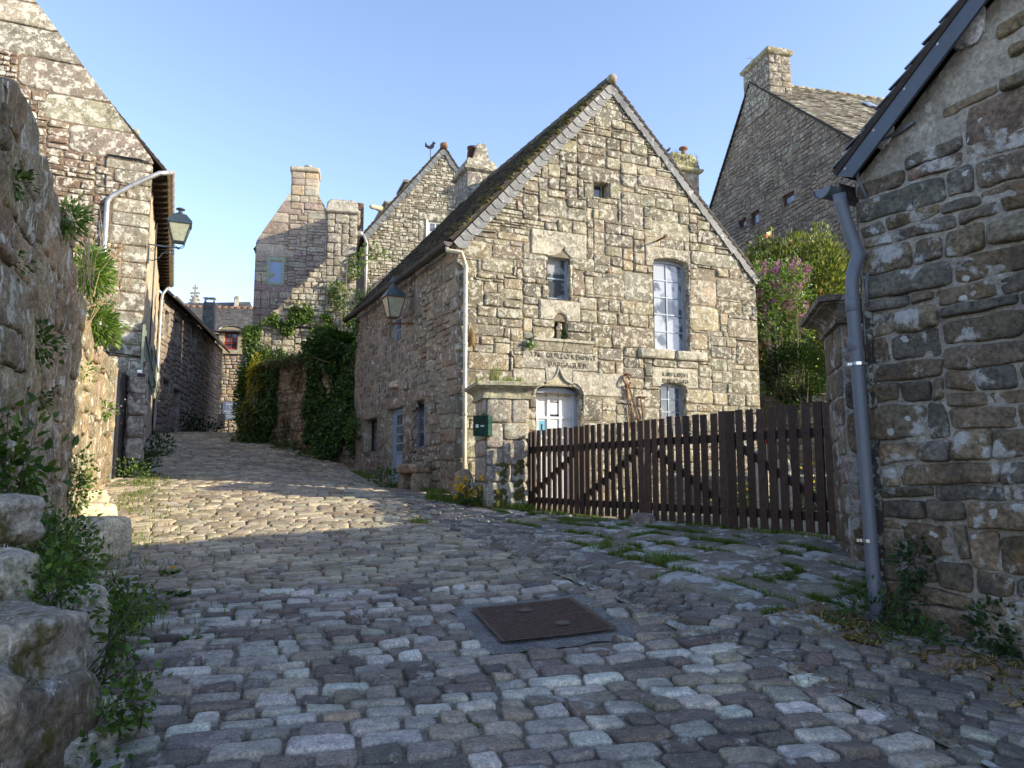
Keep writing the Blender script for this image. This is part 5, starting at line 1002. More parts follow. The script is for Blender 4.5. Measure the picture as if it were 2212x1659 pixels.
# rear/other walls and body
mb = MB(); f = [FR(0.02, rv0, -.05), FR(0.02, rtop(0.) - .02, -.05), FR(UAP, vtp - .05, -.05), FR(2 * UAP, rtop(0.) - .02, -.05), FR(2 * UAP, rv0, -.05)]; g = [FR(0.02, rv0, -9), FR(0.02, rtop(0.) - .02, -9), FR(UAP, vtp - .05, -9), FR(2 * UAP, rtop(0.) - .02, -9), FR(2 * UAP, rv0, -9)]
mb.add(np.array(f + g), [(0, 1, 2, 3, 4), (9, 8, 7, 6, 5)] + [(i, (i + 1) % 5, (i + 1) % 5 + 5, i + 5) for i in range(5)]); mk(mb, 'rear_walls', M['pmortar'], RB_)
FR2 = Fr(RC, RA + 90, -1); FR2 = FR2 if FR2.N[1] > 0 else Fr(RC, RA + 90, 1)
mb = MB(); du = 1 if (FR2.U @ (-FR.N)) > 0 else -1; Rs = pack(3., rtop(0.) - rv0, .06, .06, (2, 3, 4, 5), (3, 5, 7, 9), None, random.Random(2)) + np.array([0, rv0, 0, rv0])
stones(mb, lambda u, v, w_: FR2(du * u, v, w_ + .0), Rs, PAL_NEAR, .018, .03, .014, 'm', 0, .03, .02, .2, None, 5, .012); mb.grid(np.array([[FR2(0, rv0, .008), FR2(0, rtop(0.), .008)], [FR2(du * 3., rv0, .008), FR2(du * 3., rtop(0.), .008)]]), (.3, .27, .22), 1)
mk(mb, 'eaves_wall', [M['nearst'], M['pmortar']], RB_, True)
# roof, verge board with screws
e0 = FR(u_a - .02, v_a + .10, .16); ap = FR(UAP, v_a + slp * (UAP - u_a) + .10, .16); dep = -FR.N * 9
mb = MB(); slab(mb, e0, e0 + dep, ap + dep, ap, .05, (.1, .1, .1), 1); e2 = FR(2 * UAP + .4, v_a + .1 - .0, .16); slab(mb, e2, e2 + dep, ap + dep, ap, .05, (.1, .1, .1), 1)
slates(mb, e0 + np.array([0, 0, .01]), e0 + dep, ap + dep, ap, .16, .24, ((.10, .105, .12), (.08, .085, .095)), .012, 4, .03); mk(mb, 'roof', [M['slate'], M['dwood']], RB_)
mb = MB(); dd = np.array([1, slp]) / math.hypot(1, slp); nn_ = np.array([dd[1], -dd[0]]); P0 = np.array([u_a - .03, v_a + .075]); P1 = P0 + dd * (UAP - u_a + .03) / dd[0]; wv_ = .165
mb.poly(FR, [tuple(P0), tuple(P1), tuple(P1 + nn_ * wv_), tuple(P0 + dd * .09 + nn_ * wv_)], .125, .15); VB_ = mk(mb, 'verge_board', M['navy'], RB_)
mb = MB()
for k_ in range(8):
    q_ = P0 + dd * (.10 + k_ * .33) + nn_ * .06; c = FR(q_[0], q_[1], .151); th = np.linspace(0, 6.283, 10); ring = [FR(q_[0] + .011 * math.cos(t), q_[1] + .011 * math.sin(t), .153) for t in th[:-1]]; mb.add(np.array(ring + [FR(q_[0], q_[1], .157)]), [(i, (i + 1) % 9, 9) for i in range(9)])
mk(mb, 'screws', M['zinc'], VB_)
[o for o in sc.objects if o.name == 'screws'][0]['kind'] = 'stuff'
# soffit board, gutter running back along the eaves, outlet, downpipe with its swan neck
mb = MB(); a = FR(u_a - .0, v_a - .02, .12); b_ = FR(.02, v_a - .16, .12); mb.hexa(np.array([a + dep, a, b_, b_ + dep, a + dep + [0, 0, .03], a + [0, 0, .03], b_ + [0, 0, .03], b_ + dep + [0, 0, .03]])); mk(mb, 'soffit', M['dwood'], RB_)
og = -FR.U * 1.0; gs = FR(u_a - .06, v_a - .035, .24); ge = gs - FR.N * 3; mb = MB(); halfgutter(mb, gs, ge, .075, og, joints=4, th=.005); G_ = mk(mb, 'gutter', M['pvc'], RB_, True)
pp = lambda x, y, w_: FR(*FR.px(x, y, w_), w_)
path = [pp(1812, 418, .20), pp(1816, 440, .18), pp(1832, 490, .14), pp(1848, 535, .11), pp(1855, 552, .10), pp(1849, 568, .12), pp(1842, 590, .15), pp(1840, 612, .16), pp(1841, 640, .16)]
cc = path[-1]; zbot = g1(cc[0], cc[1]) - .03; path += [np.array([cc[0] + .004 * i, cc[1] - .004 * i, cc[2] + (zbot - cc[2]) * i / 8]) for i in range(1, 9)]
mb = MB(); mb.tube(path, .048, 18); PP = mk(mb, 'downpipe', M['pvc'], RB_, True)
for z, nm in ((at(1850, 798, 5.7)[2], 0), (at(1860, 1165, 5.7)[2], 1)):
    mb = MB(); mb.lathe((cc[0] + .01, cc[1] - .01, z), [(.049, 0), (.055, 0), (.055, .022), (.049, .022)], 20); mb.box((cc[0] + .062, cc[1] - .02, z + .011), (.03, .012, .022), yaw=.3); mb.box((cc[0] - .052, cc[1] + .0, z + .011), (.03, .012, .022), yaw=.3); mk(mb, 'pipe_clamp', m_plain('bright_steel', (.75, .75, .76), .2, .9) if nm == 0 else bpy.data.materials['bright_steel'], PP)
for f_ in (.12, .42):
    mb = MB(); z = cc[2] - f_ * 1.0; mb.lathe((cc[0], cc[1], z), [(.048, 0), (.052, .005), (.052, .09), (.048, .1)], 20); mk(mb, 'pipe_collar', M['pvc'], PP, True)
# conduit and cable cover
path = [FR(*FR.px(1975, 262, .03), .03), FR(*FR.px(1945, 283, .03), .03), FR(*FR.px(1900, 306, .03), .03), FR(*FR.px(1868, 325, .03), .03), FR(*FR.px(1853, 352, .03), .06), FR(*FR.px(1857, 385, .03), .05), FR(*FR.px(1872, 428, .02), .02)]
mb = MB(); mb.tube(path, .013, 8); mk(mb, 'conduit', M['pvc'], RB_, True)
path = [FR(*FR.px(1874, 590, .04), .04), FR(*FR.px(1872, 620, .05), .05), FR(*FR.px(1873, 660, .05), .05)]; mb = MB(); mb.tube(path, .013, 8); mk(mb, 'conduit', M['pvc'], RB_, True)
a = FR.px(1873, 655, .05); b_ = FR.px(1908, 1345, .05); mb = MB(); ua = np.linspace(a[0], b_[0], 12); va = np.linspace(a[1], b_[1], 12)
for i in range(11): 
    c = [FR(ua[i + e] + x, va[i + e], w_) for e in (1, 0) for x, w_ in ((-.022, .02), (-.022, .055), (.022, .055), (.022, .02))]; mb.hexa(np.array(c))
mk(mb, 'cable_cover', m_stone('flaked_cover_paint', .75, (.38, .39, .33), 9, 0, .2, .4, attr=False, base=(.05, .045, .042), stain=(.03, .03, .03), rough=.6), RB_)
# white filler patches near the verge
for x0, y0, sz in ((1905, 290, .10), (2085, 62, .13)):
    u_, v_ = FR.px(x0, y0, .03); mb = MB(); mb.rock(FR(u_, v_, .02), (sz * 1.6, .05, sz * 2), (.6, .58, .55), 0, R_(RA), n=12, seed=int(x0), p=2.4, rough=.25); mk(mb, 'filler_patch', M['gable'], RB_, True)
# short wall joining the building to the pillar
a = FR(0, 0, -.08)[:2]; b_ = FQ(.62, 0, .1)[:2]; ang = math.degrees(math.atan2(a[1] - b_[1], a[0] - b_[0])); Lj = float(np.linalg.norm(a - b_)); zj = at(1848, 600, 6.2)[2]
FJ = Fr(b_, ang, 1); FJ = FJ if FJ.N[0] < 0 else Fr(b_, ang, -1)
rubble_wall('joining_wall', FJ, Lj, gq - .4, zj, .35, PAL_NEAR + [(.2, .18, .15)], [M['nearst'], M['pmortar']], 'short dark stone wall behind the grey downpipe between pillar and building', 'wall', 4, cu=.07, cv=.06, hs=(3, 4, 5), ws=(4, 6, 8))
# ================================================================ LEFT HOUSE
LC = at(288, 1017, 16.5); FLG = Fr(LC, 26); FLS = Fr(LC, 114.4, 1); lv0 = g1(LC[0], LC[1]) - .4
ul, vl = FLG.px(312, 345); u2, v2 = FLG.px(60, 3); sl = (v2 - vl) / (ul - u2); print('left', LC, ul, vl, u2, v2, sl)
LAP = 4.2; vap = vl + sl * LAP
LH = thing('old_house', LC, 'white-lichened gabled house on the left with zinc diagonal downpipe and green shutters', 'house')
LL = lambda v: np.where(v < vl, -2 * LAP, -2 * LAP + (v - vl) / sl); LR = lambda v: np.where(v < vl, .03, .03 - (v - vl) / sl)
bigl = []; r = random.Random(5); v = vl - .1
while v < vap - .9:
    h = r.uniform(.55, .75); e = -(v + h / 2 - vl) / sl; wv = r.choice((.8, 1.1, 1.4)); bigl.append((e - wv - .1, v, e + .4, v + h)); v += h
v = lv0
while v < vl - .3:
    h = r.uniform(.28, .45); bigl.append((-r.choice((.5, .75, 1.0)), v, .03, min(v + h, vl - .1))); v += h
masonry('gable_wall', LH, FLG, -2 * LAP, lv0, .03, vap, (), bigl, LL, LR, .07, .06, (2, 2, 3, 3, 4), (3, 4, 5, 7, 9), PAL_LEFT, [M['leftst'], M['dmortar']], 31, .014, .035, .014, 'm', .018, .2, bigpal=[(.25, .22, .175), (.28, .25, .19), (.22, .19, .15)], nz=.02)
SL = 11.6; vE = vl - .1; hl = []
for x0, y0, x1, y1 in ((303, 700, 318, 860), (327, 745, 339, 890)):
    a = FLS.px(x0, y0); b_ = FLS.px(x1, y1); hl.append((a[0], b_[1], b_[0], a[1]))
print('shutters', hl)
mb = MB(); U, V = np.meshgrid(np.linspace(-.02, SL, 140), np.linspace(lv0, vE, 90), indexing='ij'); mb.grid(FLS(U, V, .02 * fbm(U * 3, V * 3, 0, 3) + .01 * noise(U * 9, V * 9, 0, 8)))
mk(mb, 'street_wall', M['plaster'], LH, True)
mb = MB(); b0, b1 = FLG(-2 * LAP, 0), FLG(0, 0); back = FLS.U * SL
f = [FLG(-2 * LAP, lv0, -.05), FLG(-2 * LAP, vl - .05, -.05), FLG(-LAP, vap - .08, -.05), FLG(-.03, vl - .05, -.05), FLG(-.03, lv0, -.05)]; g = [x + back * .995 for x in f]
mb.add(np.array(f + g), [(0, 1, 2, 3, 4), (9, 8, 7, 6, 5)] + [(i, (i + 1) % 5, (i + 1) % 5 + 5, i + 5) for i in range(5)]); mk(mb, 'rear_walls', M['dmortar'], LH)
# roof behind the parapet gable, overhanging eaves with boarded soffit
e0 = FLS(.25, vl - .12, .36); e1 = FLS(SL, vl - .12, .36); rA_ = FLG(-LAP, vap - .42, -.25) ; rB_ = rA_ + back; k_ = -(vap - vl) / LAP
mb = MB(); slab(mb, e0, e1, rB_, rA_, .06, (.1, .1, .1), 1); w0_ = FLG(-2 * LAP - .5, vl - .4, -.15); slab(mb, w0_, w0_ + back, rB_, rA_, .06, (.1, .1, .1), 1)
slates(mb, e0, e1, rB_, rA_, .16, .24, ((.1, .1, .105), (.12, .12, .12)), .012, 5); mk(mb, 'roof', [M['mossy'], M['dwood']], LH)
mb = MB(); S0 = FLS(0.05, vl - .32, .0); nb = 26
for i in range(nb):
    a, b_ = .06 + (SL - .1) * i / nb, .06 + (SL - .1) * (i + .93) / nb
    c = [FLS(a, vl - .30, .01), FLS(a, vl - .22, .34), FLS(b_, vl - .22, .34), FLS(b_, vl - .30, .01)]; mb.hexa(np.array(c + [x + np.array([0, 0, .03]) for x in c]))
    mb.fbox(FLS, b_, vl - .36, .02, b_ + .06, vl - .24, .33)
mk(mb, 'soffit_boards', M['dwood'], LH)
gs = FLS(-.02, vl - .17, .40); ge = FLS(SL + .05, vl - .19, .40); mb = MB(); halfgutter(mb, gs, ge, .085, FLS.N, joints=22); mk(mb, 'gutter', M['zincw'], LH, True)
q_ = lambda x, y, w_=.09: FLG(*FLG.px(x, y, w_), w_)
path = [gs + np.array([0, 0, -.06]), q_(345, 374, .09), q_(318, 386), q_(290, 399), q_(262, 413), q_(240, 425), q_(232, 436, .09), q_(230, 460, .09)]
pe = q_(230, 470, .09); path += [pe, np.array([pe[0], pe[1], pe[2] - 1]), np.array([pe[0], pe[1], pe[2] - 2.2]), np.array([pe[0], pe[1], lv0 + .5])]
mb = MB(); mb.tube(path, .055, 14); ZP = mk(mb, 'downpipe', M['zinc'], LH, True)
for c, d in ((q_(290, 399), q_(262, 413) - q_(290, 399)),):
    d = d / np.linalg.norm(d); mb = MB(); mb.tube([c - d * .03, c + d * .03], .065, 14); mk(mb, 'pipe_band', M['zinc'], ZP)
for z in (pe[2] - .45, pe[2] - 1.7): mb = MB(); mb.lathe((pe[0], pe[1], z), [(.055, 0), (.066, 0), (.066, .04), (.055, .04)], 14); mk(mb, 'pipe_band', M['zinc'], ZP)
path = [q_(226, 470, .02), q_(227, 400, .02), q_(228, 345, .02), q_(232, 333, .02), q_(262, 338, .03), q_(300, 344, .03), q_(322, 350, .02)]; mb = MB(); mb.tube(path, .014, 6); mb.tube([x + np.array([.02, 0, -.03]) for x in path], .010, 6); mk(mb, 'black_cable', M['black'], LH, True)
path = [q_(225, 760, .03), q_(250, 763, .03), q_(285, 768, .03), q_(305, 771, .03)]; mb = MB(); mb.tube(path, .014, 6); mk(mb, 'black_cable', M['black'], LH, True)
path = [FLS(3.4, vl - .4, .06), FLS(3.4, vl - 2, .06), FLS(3.45, vl - 4, .06), FLS(3.4, lv0 + 1.2, .06)]; mb = MB(); mb.tube(path, .02, 6); mk(mb, 'cable_duct', M['dzinc'], LH, True)
for h in hl:
    mb = MB(); a, b_, c, d = h; mid = (a + c) / 2
    mb.fbox(FLS, a, b_, .05, c, d, .10)
    for y in (b_ + .2, d - .25): mb.fbox(FLS, a + .02, y, .101, c - .02, y + .12, .13)
    for i in range(1, 5): x = a + (c - a) * i / 5; mb.fbox(FLS, x - .006, b_ + .01, .1005, x + .006, d - .01, .104, (.6, .6, .6))
    s_ = mk(mb, 'shutter', M['greyg'], LH)
    mb = MB(); mb.fbox(FLS, a + .04, b_ - .12, .0, a + .09, b_ - .06, .16); mk(mb, 'shutter_stay', M['black'], s_)
    mb = MB(); mb.fbox(FLS, a - .1, b_ - .05, -.0, c + .1, b_ + .01, .09); mk(mb, 'window_sill', M['ash'], LH)
path = [FLS(SL - .15, vl - .3, .3), FLS(SL - .15, vl - .6, .12), FLS(SL - .15, vl - .9, .09), FLS(SL - .15, 3.2, .09), FLS(SL - .15, gz(*FLS(SL, 0)[:2]) + .1, .09)]
mb = MB(); mb.tube([np.array([float(c) for c in x]) for x in path], .055, 12); mk(mb, 'downpipe', M['zinc'], LH, True)
# chimney just showing over the gable
c = FLS(1.6, 0, -.9); FX = Fr((c[0], c[1]), 26); zt_ = at(330, 316, 18.4)[2]; mb = MB(); sbox(mb, FX, -.1, .45, -.9, 0, vl - .3, zt_, PAL_GAB, .15, .15, (2, 3), (2, 3)); capstone(mb, FX, -.1, .45, -.9, 0, zt_, [(0, 0), (.06, .02), (.06, .14), (-.05, .18)]); mk(mb, 'chimney', [M['gable'], M['mortar']], LH, True)
# street lamps ------------------------------------------------------------
def lantern(name, c, yaw, s, hb, label, arm_to, wall_dir, paint, glass, roofm, scroll=False, cap='bell'):
    """four sided lantern: c centre of the body bottom"""
    t = thing(name, (c[0], c[1], c[2]), label, 'street lamp', 'wall lanterns over the street'); ca, sa = math.cos(yaw), math.sin(yaw)
    def sq(h, r): return [np.array([c[0] + (a * ca - b * sa) * r, c[1] + (a * sa + b * ca) * r, c[2] + h]) for a, b in ((-1, -1), (1, -1), (1, 1), (-1, 1))]
    b0, b1 = sq(0, s * .52), sq(hb, s); mb = MB()
    for i in range(4): mb.tube([b0[i], b1[i]], .012, 6); mb.beam(b0[i], b0[(i + 1) % 4], .018, .02); mb.beam(b1[i], b1[(i + 1) % 4], .03, .03)
    mk(mb, 'frame', paint, t); mb = MB(); i0, i1 = sq(.005, s * .50), sq(hb, s * .975)
    for i in range(4): mb.grid(np.array([[i0[i], i1[i]], [i0[(i + 1) % 4], i1[(i + 1) % 4]]]))
    mb.add(np.array(i0), [(0, 1, 2, 3)]); mk(mb, 'glass', glass, t); mb = MB(); r0, r1, r2 = sq(hb, s * 1.10), sq(hb + .03, s * 1.10), sq(hb + s * .95, s * .52)
    mb.add(np.array(r0 + r1), [(0, 1, 5, 4), (1, 2, 6, 5), (2, 3, 7, 6), (3, 0, 4, 7), (3, 2, 1, 0)]); mb.add(np.array(r1 + r2), [(0, 1, 5, 4), (1, 2, 6, 5), (2, 3, 7, 6), (3, 0, 4, 7), (4, 5, 6, 7)])
    for i in range(4): mb.tube([r1[i], r2[i]], .008, 6)
    mk(mb, 'roof', roofm, t); mb = MB(); z = c[2] + hb + s * .95
    if cap == 'bell': mb.lathe((c[0], c[1], z), [(s * .58, 0), (s * .5, .03), (s * .3, .08), (s * .24, .10), (s * .24, .14), (s * .42, .15), (s * .44, .17), (s * .30, .20), (s * .18, .27), (s * .06, .30), (.003, .31)], 16)
    else: mb.lathe((c[0], c[1], z), [(s * .56, 0), (s * .5, .03), (s * .2, .07), (s * .16, .11), (s * .42, .14), (s * .44, .155), (s * .3, .175), (.003, .18)], 16)
    mk(mb, 'cap', paint if cap != 'bell' else roofm, t, True)
    hub = np.array([c[0], c[1], c[2] - .14]); mb = MB()
    for i in range(4):
        o = (b0[i] - np.array(c)); o[2] = 0; mb.tube([b0[i], np.array(c) + o * 1.0 + [0, 0, -.05], np.array(c) + o * .7 + [0, 0, -.11], hub], .009, 6)
    mb.lathe(tuple(hub - np.array([0, 0, .03])), [(.02, 0), (.035, .01), (.03, .04), (.015, .05)], 10); mk(mb, 'cradle', paint, t)
    mb = MB(); a = np.array(arm_to); mb.beam(hub, a, .028, .028)
    if scroll:
        d = (hub - a); L = np.linalg.norm(d); d /= L; z = np.array([0, 0, 1.]); 
        pts = [a + z * -.36 + d * .02, a + z * -.37 + d * .14, a + z * -.30 + d * .25, a + z * -.16 + d * .34, a + z * -.07 + d * (L * .8)]
        pts += [pts[-1] + d * .05 * math.sin(t_) + z * (.05 * math.cos(t_) - .05) for t_ in np.linspace(0, 5.2, 12)]; mb.tube(pts, .013, 6)
        pts = [a + d * (.12 + .06 * (1 - k / 16) * math.cos(k * .6)) + z * (-.12 + .06 * (1 - k / 16) * math.sin(k * .6)) for k in range(15)]; mb.tube(pts, .010, 6)
        mb.beam(a + z * .06, a - z * .62, .06, .02, up=tuple(d)); mb.beam(a - z * .05 + d * .03, a - z * .45 + d * .03, .10, .05, up=tuple(d))
    else: mb.box(tuple(a), (.03, .03, .06))
    mk(mb, 'bracket', paint, t); return t
u_, v_ = ps(893, 699); arm = FS(u_, v_, .0); c = FS(u_, v_, .52); LM1 = at(849, 686, float(c[1])); 
lantern('wall_lantern', LM1, R_(27), .205, .44, 'rusty old wall lantern with dome cap under the dark gutter of the tall gabled house', arm, None, M['rust'], M['lglass'], m_plain('verdigris_copper', (.085, .105, .105), .45, .4, rust=(.07, .12, .10), ra=.55), cap='bell')
u_, v_ = FLS.px(318, 523); arm = q_(314, 523, .0) * 0 + FLS(.12, FLG.px(316, 524)[1], .0); hb_ = arm + FLS.N * .66 + np.array([0, 0, -.02]); LM2 = hb_ + np.array([0, 0, .15])
lantern('wall_lantern', LM2, R_(25), .24, .42, 'dark blue-grey wall lantern on a scrolled bracket at the corner of the left house', arm, None, M['lpaint'], M['lglass'], M['lpaint'], scroll=True, cap='disc')
# ================================================================ STREET HOUSE 2 (long shaded wall)
HC = at(345, 900, 25.2); HC = FLS(SL + .02, 0, .12) ; F2 = Fr(HC, 102.4, 1); v20 = g1(HC[0], HC[1]) - .6; L2 = 13.6; v2e = (F2.px(366, 645)[1] + F2.px(474, 748)[1]) / 2; print('house2', HC, F2.px(366, 645), F2.px(474, 748), v20)
HH = thing('long_house', HC, 'long two-storey rubble house with its street wall in shade, beyond the left house', 'house')
h2 = []
for x0, y0, x1, y1 in ((355, 672, 361, 724), (376, 692, 383, 745), (414, 698, 421, 758), (409, 800, 413, 826), (351, 820, 362, 862), (374, 842, 381, 935), (396, 735, 400, 745)):
    a = F2.px(x0, y0); b_ = F2.px(x1, y1); c_ = F2.px(x0, y1); d = F2.px(x1, y0); h2.append((a[0], (b_[1] + c_[1]) / 2, b_[0], (a[1] + d[1]) / 2, .3))
print(h2)
mb = MB(); Rs = pack(L2, v2e - v20, .1, .09, (2, 3, 3), (3, 4, 5, 6), blocks_fn([h[:4] for h in h2], 0, v20, .1, .09), random.Random(3)) + np.array([0, v20, 0, v20])
stones(mb, F2, Rs, [(.24, .19, .15), (.28, .22, .17), (.20, .16, .14), (.26, .22, .19)], .014, .035, .012, 'm', 0, .06, .02, .16, None, 3, .01)
backing(mb, F2, 0, v20, L2, v2e, h2, None, None, 1, .3, .4)
for h in h2: stones(mb, F2, [(h[0] - .2, h[3], h[2] + .2, h[3] + .25), (h[0] - .2, h[1], h[0], h[3]), (h[2], h[1], h[2] + .2, h[3])], [(.3, .25, .2)], .01, .045, .008, 'm', 0, .25, .01, .06, None, 5)
mk(mb, 'street_wall', [M['far'], M['dmortar']], HH, True)
for h in h2[:3] + h2[4:6]: window(HH, F2, h[0], h[1], h[2], h[3], 1, 2, 0, -.22, .05, 'dwood', 'dglass', .03)
mb = MB(); bk = -F2.N * 7; a0, a1 = F2(0.02, 0, -.25), F2(L2, 0, -.05)
P = [F2(u, v, w_) for u in (.02, L2) for w_, v in ((-.31, v20), (-.31, v2e - .02), (-3.6, v2e + 3.3), (-7, v2e - .02), (-7, v20))]
mb.add(np.array(P), [(0, 1, 2, 3, 4), (9, 8, 7, 6, 5)] + [(i, (i + 1) % 5, (i + 1) % 5 + 5, i + 5) for i in range(5)]); mk(mb, 'rear_walls', M['dmortar'], HH)
e0, e1 = F2(-.05, v2e - .12, .38), F2(L2 + .15, v2e - .12, .38); ra, rb = F2(-.05, v2e + 3.5, -3.6), F2(L2 + .15, v2e + 3.5, -3.6); mb = MB(); slab(mb, e0, e1, rb, ra, .07, (.1, .1, .1), 1); w0_, w1_ = F2(-.05, v2e - .2, -7.3), F2(L2 + .15, v2e - .2, -7.3); slab(mb, w0_, w1_, rb, ra, .07, (.1, .1, .1), 1); slates(mb, e0, e1, rb, ra, .2, .3, ((.1, .1, .105), (.12, .12, .12)), .014, 5); mk(mb, 'roof', [M['mossy'], M['dwood']], HH)
mb = MB(); halfgutter(mb, F2(-.02, v2e - .14, .44), F2(L2 * .8, v2e - .16, .44), .07, F2.N, joints=6); mk(mb, 'gutter', M['zinc'], HH, True)
cc = at(449, 690, 38.6); FX = Fr((cc[0], cc[1]), 12); zt_ = at(449, 652, 38.6)[2]; mb = MB(); sbox(mb, FX, -.32, .32, -.6, 0, v2e - .8, zt_, [(.17, .16, .15), (.2, .19, .17), (.15, .14, .13)], .2, .2, (2, 3), (2, 3), taper=.18); mb.fbox(FX, -.3, zt_ + .22, -.5, .3, zt_ + .27, -.05)
for x in (-.24, .2): mb.fbox(FX, x, zt_, -.45, x + .05, zt_ + .22, -.1)
mk(mb, 'chimney', [M['far'], M['dmortar']], HH, True)
# information board on a post at the end of the lane
c = at(463, 920, 39.5); z = g1(c[0], c[1]); t = thing('notice_board', (c[0], c[1], z), 'plain brown notice board on a post at the end of the shaded wall', 'notice board'); FB_ = Fr((c[0] - .25, c[1]), 20)
zn0, zn1 = at(463, 930, 39.5)[2], at(463, 893, 39.5)[2]
mb = MB(); mb.fbox(FB_, .1, zn0 + .1, 0, .75, zn1, .04); mk(mb, 'panel', m_plain('faded_board', (.28, .23, .19), .6), t); mb = MB(); mb.fbox(FB_, 0, z - .1, -.03, .08, zn1 + .1, .05); mk(mb, 'post', M['dwood'], t)
# ================================================================ FAR HOUSE with red dormer window and blue sign
FCc = at(462, 930, 44.0); F3 = Fr(FCc, 8); v30 = g1(FCc[0], FCc[1]) - .6; v3e = F3.px(500, 716)[1]; L3 = 9.0
F3H = thing('far_house', F3(1.5, v30 + .6), 'sunlit rubble house at the end of the lane with a red dormer window', 'house')
hd = F3.px(484, 752) + F3.px(515, 718)
mb = MB(); Rs = pack(L3 + 8, v3e - v30, .1, .085, (2, 2, 3, 3), (3, 4, 5), blocks_fn([(hd[0], hd[1] - .1, hd[2], hd[3])], -8, v30, .1, .085), random.Random(4)) + np.array([-8, v30, -8, v30]); stones(mb, F3, Rs, PAL_WARM + PAL_PINK, .02, .035, .01, 'm', 0, .05, .02, .2, None, 4, .012)
backing(mb, F3, -8, v30, L3, v3e, [(hd[0], hd[1] - .1, hd[2], v3e)], None, None, 1, .3, .8); mk(mb, 'front_wall', [M['far'], M['mortar']], F3H, True)
mb = MB(); P = [F3(u, v, w_) for u in (-8, L3) for w_, v in ((-.32, v30), (-.32, v3e - .02), (-3.2, at(500, 664, 47)[2] - .15), (-6.4, v3e), (-6.4, v30))]; mb.add(np.array(P), [(0, 1, 2, 3, 4), (9, 8, 7, 6, 5)] + [(i, (i + 1) % 5, (i + 1) % 5 + 5, i + 5) for i in range(5)]); mk(mb, 'rear_walls', M['mortar'], F3H)
vr = at(500, 664, 47)[2]; e0, e1 = F3(-8.2, v3e - .05, .3), F3(L3 + .2, v3e - .05, .3); ra, rb = F3(-8.2, vr, -3.2), F3(L3 + .2, vr, -3.2); mb = MB(); slab(mb, e0, e1, rb, ra, .08, (.1, .1, .1), 1); w0_, w1_ = F3(-8.2, v3e, -6.6), F3(L3 + .2, v3e, -6.6); slab(mb, w0_, w1_, rb, ra, .08, (.1, .1, .1), 1)
slates(mb, e0, e1, rb, ra, .2, .28, ((.10, .092, .085), (.12, .11, .10), (.085, .08, .075)), .014, 5); RF3 = mk(mb, 'roof', [M['mossy'], M['dwood']], F3H)
mb = MB()
for i in range(44): a = ra + (rb - ra) * (i / 44); mb.tube([a + np.array([0, 0, -.02]), a + (rb - ra) / 44 + np.array([0, 0, -.02])], [.11, .14], 8, (.3, .2, .14))
mk(mb, 'ridge_tiles', M['terra'], RF3, True)
# dormer
u0, vb3, u1, vt3 = hd; mb = MB(); um3 = (u0 + u1) / 2; hw3 = (u1 - u0) / 2
for a, b_ in ((u0 - .28, u0), (u1, u1 + .28)): mb.fbox(F3, a, vb3 - .1, -.3, b_, vt3 + .05, .1, (.38, .33, .22))
arc = [(um3 + (hw3 + .3) * math.sin(t_), vt3 + .02 + .3 * math.cos(t_)) for t_ in np.linspace(-math.pi / 2, math.pi / 2, 13)]; inn = [(um3 + hw3 * math.sin(t_), vt3 - .08 + .12 * math.cos(t_)) for t_ in np.linspace(math.pi / 2, -math.pi / 2, 9)]
mb.poly(F3, arc + [(u1, vt3 - .08)] + inn + [(u0, vt3 - .08)], -.3, .11, (.38, .33, .22)); mb.fbox(F3, u0 - .3, vb3 - .35, -.1, u1 + .3, vb3 - .1, .14, (.42, .36, .24))
mb.fbox(F3, -8, v3e - .2, .02, u0 - .29, v3e - .03, .22, (.42, .36, .26)); mb.fbox(F3, u1 + .29, v3e - .2, .02, L3, v3e - .03, .22, (.42, .36, .26)); DM = mk(mb, 'dormer', M['ash'], F3H)
arc2 = [(um3 + (hw3 + .36) * math.sin(t_), vt3 + .04 + .36 * math.cos(t_)) for t_ in np.linspace(-math.pi / 2, math.pi / 2, 13)]; mb = MB(); mb.grid(np.array([[F3(u, v, w_) for u, v in arc2] for w_ in (.16, -1.6)])); mb.grid(np.array([[F3(u, v - .05, w_) for u, v in arc2] for w_ in (.16, -1.6)])); mk(mb, 'dormer_roof', M['slate'], DM, True)
mb = MB(); mb.fbox(F3, u0 - .25, vb3 - .1, -1.6, u1 + .25, vt3 + .05, -.31, (.2, .18, .15)); mk(mb, 'dormer_cheeks', M['far'], DM)
window(F3H, F3, u0, vb3 - .08, u1, vt3 + .03, 2, 3, .14, .0, .10, 'redp', 'dglass', .07)
mb = MB()
for y in (.22, .34): mb.tube([F3(u0, vb3 + y, .06), F3(u1, vb3 + y, .06)], .014, 6)
mk(mb, 'window_bar', M['black'], F3H)
a, b_, c, d = *F3.px(480, 906, .05), *F3.px(512, 868, .05)
c = a + .98; t = thing('shop_sign', F3((a + c) / 2, b_, .05), 'blue sign with white lettering for galettes on the far house wall', 'sign')
mb = MB(); mb.fbox(F3, a, b_, .04, c, d, .07); mk(mb, 'panel', M['signb'], t); mb = MB(); m_ = (a + c) / 2; H_ = d - b_
for (y, s_, tx) in ((.83, .17, 'Galettes'), (.70, .07, 'Sainte Anne'), (.63, .07, 'La Palud'), (.46, .115, 'Biscuiterie JAIN'), (.385, .062, 'Fabrication artisanale'), (.32, .062, '"LE LICHOU DE..."'), (.215, .062, 'Galettes & Petits-Beurres'), (.15, .062, 'Produits Régionaux'), (.085, .062, 'Arts de la Table')): text(mb, F3, tx, m_, b_ + H_ * (y - .02), s_ * H_ / 1.15 * 1.1, .072, .002, (1, 1, 1))
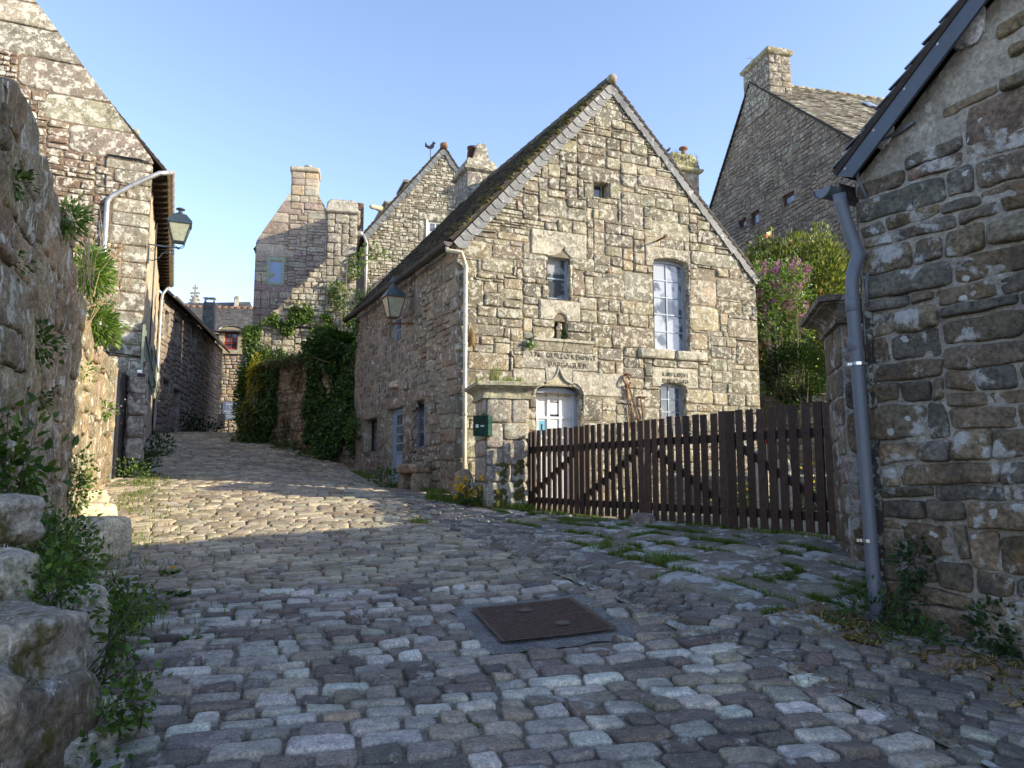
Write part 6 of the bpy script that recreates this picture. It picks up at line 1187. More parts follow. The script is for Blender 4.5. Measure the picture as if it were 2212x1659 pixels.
for (x0, y0, x1, y1) in ((.2, .56, .8, .565), (.2, .94, .8, .945), (.2, .56, .206, .945), (.794, .56, .8, .945)): mb.fbox(F3, a + (c - a) * x0, b_ + H_ * y0, .0705, a + (c - a) * x1, b_ + H_ * y1, .073)
mk(mb, 'lettering', M['signw'], t); sc.objects['lettering']['kind'] = 'stuff' if False else None
del sc.objects['lettering']['kind']
path = [F3(*F3.px(532, 735, .1), .1), F3(*F3.px(531, 800, .1), .1), F3(*F3.px(531, 930, .1), .1)]; mb = MB(); mb.tube(path, .06, 8); mk(mb, 'downpipe', M['zinc'], F3H, True)
# chapel gable finial with cross, and the roofs beyond
c = at(420, 672, 62); t = thing('chapel_finial', c, 'weathered stone finial with a small cross rising over the far roof', 'church finial')
def z6(y): return at(420, y, 62)[2]
mb = MB(); n = 9; hs_ = np.linspace(z6(700), z6(640), n); ws_ = np.linspace(1.05, .22, n)
mb.lathe((c[0], c[1], 0), [(w_ * (1 + .12 * math.sin(i * 2.4)), h) for i, (w_, h) in enumerate(zip(ws_, hs_))], 8, (.34, .32, .26), squash=(1, .5))
for i, (w_, h) in enumerate(zip(ws_[2:], hs_[2:])):
    for s_ in (-1, 1): mb.rock((c[0] + s_ * (w_ + .02), c[1], h), (.3, .25, .22), (.36, .33, .27), 0, 0, n=6, seed=i, p=2.5)
mk(mb, 'crocketed_pinnacle', M['gable'], t, True); mb = MB(); mb.box((c[0], c[1], (z6(642) + z6(615)) / 2), (.16, .16, z6(615) - z6(642)), (.36, .33, .26)); mb.box((c[0], c[1], z6(633)), (.85, .14, .14), (.36, .33, .26)); mb.box((c[0], c[1], z6(622)), (.5, .14, .13), (.36, .33, .26)); mk(mb, 'stone_cross', M['gable'], t)
t = thing('chapel', at(480, 700, 60), 'dark slate chapel roof and coping showing over the ridge of the far house', 'chapel')
a, b_ = at(396, 655, 60), at(540, 652, 60); a1, b1 = at(396, 700, 56), at(560, 700, 56); mb = MB(); slab(mb, a1, b1, b_, a, .1, (.1, .1, .1)); slates(mb, a1, b1, b_, a, .3, .4, ((.09, .09, .1), (.12, .115, .11)), .02, 6); 
mk(mb, 'roof', M['mossy'], t); mb = MB(); mb.box(((a1[0] + b1[0]) / 2, 58.5, (a1[2] + 0) / 2 - .3), (b1[0] - a1[0] - .3, 3, a1[2] - .2)); mk(mb, 'walls', M['far'], t)
mb = MB(); mb.beam(at(505, 690, 55.5), at(512, 650, 59.3), .3, .25, (.34, .32, .26)); mb.rock(at(513, 647, 59.5), (.5, .4, .6), (.36, .34, .27), n=8); mk(mb, 'coping', M['gable'], t)
# ================================================================ CENTRE HOUSE with green window
def gable_house(name, label, F, L, R, va, v0, u0, u1, holes, bigs, pal, mats, seed, depth, roofm, cu=.1, cv=.085, hs=(2, 2, 3, 3), ws=(3, 4, 5, 6), res='m', gap=.012, prot=.03, ua=None, ve=None, slope_pal=None, over=.05, parapet=0.):
    t = thing(name, F((u0 + u1) / 2, v0 + .5), label, 'house')
    W = masonry('gable_wall', t, F, u0, v0, u1, va, holes, bigs, L, R, cu, cv, hs, ws, pal, mats, seed, gap, prot, .012, res, .02, .16, nz=.015, step=.5)
    vel, ver = ve; bkv = -F.N * depth
    f = [F(u0 + .02, v0, -.31), F(u0 + .02, vel - .03, -.31), F(ua, va - .1, -.31), F(u1 - .02, ver - .03, -.31), F(u1 - .02, v0, -.31)]; g = [x + bkv for x in f]; mb = MB()
    mb.add(np.array(f + g), [(0, 1, 2, 3, 4), (9, 8, 7, 6, 5)] + [(i, (i + 1) % 5, (i + 1) % 5 + 5, i + 5) for i in range(5)]); 
    for u, vv in ((u0, vel), (u1, ver)): mb.add(np.array([F(u, v0, 0), F(u, vv - .02, 0), F(u, vv - .02, -.32), F(u, v0, -.32)]), [(0, 1, 2, 3)])
    mk(mb, 'rear_walls', mats[1], t)
    o_ = -parapet; e0, ra, e1 = F(u0 - .12, vel - .05 + o_, over), F(ua, va + .08 + o_, over), F(u1 + .12, ver - .05 + o_, over); mb = MB()
    slab(mb, e0, e0 + bkv, ra + bkv, ra, .07, (.1, .1, .1), 1); slab(mb, e1, e1 + bkv, ra + bkv, ra, .07, (.1, .1, .1), 1)
    sp = slope_pal or ((.12, .115, .11), (.15, .14, .13)); slates(mb, e0, e0 + bkv, ra + bkv, ra, .2, .28, sp, .014, seed, .03); slates(mb, e1, e1 + bkv, ra + bkv, ra, .2, .28, sp, .014, seed + 1, .03)
    return t, mk(mb, 'roof', [roofm, M['dwood']], t)
cc = at(537, 900, 33.0); F4 = Fr(cc, 12); q4 = F4.px; v40 = g1(cc[0], cc[1]) - .8
ul4, vl4 = q4(537, 520); a4, va4 = q4(652, 392); ur4 = q4(760, 520)[0]; xl, yl = q4(628, 415); xr, yr = q4(686, 440)
s4 = (yl - vl4) / (xl - 0); apx = (xl + xr) / 2; vap4 = vl4 + s4 * apx; W4 = 2 * apx; L4 = lambda v: np.where(v < vl4, 0, (v - vl4) / s4); R4 = lambda v: np.where(v < vl4, W4, W4 - (v - vl4) / s4)
h4 = (*q4(576, 615), *q4(615, 558), .12); big4 = []; r = random.Random(8); v = v40
while v < vl4: h = r.uniform(.3, .5); big4.append((0, v, r.choice((.7, 1.0, 1.4)), v + h)); v += h
while v < vap4 - .6: h = r.uniform(.45, .65); e = (v + h / 2 - vl4) / s4; big4.append((e - .4, v, e + r.choice((.7, 1.0)), v + h)); v += h
big4 += [(h4[0] - .5, h4[3], h4[2] + .4, h4[3] + .4), (h4[0] - .3, h4[1] - .35, h4[2] + .5, h4[1])]
C4, _ = gable_house('centre_house', 'pinkish granite gabled house with a green window and tall chimney, behind the ivy wall', F4, L4, R4, vap4, v40, 0, W4, [h4], big4, PAL_PINK, [M['far'], M['mortar']], 12, 5.2, M['mossy'], .09, .07, (2, 2, 3, 4), (3, 4, 6, 8, 10), ua=apx, ve=(vl4, vl4), over=-.25, parapet=.25)
window(C4, F4, h4[0], h4[1], h4[2], h4[3], 1, 1, 0, .05, .11, 'greenp', 'bglass')
mb = MB(); zc4 = q4(655, 372)[1]; x0, x1 = q4(629, 420)[0], q4(686, 420)[0]; sbox(mb, F4, x0, x1, -1.0, .03, yl - .8, zc4, PAL_PINK + PAL_WARM, .2, .16, (2, 3), (2, 3, 4), .01, .02, 4); capstone(mb, F4, x0, x1, -1.0, .03, zc4, [(0, 0), (.07, .02), (.08, .16), (.04, .24), (0, .26)], (.42, .37, .27))
k4 = mk(mb, 'chimney', [M['far'], M['mortar']], C4, True); mb = MB(); c = F4((x0 + x1) / 2 + .1, zc4 + .2, -.4); mb.lathe(tuple(c), [(.12, 0), (.12, .2), (.2, .22), (.2, .26), (.02, .3)], 12); mk(mb, 'flue_cap', M['zinc'], k4, True)
mb = MB(); mb.tube([F4(.3, v40 + 1, .02), F4(.32, vl4 - 2, .02), F4(.28, vl4 - 1.5, .02)], .018, 6); mk(mb, 'cable', M['black'], C4)
# tall stack with sloping lean-to wall, in front of it
c5 = at(700, 700, 27.5); F5 = Fr(c5, 12); q5 = F5.px; v50 = g1(-6, 27) - .5; xa, xb = 0.0, q5(770, 500)[0]; zt5 = q5(733, 462)[1]; 
t5 = thing('chimney_stack', F5(.5, v50 + .5), 'square grey stone stack with rounded cap and a sloping wall running down to the ivy', 'chimney stack')
mb = MB(); sbox(mb, F5, xa, xb, -1.3, 0, v50, zt5, [(.30, .265, .2), (.27, .24, .19), (.33, .29, .22), (.24, .21, .17)], .14, .13, (2, 3, 4), (2, 3, 4), .012, .025, 9, 'm', faces='flr'); mk(mb, 'shaft', [M['gable'], M['dmortar']], t5, True)
mb = MB(); capstone(mb, F5, xa, xb, -1.3, 0, zt5, [(0, 0), (.10, .05), (.13, .12), (.04, .18), (.02, .42), (-.12, .62), (-.3, .66)], (.36, .33, .26)); mk(mb, 'cap', M['gable'], t5, True)
a5, b5 = q5(698, 568), q5(572, 695); sl5 = (a5[1] - b5[1]) / (a5[0] - b5[0]); u50 = q5(530, 900)[0]
top5 = lambda u: np.maximum(a5[1] + sl5 * (u - a5[0]), b5[1] - .25 + 0 * u)
Fs5 = Fr(F5(u50, 0, .02)[:2], 12); rw = rubble_wall('sloping_wall', Fs5, -u50, v50, a5[1] + .1, .4, PAL_GAB + PAL_WARM[:3], [M['behind'], M['mortar']], 'rubble wall with a steep sloping top against the square stack', 'wall', 14, top=lambda u: top5(u + u50), cu=.09, cv=.08, hs=(2, 3, 3), ws=(2, 3, 4, 5), gap=.018)
mb = MB(); mb.tube([F5(*q5(612, 704), .08), F5(*q5(700, 712), .08)], .035, 6); mk(mb, 'iron_tie_bar', M['black'], rw)
# ================================================================ HOUSE BEHIND with the slate verge
c6 = at(785, 640, 29.0); F6 = Fr(c6, 16); q6 = F6.px; v60 = 1.5; vl6 = q6(786, 505)[1]; a6, va6 = q6(958, 318); s6 = (va6 - vl6) / a6; xr6, yr6 = q6(990, 368); W6 = 2 * a6
L6 = lambda v: np.where(v < vl6, 0, (v - vl6) / s6); sr6 = (va6 - yr6) / (xr6 - a6); R6 = lambda v: np.where(v < vl6, a6 + (va6 - vl6) / sr6, a6 + (va6 - v) / sr6); U6 = float(R6(np.array(vl6)))
h6 = (*q6(924, 522), *q6(958, 480), .14)
B6, RF6 = gable_house('rear_house', 'pale white-lichened rubble gable with slate verge and white window behind the stack', F6, L6, R6, va6, v60, 0, U6, [h6], [(h6[0] - .4, h6[1], h6[0], h6[3]), (h6[0] - .4, h6[3], h6[2] + .4, h6[3] + .35)], PAL_GAB + [(.44, .40, .32)], [M['behind'], M['mortar']], 19, 9, M['mossy'], .08, .07, (1, 2, 2, 3), (2, 3, 3, 4, 5), ua=a6, ve=(vl6, vl6), over=.08, gap=.016)
window(B6, F6, h6[0], h6[1], h6[2], h6[3], 2, 2, 0, -.06, .08, 'whitep', 'dglass', .05)
mb = MB(); mb.fbox(F6, h6[0] - .09, h6[1] - .05, .03, h6[0], h6[3] + .02, .08); mb.fbox(F6, h6[2], h6[1] - .05, .03, h6[2] + .13, h6[3], .08); mk(mb, 'open_shutters', M['whitep'], B6)
mb = MB(); verge(mb, F6, (-.1, vl6 - .1), (a6, va6 + .04), .26, .34, .06, 1, 5, False); mk(mb, 'verge_slates', M['slate'], RF6); mb = MB(); verge(mb, F6, (U6 + .1, vl6 - .1), (a6, va6 + .04), .22, .34, .06, -1, 6, False); mk(mb, 'verge_slates', M['slate'], RF6)
mb = MB(); c = F6(a6, va6 + .02, .1); mb.rock(c, (.34, .34, .26), (.45, .25, .13), n=10, p=2.4); mk(mb, 'ridge_tile', M['terra'], RF6, True)
g_ = F6(*q6(781, 507, .1), .12); mb = MB(); mb.tube([g_ + np.array([-.1, 0, .05]), g_ + np.array([.1, 0, -.05]), g_ + np.array([.22, 0, -.35]), g_ + np.array([.22, 0, -1.2]), g_ + np.array([.2, 0, -4.5])], .055, 10); mb.rock(g_ + np.array([-.08, 0, .02]), (.32, .3, .22), n=8, p=4); mk(mb, 'downpipe', M['zinc'], B6, True)
# brick chimney, parapet with gargoyle and weathercock behind
cb = at(775, 470, 34); FX = Fr((cb[0], cb[1]), 12); zt_ = at(775, 438, 34)[2]; mb = MB(); sbox(mb, FX, -.22, .22, -.4, 0, at(775, 520, 34)[2] - 6, zt_, [(.17, .09, .07), (.14, .11, .10), (.19, .12, .09)], .12, .08, (1, 2), (2, 3), .006, .008, 3, taper=.0); mk(mb, 'brick_chimney', [M['side'], M['dmortar']], None, True, 'dark brick chimney between the square stack and the slate verge gable', 'chimney')
cg = at(850, 440, 48); t = thing('church_tower', (cg[0] + 2, cg[1] + 2, 4.), 'grey stone tower parapet with a gargoyle showing over the slate verge', 'church tower')
FX = Fr((cg[0], cg[1]), 20); z0, z1 = 4., at(835, 444, 48)[2]; x0 = FX.px(834, 440)[0]; mb = MB(); sbox(mb, FX, x0, x0 + 5, -4, 0, z0, z1, [(.13, .125, .11), (.16, .15, .13)], .35, .3, (2, 3), (2, 3), .01, .02, 5, 'c', faces='fl'); capstone(mb, FX, x0, x0 + 5, -4, 0, z1, [(0, 0), (.14, .1), (.16, .2)], (.13, .125, .11)); mk(mb, 'parapet', [M['ash'], M['mortar']], t)
z2 = at(880, 408, 50)[2]; x2 = FX.px(880, 410)[0]; mb = MB(); sbox(mb, FX, x2, x2 + 3.2, -3, -.6, z1, z2, [(.13, .125, .11), (.16, .15, .13)], .35, .3, (2, 3), (2, 3), .01, .02, 6, 'c', faces='fl'); mb.fbox(FX, x2 - .15, z2, -3.1, x2 + 3.2, z2 + .18, -.45, (.13, .125, .11)); mk(mb, 'upper_parapet', [M['ash'], M['mortar']], t)
mb = MB(); a = at(822, 451, 48); mb.tube([a + np.array([.5, .5, -.1]), a, at(812, 448, 47.5), at(804, 446.5, 47), at(800, 446, 46.8)], [.28, .24, .16, .17, .1], 8, (.36, .34, .24)); mk(mb, 'gargoyle', M['gable'], t, True)
cw_ = at(930, 345, 40); t = thing('weathercock', cw_, 'small black weathercock on a thin rod above the slate verge', 'weather vane'); mb = MB(); mb.tube([cw_ + np.array([0, 0, -3.]), at(930, 312, 40)], .025, 6); mk(mb, 'rod', M['black'], t)
cz_ = at(930, 318, 40); FW = Fr((cz_[0], cz_[1]), 10); mb = MB(); z = cz_[2]; mb.poly(FW, [(-.32, z + .02), (-.30, z + .30), (-.18, z + .10), (-.02, z + .06), (.08, z + .22), (.14, z + .36), (.22, z + .30), (.30, z + .26), (.22, z + .20), (.20, z + .02), (.08, z - .10), (-.12, z - .10)], -.02, .02); mk(mb, 'cockerel', M['black'], t)
# ================================================================ BIG HOUSE at right rear
c7 = at(1536, 452, 32.0); F7 = Fr(c7, math.degrees(math.atan2(-.97, .24)), -1); F7 = F7 if F7.N[0] < 0 else Fr(c7, math.degrees(math.atan2(-.97, .24)), 1); q7 = F7.px
v70 = 2.; vl7 = c7[2]; a7l, y7l = q7(1606, 232); a7r, y7r = q7(1668, 204); re7, ve7 = q7(1842, 300); re8, ve8 = q7(1873, 322); u7 = re7 + 2.2
print('big', c7, a7l, y7l, a7r, y7r, re7, ve7)
s7 = (y7l - vl7) / a7l; s7r = (y7r - ve7) / (re7 - a7r); ua7 = (y7r + s7r * a7r - vl7) / (s7 + s7r); va7 = vl7 + s7 * ua7; vr7 = va7 - s7r * (u7 - ua7)
L7 = lambda v: np.where(v < vl7, 0, (v - vl7) / s7); R7 = lambda v: np.where(v < vr7, u7, ua7 + (va7 - v) / s7r)
h7 = [(*q7(x0, y1), *q7(x1, y0), .2) for x0, y0, x1, y1 in ((1596, 468, 1612, 497), (1622, 452, 1640, 491), (1690, 410, 1716, 450))]
h7 = [(min(a, c), b, max(a, c), d, e) for a, b, c, d, e in h7]; print(h7)
B7, RF7 = gable_house('big_house', 'large shaded rubble gable with a tall chimney and small red-framed windows above the flowering shrubs', F7, L7, R7, va7, v70, 0, u7, h7, [], [(.25, .205, .155), (.22, .18, .14), (.19, .16, .13), (.28, .23, .17)], [M['far'], M['dmortar']], 23, 12, M['lichroof'], .09, .075, (2, 2, 3), (3, 4, 5), ua=ua7, ve=(vl7, vr7), over=.1, slope_pal=((.27, .24, .19), (.24, .21, .17), (.30, .27, .21)), gap=.014, prot=.03)
for h in h7: window(B7, F7, h[0], h[1], h[2], h[3], 1, 1, 0, -.08, .09, 'bigred', 'dglass')
zt7 = q7(1625, 150)[1]; k0, k1 = q7(1609, 200)[0], q7(1664, 200)[0]; print('stack7', k0, k1, zt7)
mb = MB(); sbox(mb, F7, k0, k1, -.95, .04, y7l - 1.0, zt7, [(.22, .19, .14), (.19, .165, .13)], .14, .12, (2, 3), (2, 3, 4), .012, .025, 9, 'm', faces='flr'); capstone(mb, F7, k0, k1, -.95, .04, zt7, [(0, 0), (.05, .03), (.10, .08), (.11, .2), (.03, .26), (.0, .34)], (.24, .21, .12)); k7 = mk(mb, 'chimney', [M['gable'], M['dmortar']], B7, True)
mb = MB(); c = F7(k0 + .5, zt7 + .35, -.45); mb.lathe(tuple(c), [(.12, 0), (.12, .2), (.22, .22), (.2, .28), (.02, .32)], 12); mk(mb, 'flue_cap', M['zinc'], k7, True); mb = MB(); c = F7(k0 + .15, zt7 + .4, -.3); mb.tube([c, c + np.array([-.05, 0, .5])], .012, 5); mb.tube([c + np.array([-.25, 0, .4]), c + np.array([.18, 0, .35])], .01, 5); mk(mb, 'aerial', M['zinc'], k7)
ra = F7(ua7, va7 + .12, .1); mb = MB()
for i in range(24): a = ra - F7.N * (.5 * i); mb.tube([a + np.array([0, 0, -.08]), a - F7.N * .52 + np.array([0, 0, -.08])], [.10, .12], 8, (.22, .19, .12))
mk(mb, 'ridge_tiles', M['lichroof'], RF7, True)
# roof window
a, b_ = ra - F7.N * 4.2, 0; dn = (F7.U - np.array([0, 0, s7r])); dn /= np.linalg.norm(dn); mb = MB(); P0 = a + dn * 1.6 + np.array([0, 0, .0]); 
nrm7 = np.cross(dn, F7.N); nrm7 = nrm7 if nrm7[2] > 0 else -nrm7; P0 = P0 + nrm7 * .03; P = [P0, P0 - F7.N * .5, P0 - F7.N * .5 + dn * .7, P0 + dn * .7]; mb.hexa(np.array(P + [x + nrm7 * .03 for x in P])); mk(mb, 'roof_window', M['glass'], RF7)
# chimney right of the main roof with a bird on it
c8 = at(1480, 470, 25.5); F8 = Fr((c8[0], c8[1]), 22.6); q8 = F8.px; x0, x1 = q8(1452, 400)[0], q8(1510, 400)[0]; z8 = q8(1480, 372)[1]; mb = MB(); sbox(mb, F8, x0, x1, -.8, 0, z8 - 4.5, z8, [(.30, .26, .19), (.33, .28, .2), (.27, .24, .18)], .2, .18, (2, 3), (2, 3, 4), .006, .006, 8)
mk(mb, 'tall_chimney', [M['ash'], M['mortar']], None, True, 'tan ashlar chimney with mossy stepped cap rising behind the right roof slope', 'chimney'); k8 = sc.objects['tall_chimney']
mb = MB(); capstone(mb, F8, x0, x1, -.8, 0, z8, [(0, 0), (.08, .04), (.14, .12), (.12, .18), (.02, .22), (-.03, .55), (-.10, .74), (-.2, .78)], (.34, .31, .17)); mk(mb, 'cap', M['gable'], k8, True)
mb = MB(); rr = np.random.default_rng(4)
C = np.array([F8(x0 + (x1 - x0) * rr.random(), z8 + .15 + .5 * rr.random(), .02 + .05 * rr.random()) for _ in range(260)]); blades(mb, C, .12, [(.10, .11, .03), (.16, .15, .05)], 3, .9, .008); mk(mb, 'moss_tufts', M['grass'], k8); k8c = [o for o in sc.objects if o.name == 'moss_tufts'][0]; k8c['kind'] = 'stuff'
mb = MB(); c = F8(x1 - .35, z8 + .75, -.4); mb.lathe(tuple(c), [(.11, 0), (.10, .18), (.08, .2), (.08, .3), (.17, .32), (.15, .38), (.01, .42)], 12); mk(mb, 'chimney_pot', M['terra'], k8, True)
c = F8(x0 + .1, z8 + .86, -.35); mb = MB(); mb.tube([c + np.array([-.14, 0, -.07]), c + np.array([-.05, 0, -.01]), c + np.array([.04, 0, .05]), c + np.array([.08, 0, .11]), c + np.array([.12, 0, .12])], [.012, .045, .05, .032, .006], 8); mb.tube([c + np.array([0, .01, -.05]), c + np.array([0, .01, -.1])], .006, 4); mk(mb, 'bird', M['bird'], None, True, 'small black bird perched on the left edge of the mossy chimney', 'bird')
# ================================================================ STATUE in the niche, chain and hook
c = FG((h_niche[0] + h_niche[2]) / 2 + .02, h_niche[1] + .0, -.08); t = thing('statuette', c, 'small pale statuette of a robed woman holding a child in the wall niche', 'statue'); H_ = h_niche[3] - h_niche[1]
hs_ = .43; mb = MB(); mb.lathe(tuple(c), [(.055, 0), (.06, .02), (.052, .08), (.045, .17), (.05, .25), (.056, .30), (.045, .335), (.02, .35)], 14, squash=(1, .8)); mb.rock((c[0], c[1], c[2] + .385), (.062, .066, .08), n=9, p=2.1, rough=.02); mb.tube([c + np.array([-.04, -.01, .31]), c + np.array([-.05, -.05, .25]), c + np.array([.0, -.07, .25])], [.018, .015, .012], 7)
mk(mb, 'robed_figure', M['ceram'], t, True); mb = MB(); mb.tube([c + np.array([.03, -.045, .24]), c + np.array([.035, -.05, .31])], [.024, .02], 8); mb.rock(c + np.array([.035, -.05, .345]), (.038, .038, .045), n=8, p=2.1); mk(mb, 'child', M['ceram'], t, True); mb = MB(); mb.lathe((c[0], c[1], c[2] - .0), [(.075, 0), (.075, .012), (.06, .02)], 12); mk(mb, 'base', M['ceram'], t)
c = FG(h_niche[2] - .06, h_niche[1], .0); mb = MB(); C = np.array(c) + rr.normal(0, .03, (220, 3)) * np.array([1, 1, 0]) + np.stack([np.zeros(220), np.zeros(220), rr.uniform(0, .26, 220)], 1); leaves(mb, C, .045, G_DARK, None, .1, 1, .35, 3); mk(mb, 'niche_plant', M['leaf'], None, False, 'tuft of dark leaves beside the statuette in the niche', 'plant')
hk = p(1350, 812); t = thing('rusty_chain', FG(hk[0], hk[1], .08), 'rusty iron hook and long double chain hanging on the gable wall', 'chain')
mb = MB(); th = np.linspace(.6, 5.9, 20); mb.tube([FG(hk[0] + .10 * math.cos(a), hk[1] - .09 + .12 * math.sin(a), .09 + .03 * math.sin(a * 2)) for a in th], .018, 7); mb.tube([FG(hk[0], hk[1], -.03), FG(hk[0], hk[1] + .02, .1), FG(hk[0] + .03, hk[1] - .1, .13)], .02, 7); mk(mb, 'hook', M['rust'], t)
def chain(A, B, name):
    A, B = np.array(A), np.array(B); n = int(np.linalg.norm(B - A) / .048); d = (B - A) / np.linalg.norm(B - A); mb = MB()
    for i in range(n):
        c = A + (B - A) * (i + .5) / n; s_ = FG.U if i % 2 else FG.N; th = np.linspace(0, 6.283, 9); mb.tube([c + d * .031 * math.cos(a) + s_ * .019 * math.sin(a) for a in th], .0095, 5, cap=False)
    mk(mb, name, M['rust'], t)
e1_, e2_ = p(1359, 925), p(1379, 925); chain(FG(hk[0] - .02, hk[1] - .2, .08), FG(e1_[0], e1_[1], .06), 'chain'); chain(FG(hk[0] + .03, hk[1] - .2, .09), FG(e2_[0], e2_[1], .07), 'chain')
mb = MB(); a = p(1383, 858); b_ = p(1396, 858); mb.tube([FG(a[0] - .1, a[1], .05), FG(b_[0], b_[1], .06)], .014, 6); mb.tube([FG(a[0] - .04, a[1] + .02, .07), FG(a[0] + .02, a[1] - .5, .07)], .014, 6); mk(mb, 'iron_rod', M['rust'], t)

# taller house added behind the outbuilding, outside the frame, to shade the near wall
TN = Fr((7.2, 5.1), -3); mb = MB(); masonry('front_wall', thing('added_shade_house', (10, 5, 0), 'tall granite house added out of view behind the right outbuilding to shade the near wall', 'house'), Fr((7.2, 5.1), 177, 1), -7, -1.5, 0, 10.2, (), (), None, None, .14, .12, (2, 3), (3, 4, 5), PAL_GAB, [M['gable'], M['mortar']], 3, res='c', step=1.)
mb.hexa(np.array([(7.2, -6, -1.5), (14.2, -6, -1.5), (14.2, 5.0, -1.5), (7.2, 5.0, -1.5), (7.2, -6, 10.2), (14.2, -6, 10.2), (14.2, 5.0, 10.2), (7.2, 5.0, 10.2)])); mb.add(np.array([(7.0, -6.2, 10.2), (14.4, -6.2, 10.2), (14.4, 5.2, 10.2), (7.0, 5.2, 10.2), (10.7, -6.2, 13.5), (10.7, 5.2, 13.5)]), [(0, 3, 5, 4), (1, 4, 5, 2), (0, 4, 1), (3, 2, 5)]); mk(mb, 'walls_and_roof', M['mortar'], [o for o in sc.objects if o.name == 'added_shade_house'][0])
# ================================================================ NEAR LEFT WALL, GATE, BOULDERS
wd_ = np.array([.413, -.911]); W0 = at(236, 1020, 14.6)[:2]; FW_ = Fr(W0, math.degrees(math.atan2(wd_[1], wd_[0])), 1); FW_ = FW_ if FW_.N[0] > 0 else Fr(W0, math.degrees(math.atan2(wd_[1], wd_[0])), -1)
tp_ = sorted([FW_.px(x, y) for x, y in ((236, 765), (222, 748), (190, 700), (166, 655), (158, 520), (130, 470), (100, 430), (62, 250), (30, 190), (0, 150))]); tu = np.array([a for a, b in tp_]); tv = np.array([b for a, b in tp_]); print('nearwall', tp_)
ntop = lambda u: np.interp(u, tu, tv) ; LW_ = 13.2; wv0 = -.2
mb = MB(); SXX = np.array([-1, -1, -.97, -.9, -.75, -.5, -.25, 0, .25, .5, .75, .9, .97, 1, 1.])
Rs = pack(LW_, 5.2 - wv0, .07, .07, (4, 5, 6, 7, 9), (6, 8, 10, 13, 16), None, random.Random(6)) + np.array([0, wv0, 0, wv0])
k = (Rs[:, 1] + Rs[:, 3]) / 2 < ntop((Rs[:, 0] + Rs[:, 2]) / 2) + .02; Rs = Rs[k]
stones(mb, FW_, Rs, [(.26, .215, .15), (.31, .26, .18), (.22, .185, .135), (.29, .23, .165), (.24, .21, .16)], .008, .035, .03, SXX, 0, .10, .02, .14, None, 32, .02, .6, .2, pw=.5, pn=8, bend=lambda u, v: (u + .08 * noise(u * 1.4, v * 1.4, 0, 5), v + .07 * noise(u * 1.2, v * 1.2, 4, 5)))
U, T = np.meshgrid(np.linspace(0, LW_, 260), np.linspace(0, 1, 80), indexing='ij'); V = wv0 + (ntop(U) - .05 - wv0) * T; mb.grid(FW_(U, V, -.004 + .02 * fbm(U * 2.5, V * 2.5, 0, 9)), (.3, .27, .2), 1)
us = np.linspace(0, LW_, 120); mb.grid(np.stack([FW_(us, ntop(us) - .06, 0 * us), FW_(us, ntop(us) + .06 * noise(us * 3, 0, 0, 2), 0 * us - .3), FW_(us, ntop(us) - .06, 0 * us - .6), FW_(us, wv0 + 0 * us, 0 * us - .6)]), (.34, .3, .24), 0)
mb.grid(np.array([[FW_(0, wv0, 0), FW_(0, float(ntop(0)) - .05, 0)], [FW_(0, wv0, -.6), FW_(0, float(ntop(0)) - .05, -.6)]]), (.34, .3, .24), 0)
mk(mb, 'rough_stone_wall', [M['nearl'], m_stone('lime_render_patches', .3, (.70, .66, .52), 4, 0, .4, .9, attr=False, base=(.33, .265, .165), stain=(.16, .12, .08), orange=.5, streak=.4, bd=.015)], None, True, 'high rugged stone wall at the left edge, half in sun, overgrown with plants', 'wall', origin=FW_(4, 0, 0))
# dark metal gate
def gate_leaf(pa, Ya, pb, Yb, ribs, nm):
    A, B = at(pa, 1020, Ya)[:2], at(pb, 1020, Yb)[:2]; an = math.degrees(math.atan2(B[1] - A[1], B[0] - A[0])); F = Fr(A, an, 1); F = F if F.N @ np.array([-A[0], -A[1], 0]) > 0 else Fr(A, an, -1); L_ = float(np.linalg.norm(B - A))
    z0 = g1(A[0], A[1]) + .04; z1 = E + 2.05; mb = MB(); mb.fbox(F, 0, z0, -.03, L_, z1, 0); mb.fbox(F, 0, z1, -.04, L_, z1 + .05, .02)
    if ribs:
        n = int(L_ / .09)
        for i in range(n): x = L_ * (i + .2) / n; mb.fbox(F, x, z0, .001, x + L_ / n * .5, z1 - .001, .022)
    mb.fbox(F, 0, z0, .003, .05, z1 - .002, .035); return mb
t = thing('metal_gate', at(245, 1035, 15.0), 'dark grey ribbed metal gate between the overgrown wall and the left house', 'gate')
mk(gate_leaf(223, 14.75, 241, 14.9, True, ''), 'ribbed_leaf', m_plain('grey_gate_paint', (.16, .165, .17), .4, .2), t); mk(gate_leaf(241, 14.92, 266, 16.3, False, ''), 'plain_leaf', m_plain('dark_gate_paint', (.035, .035, .04), .4, .2), t)
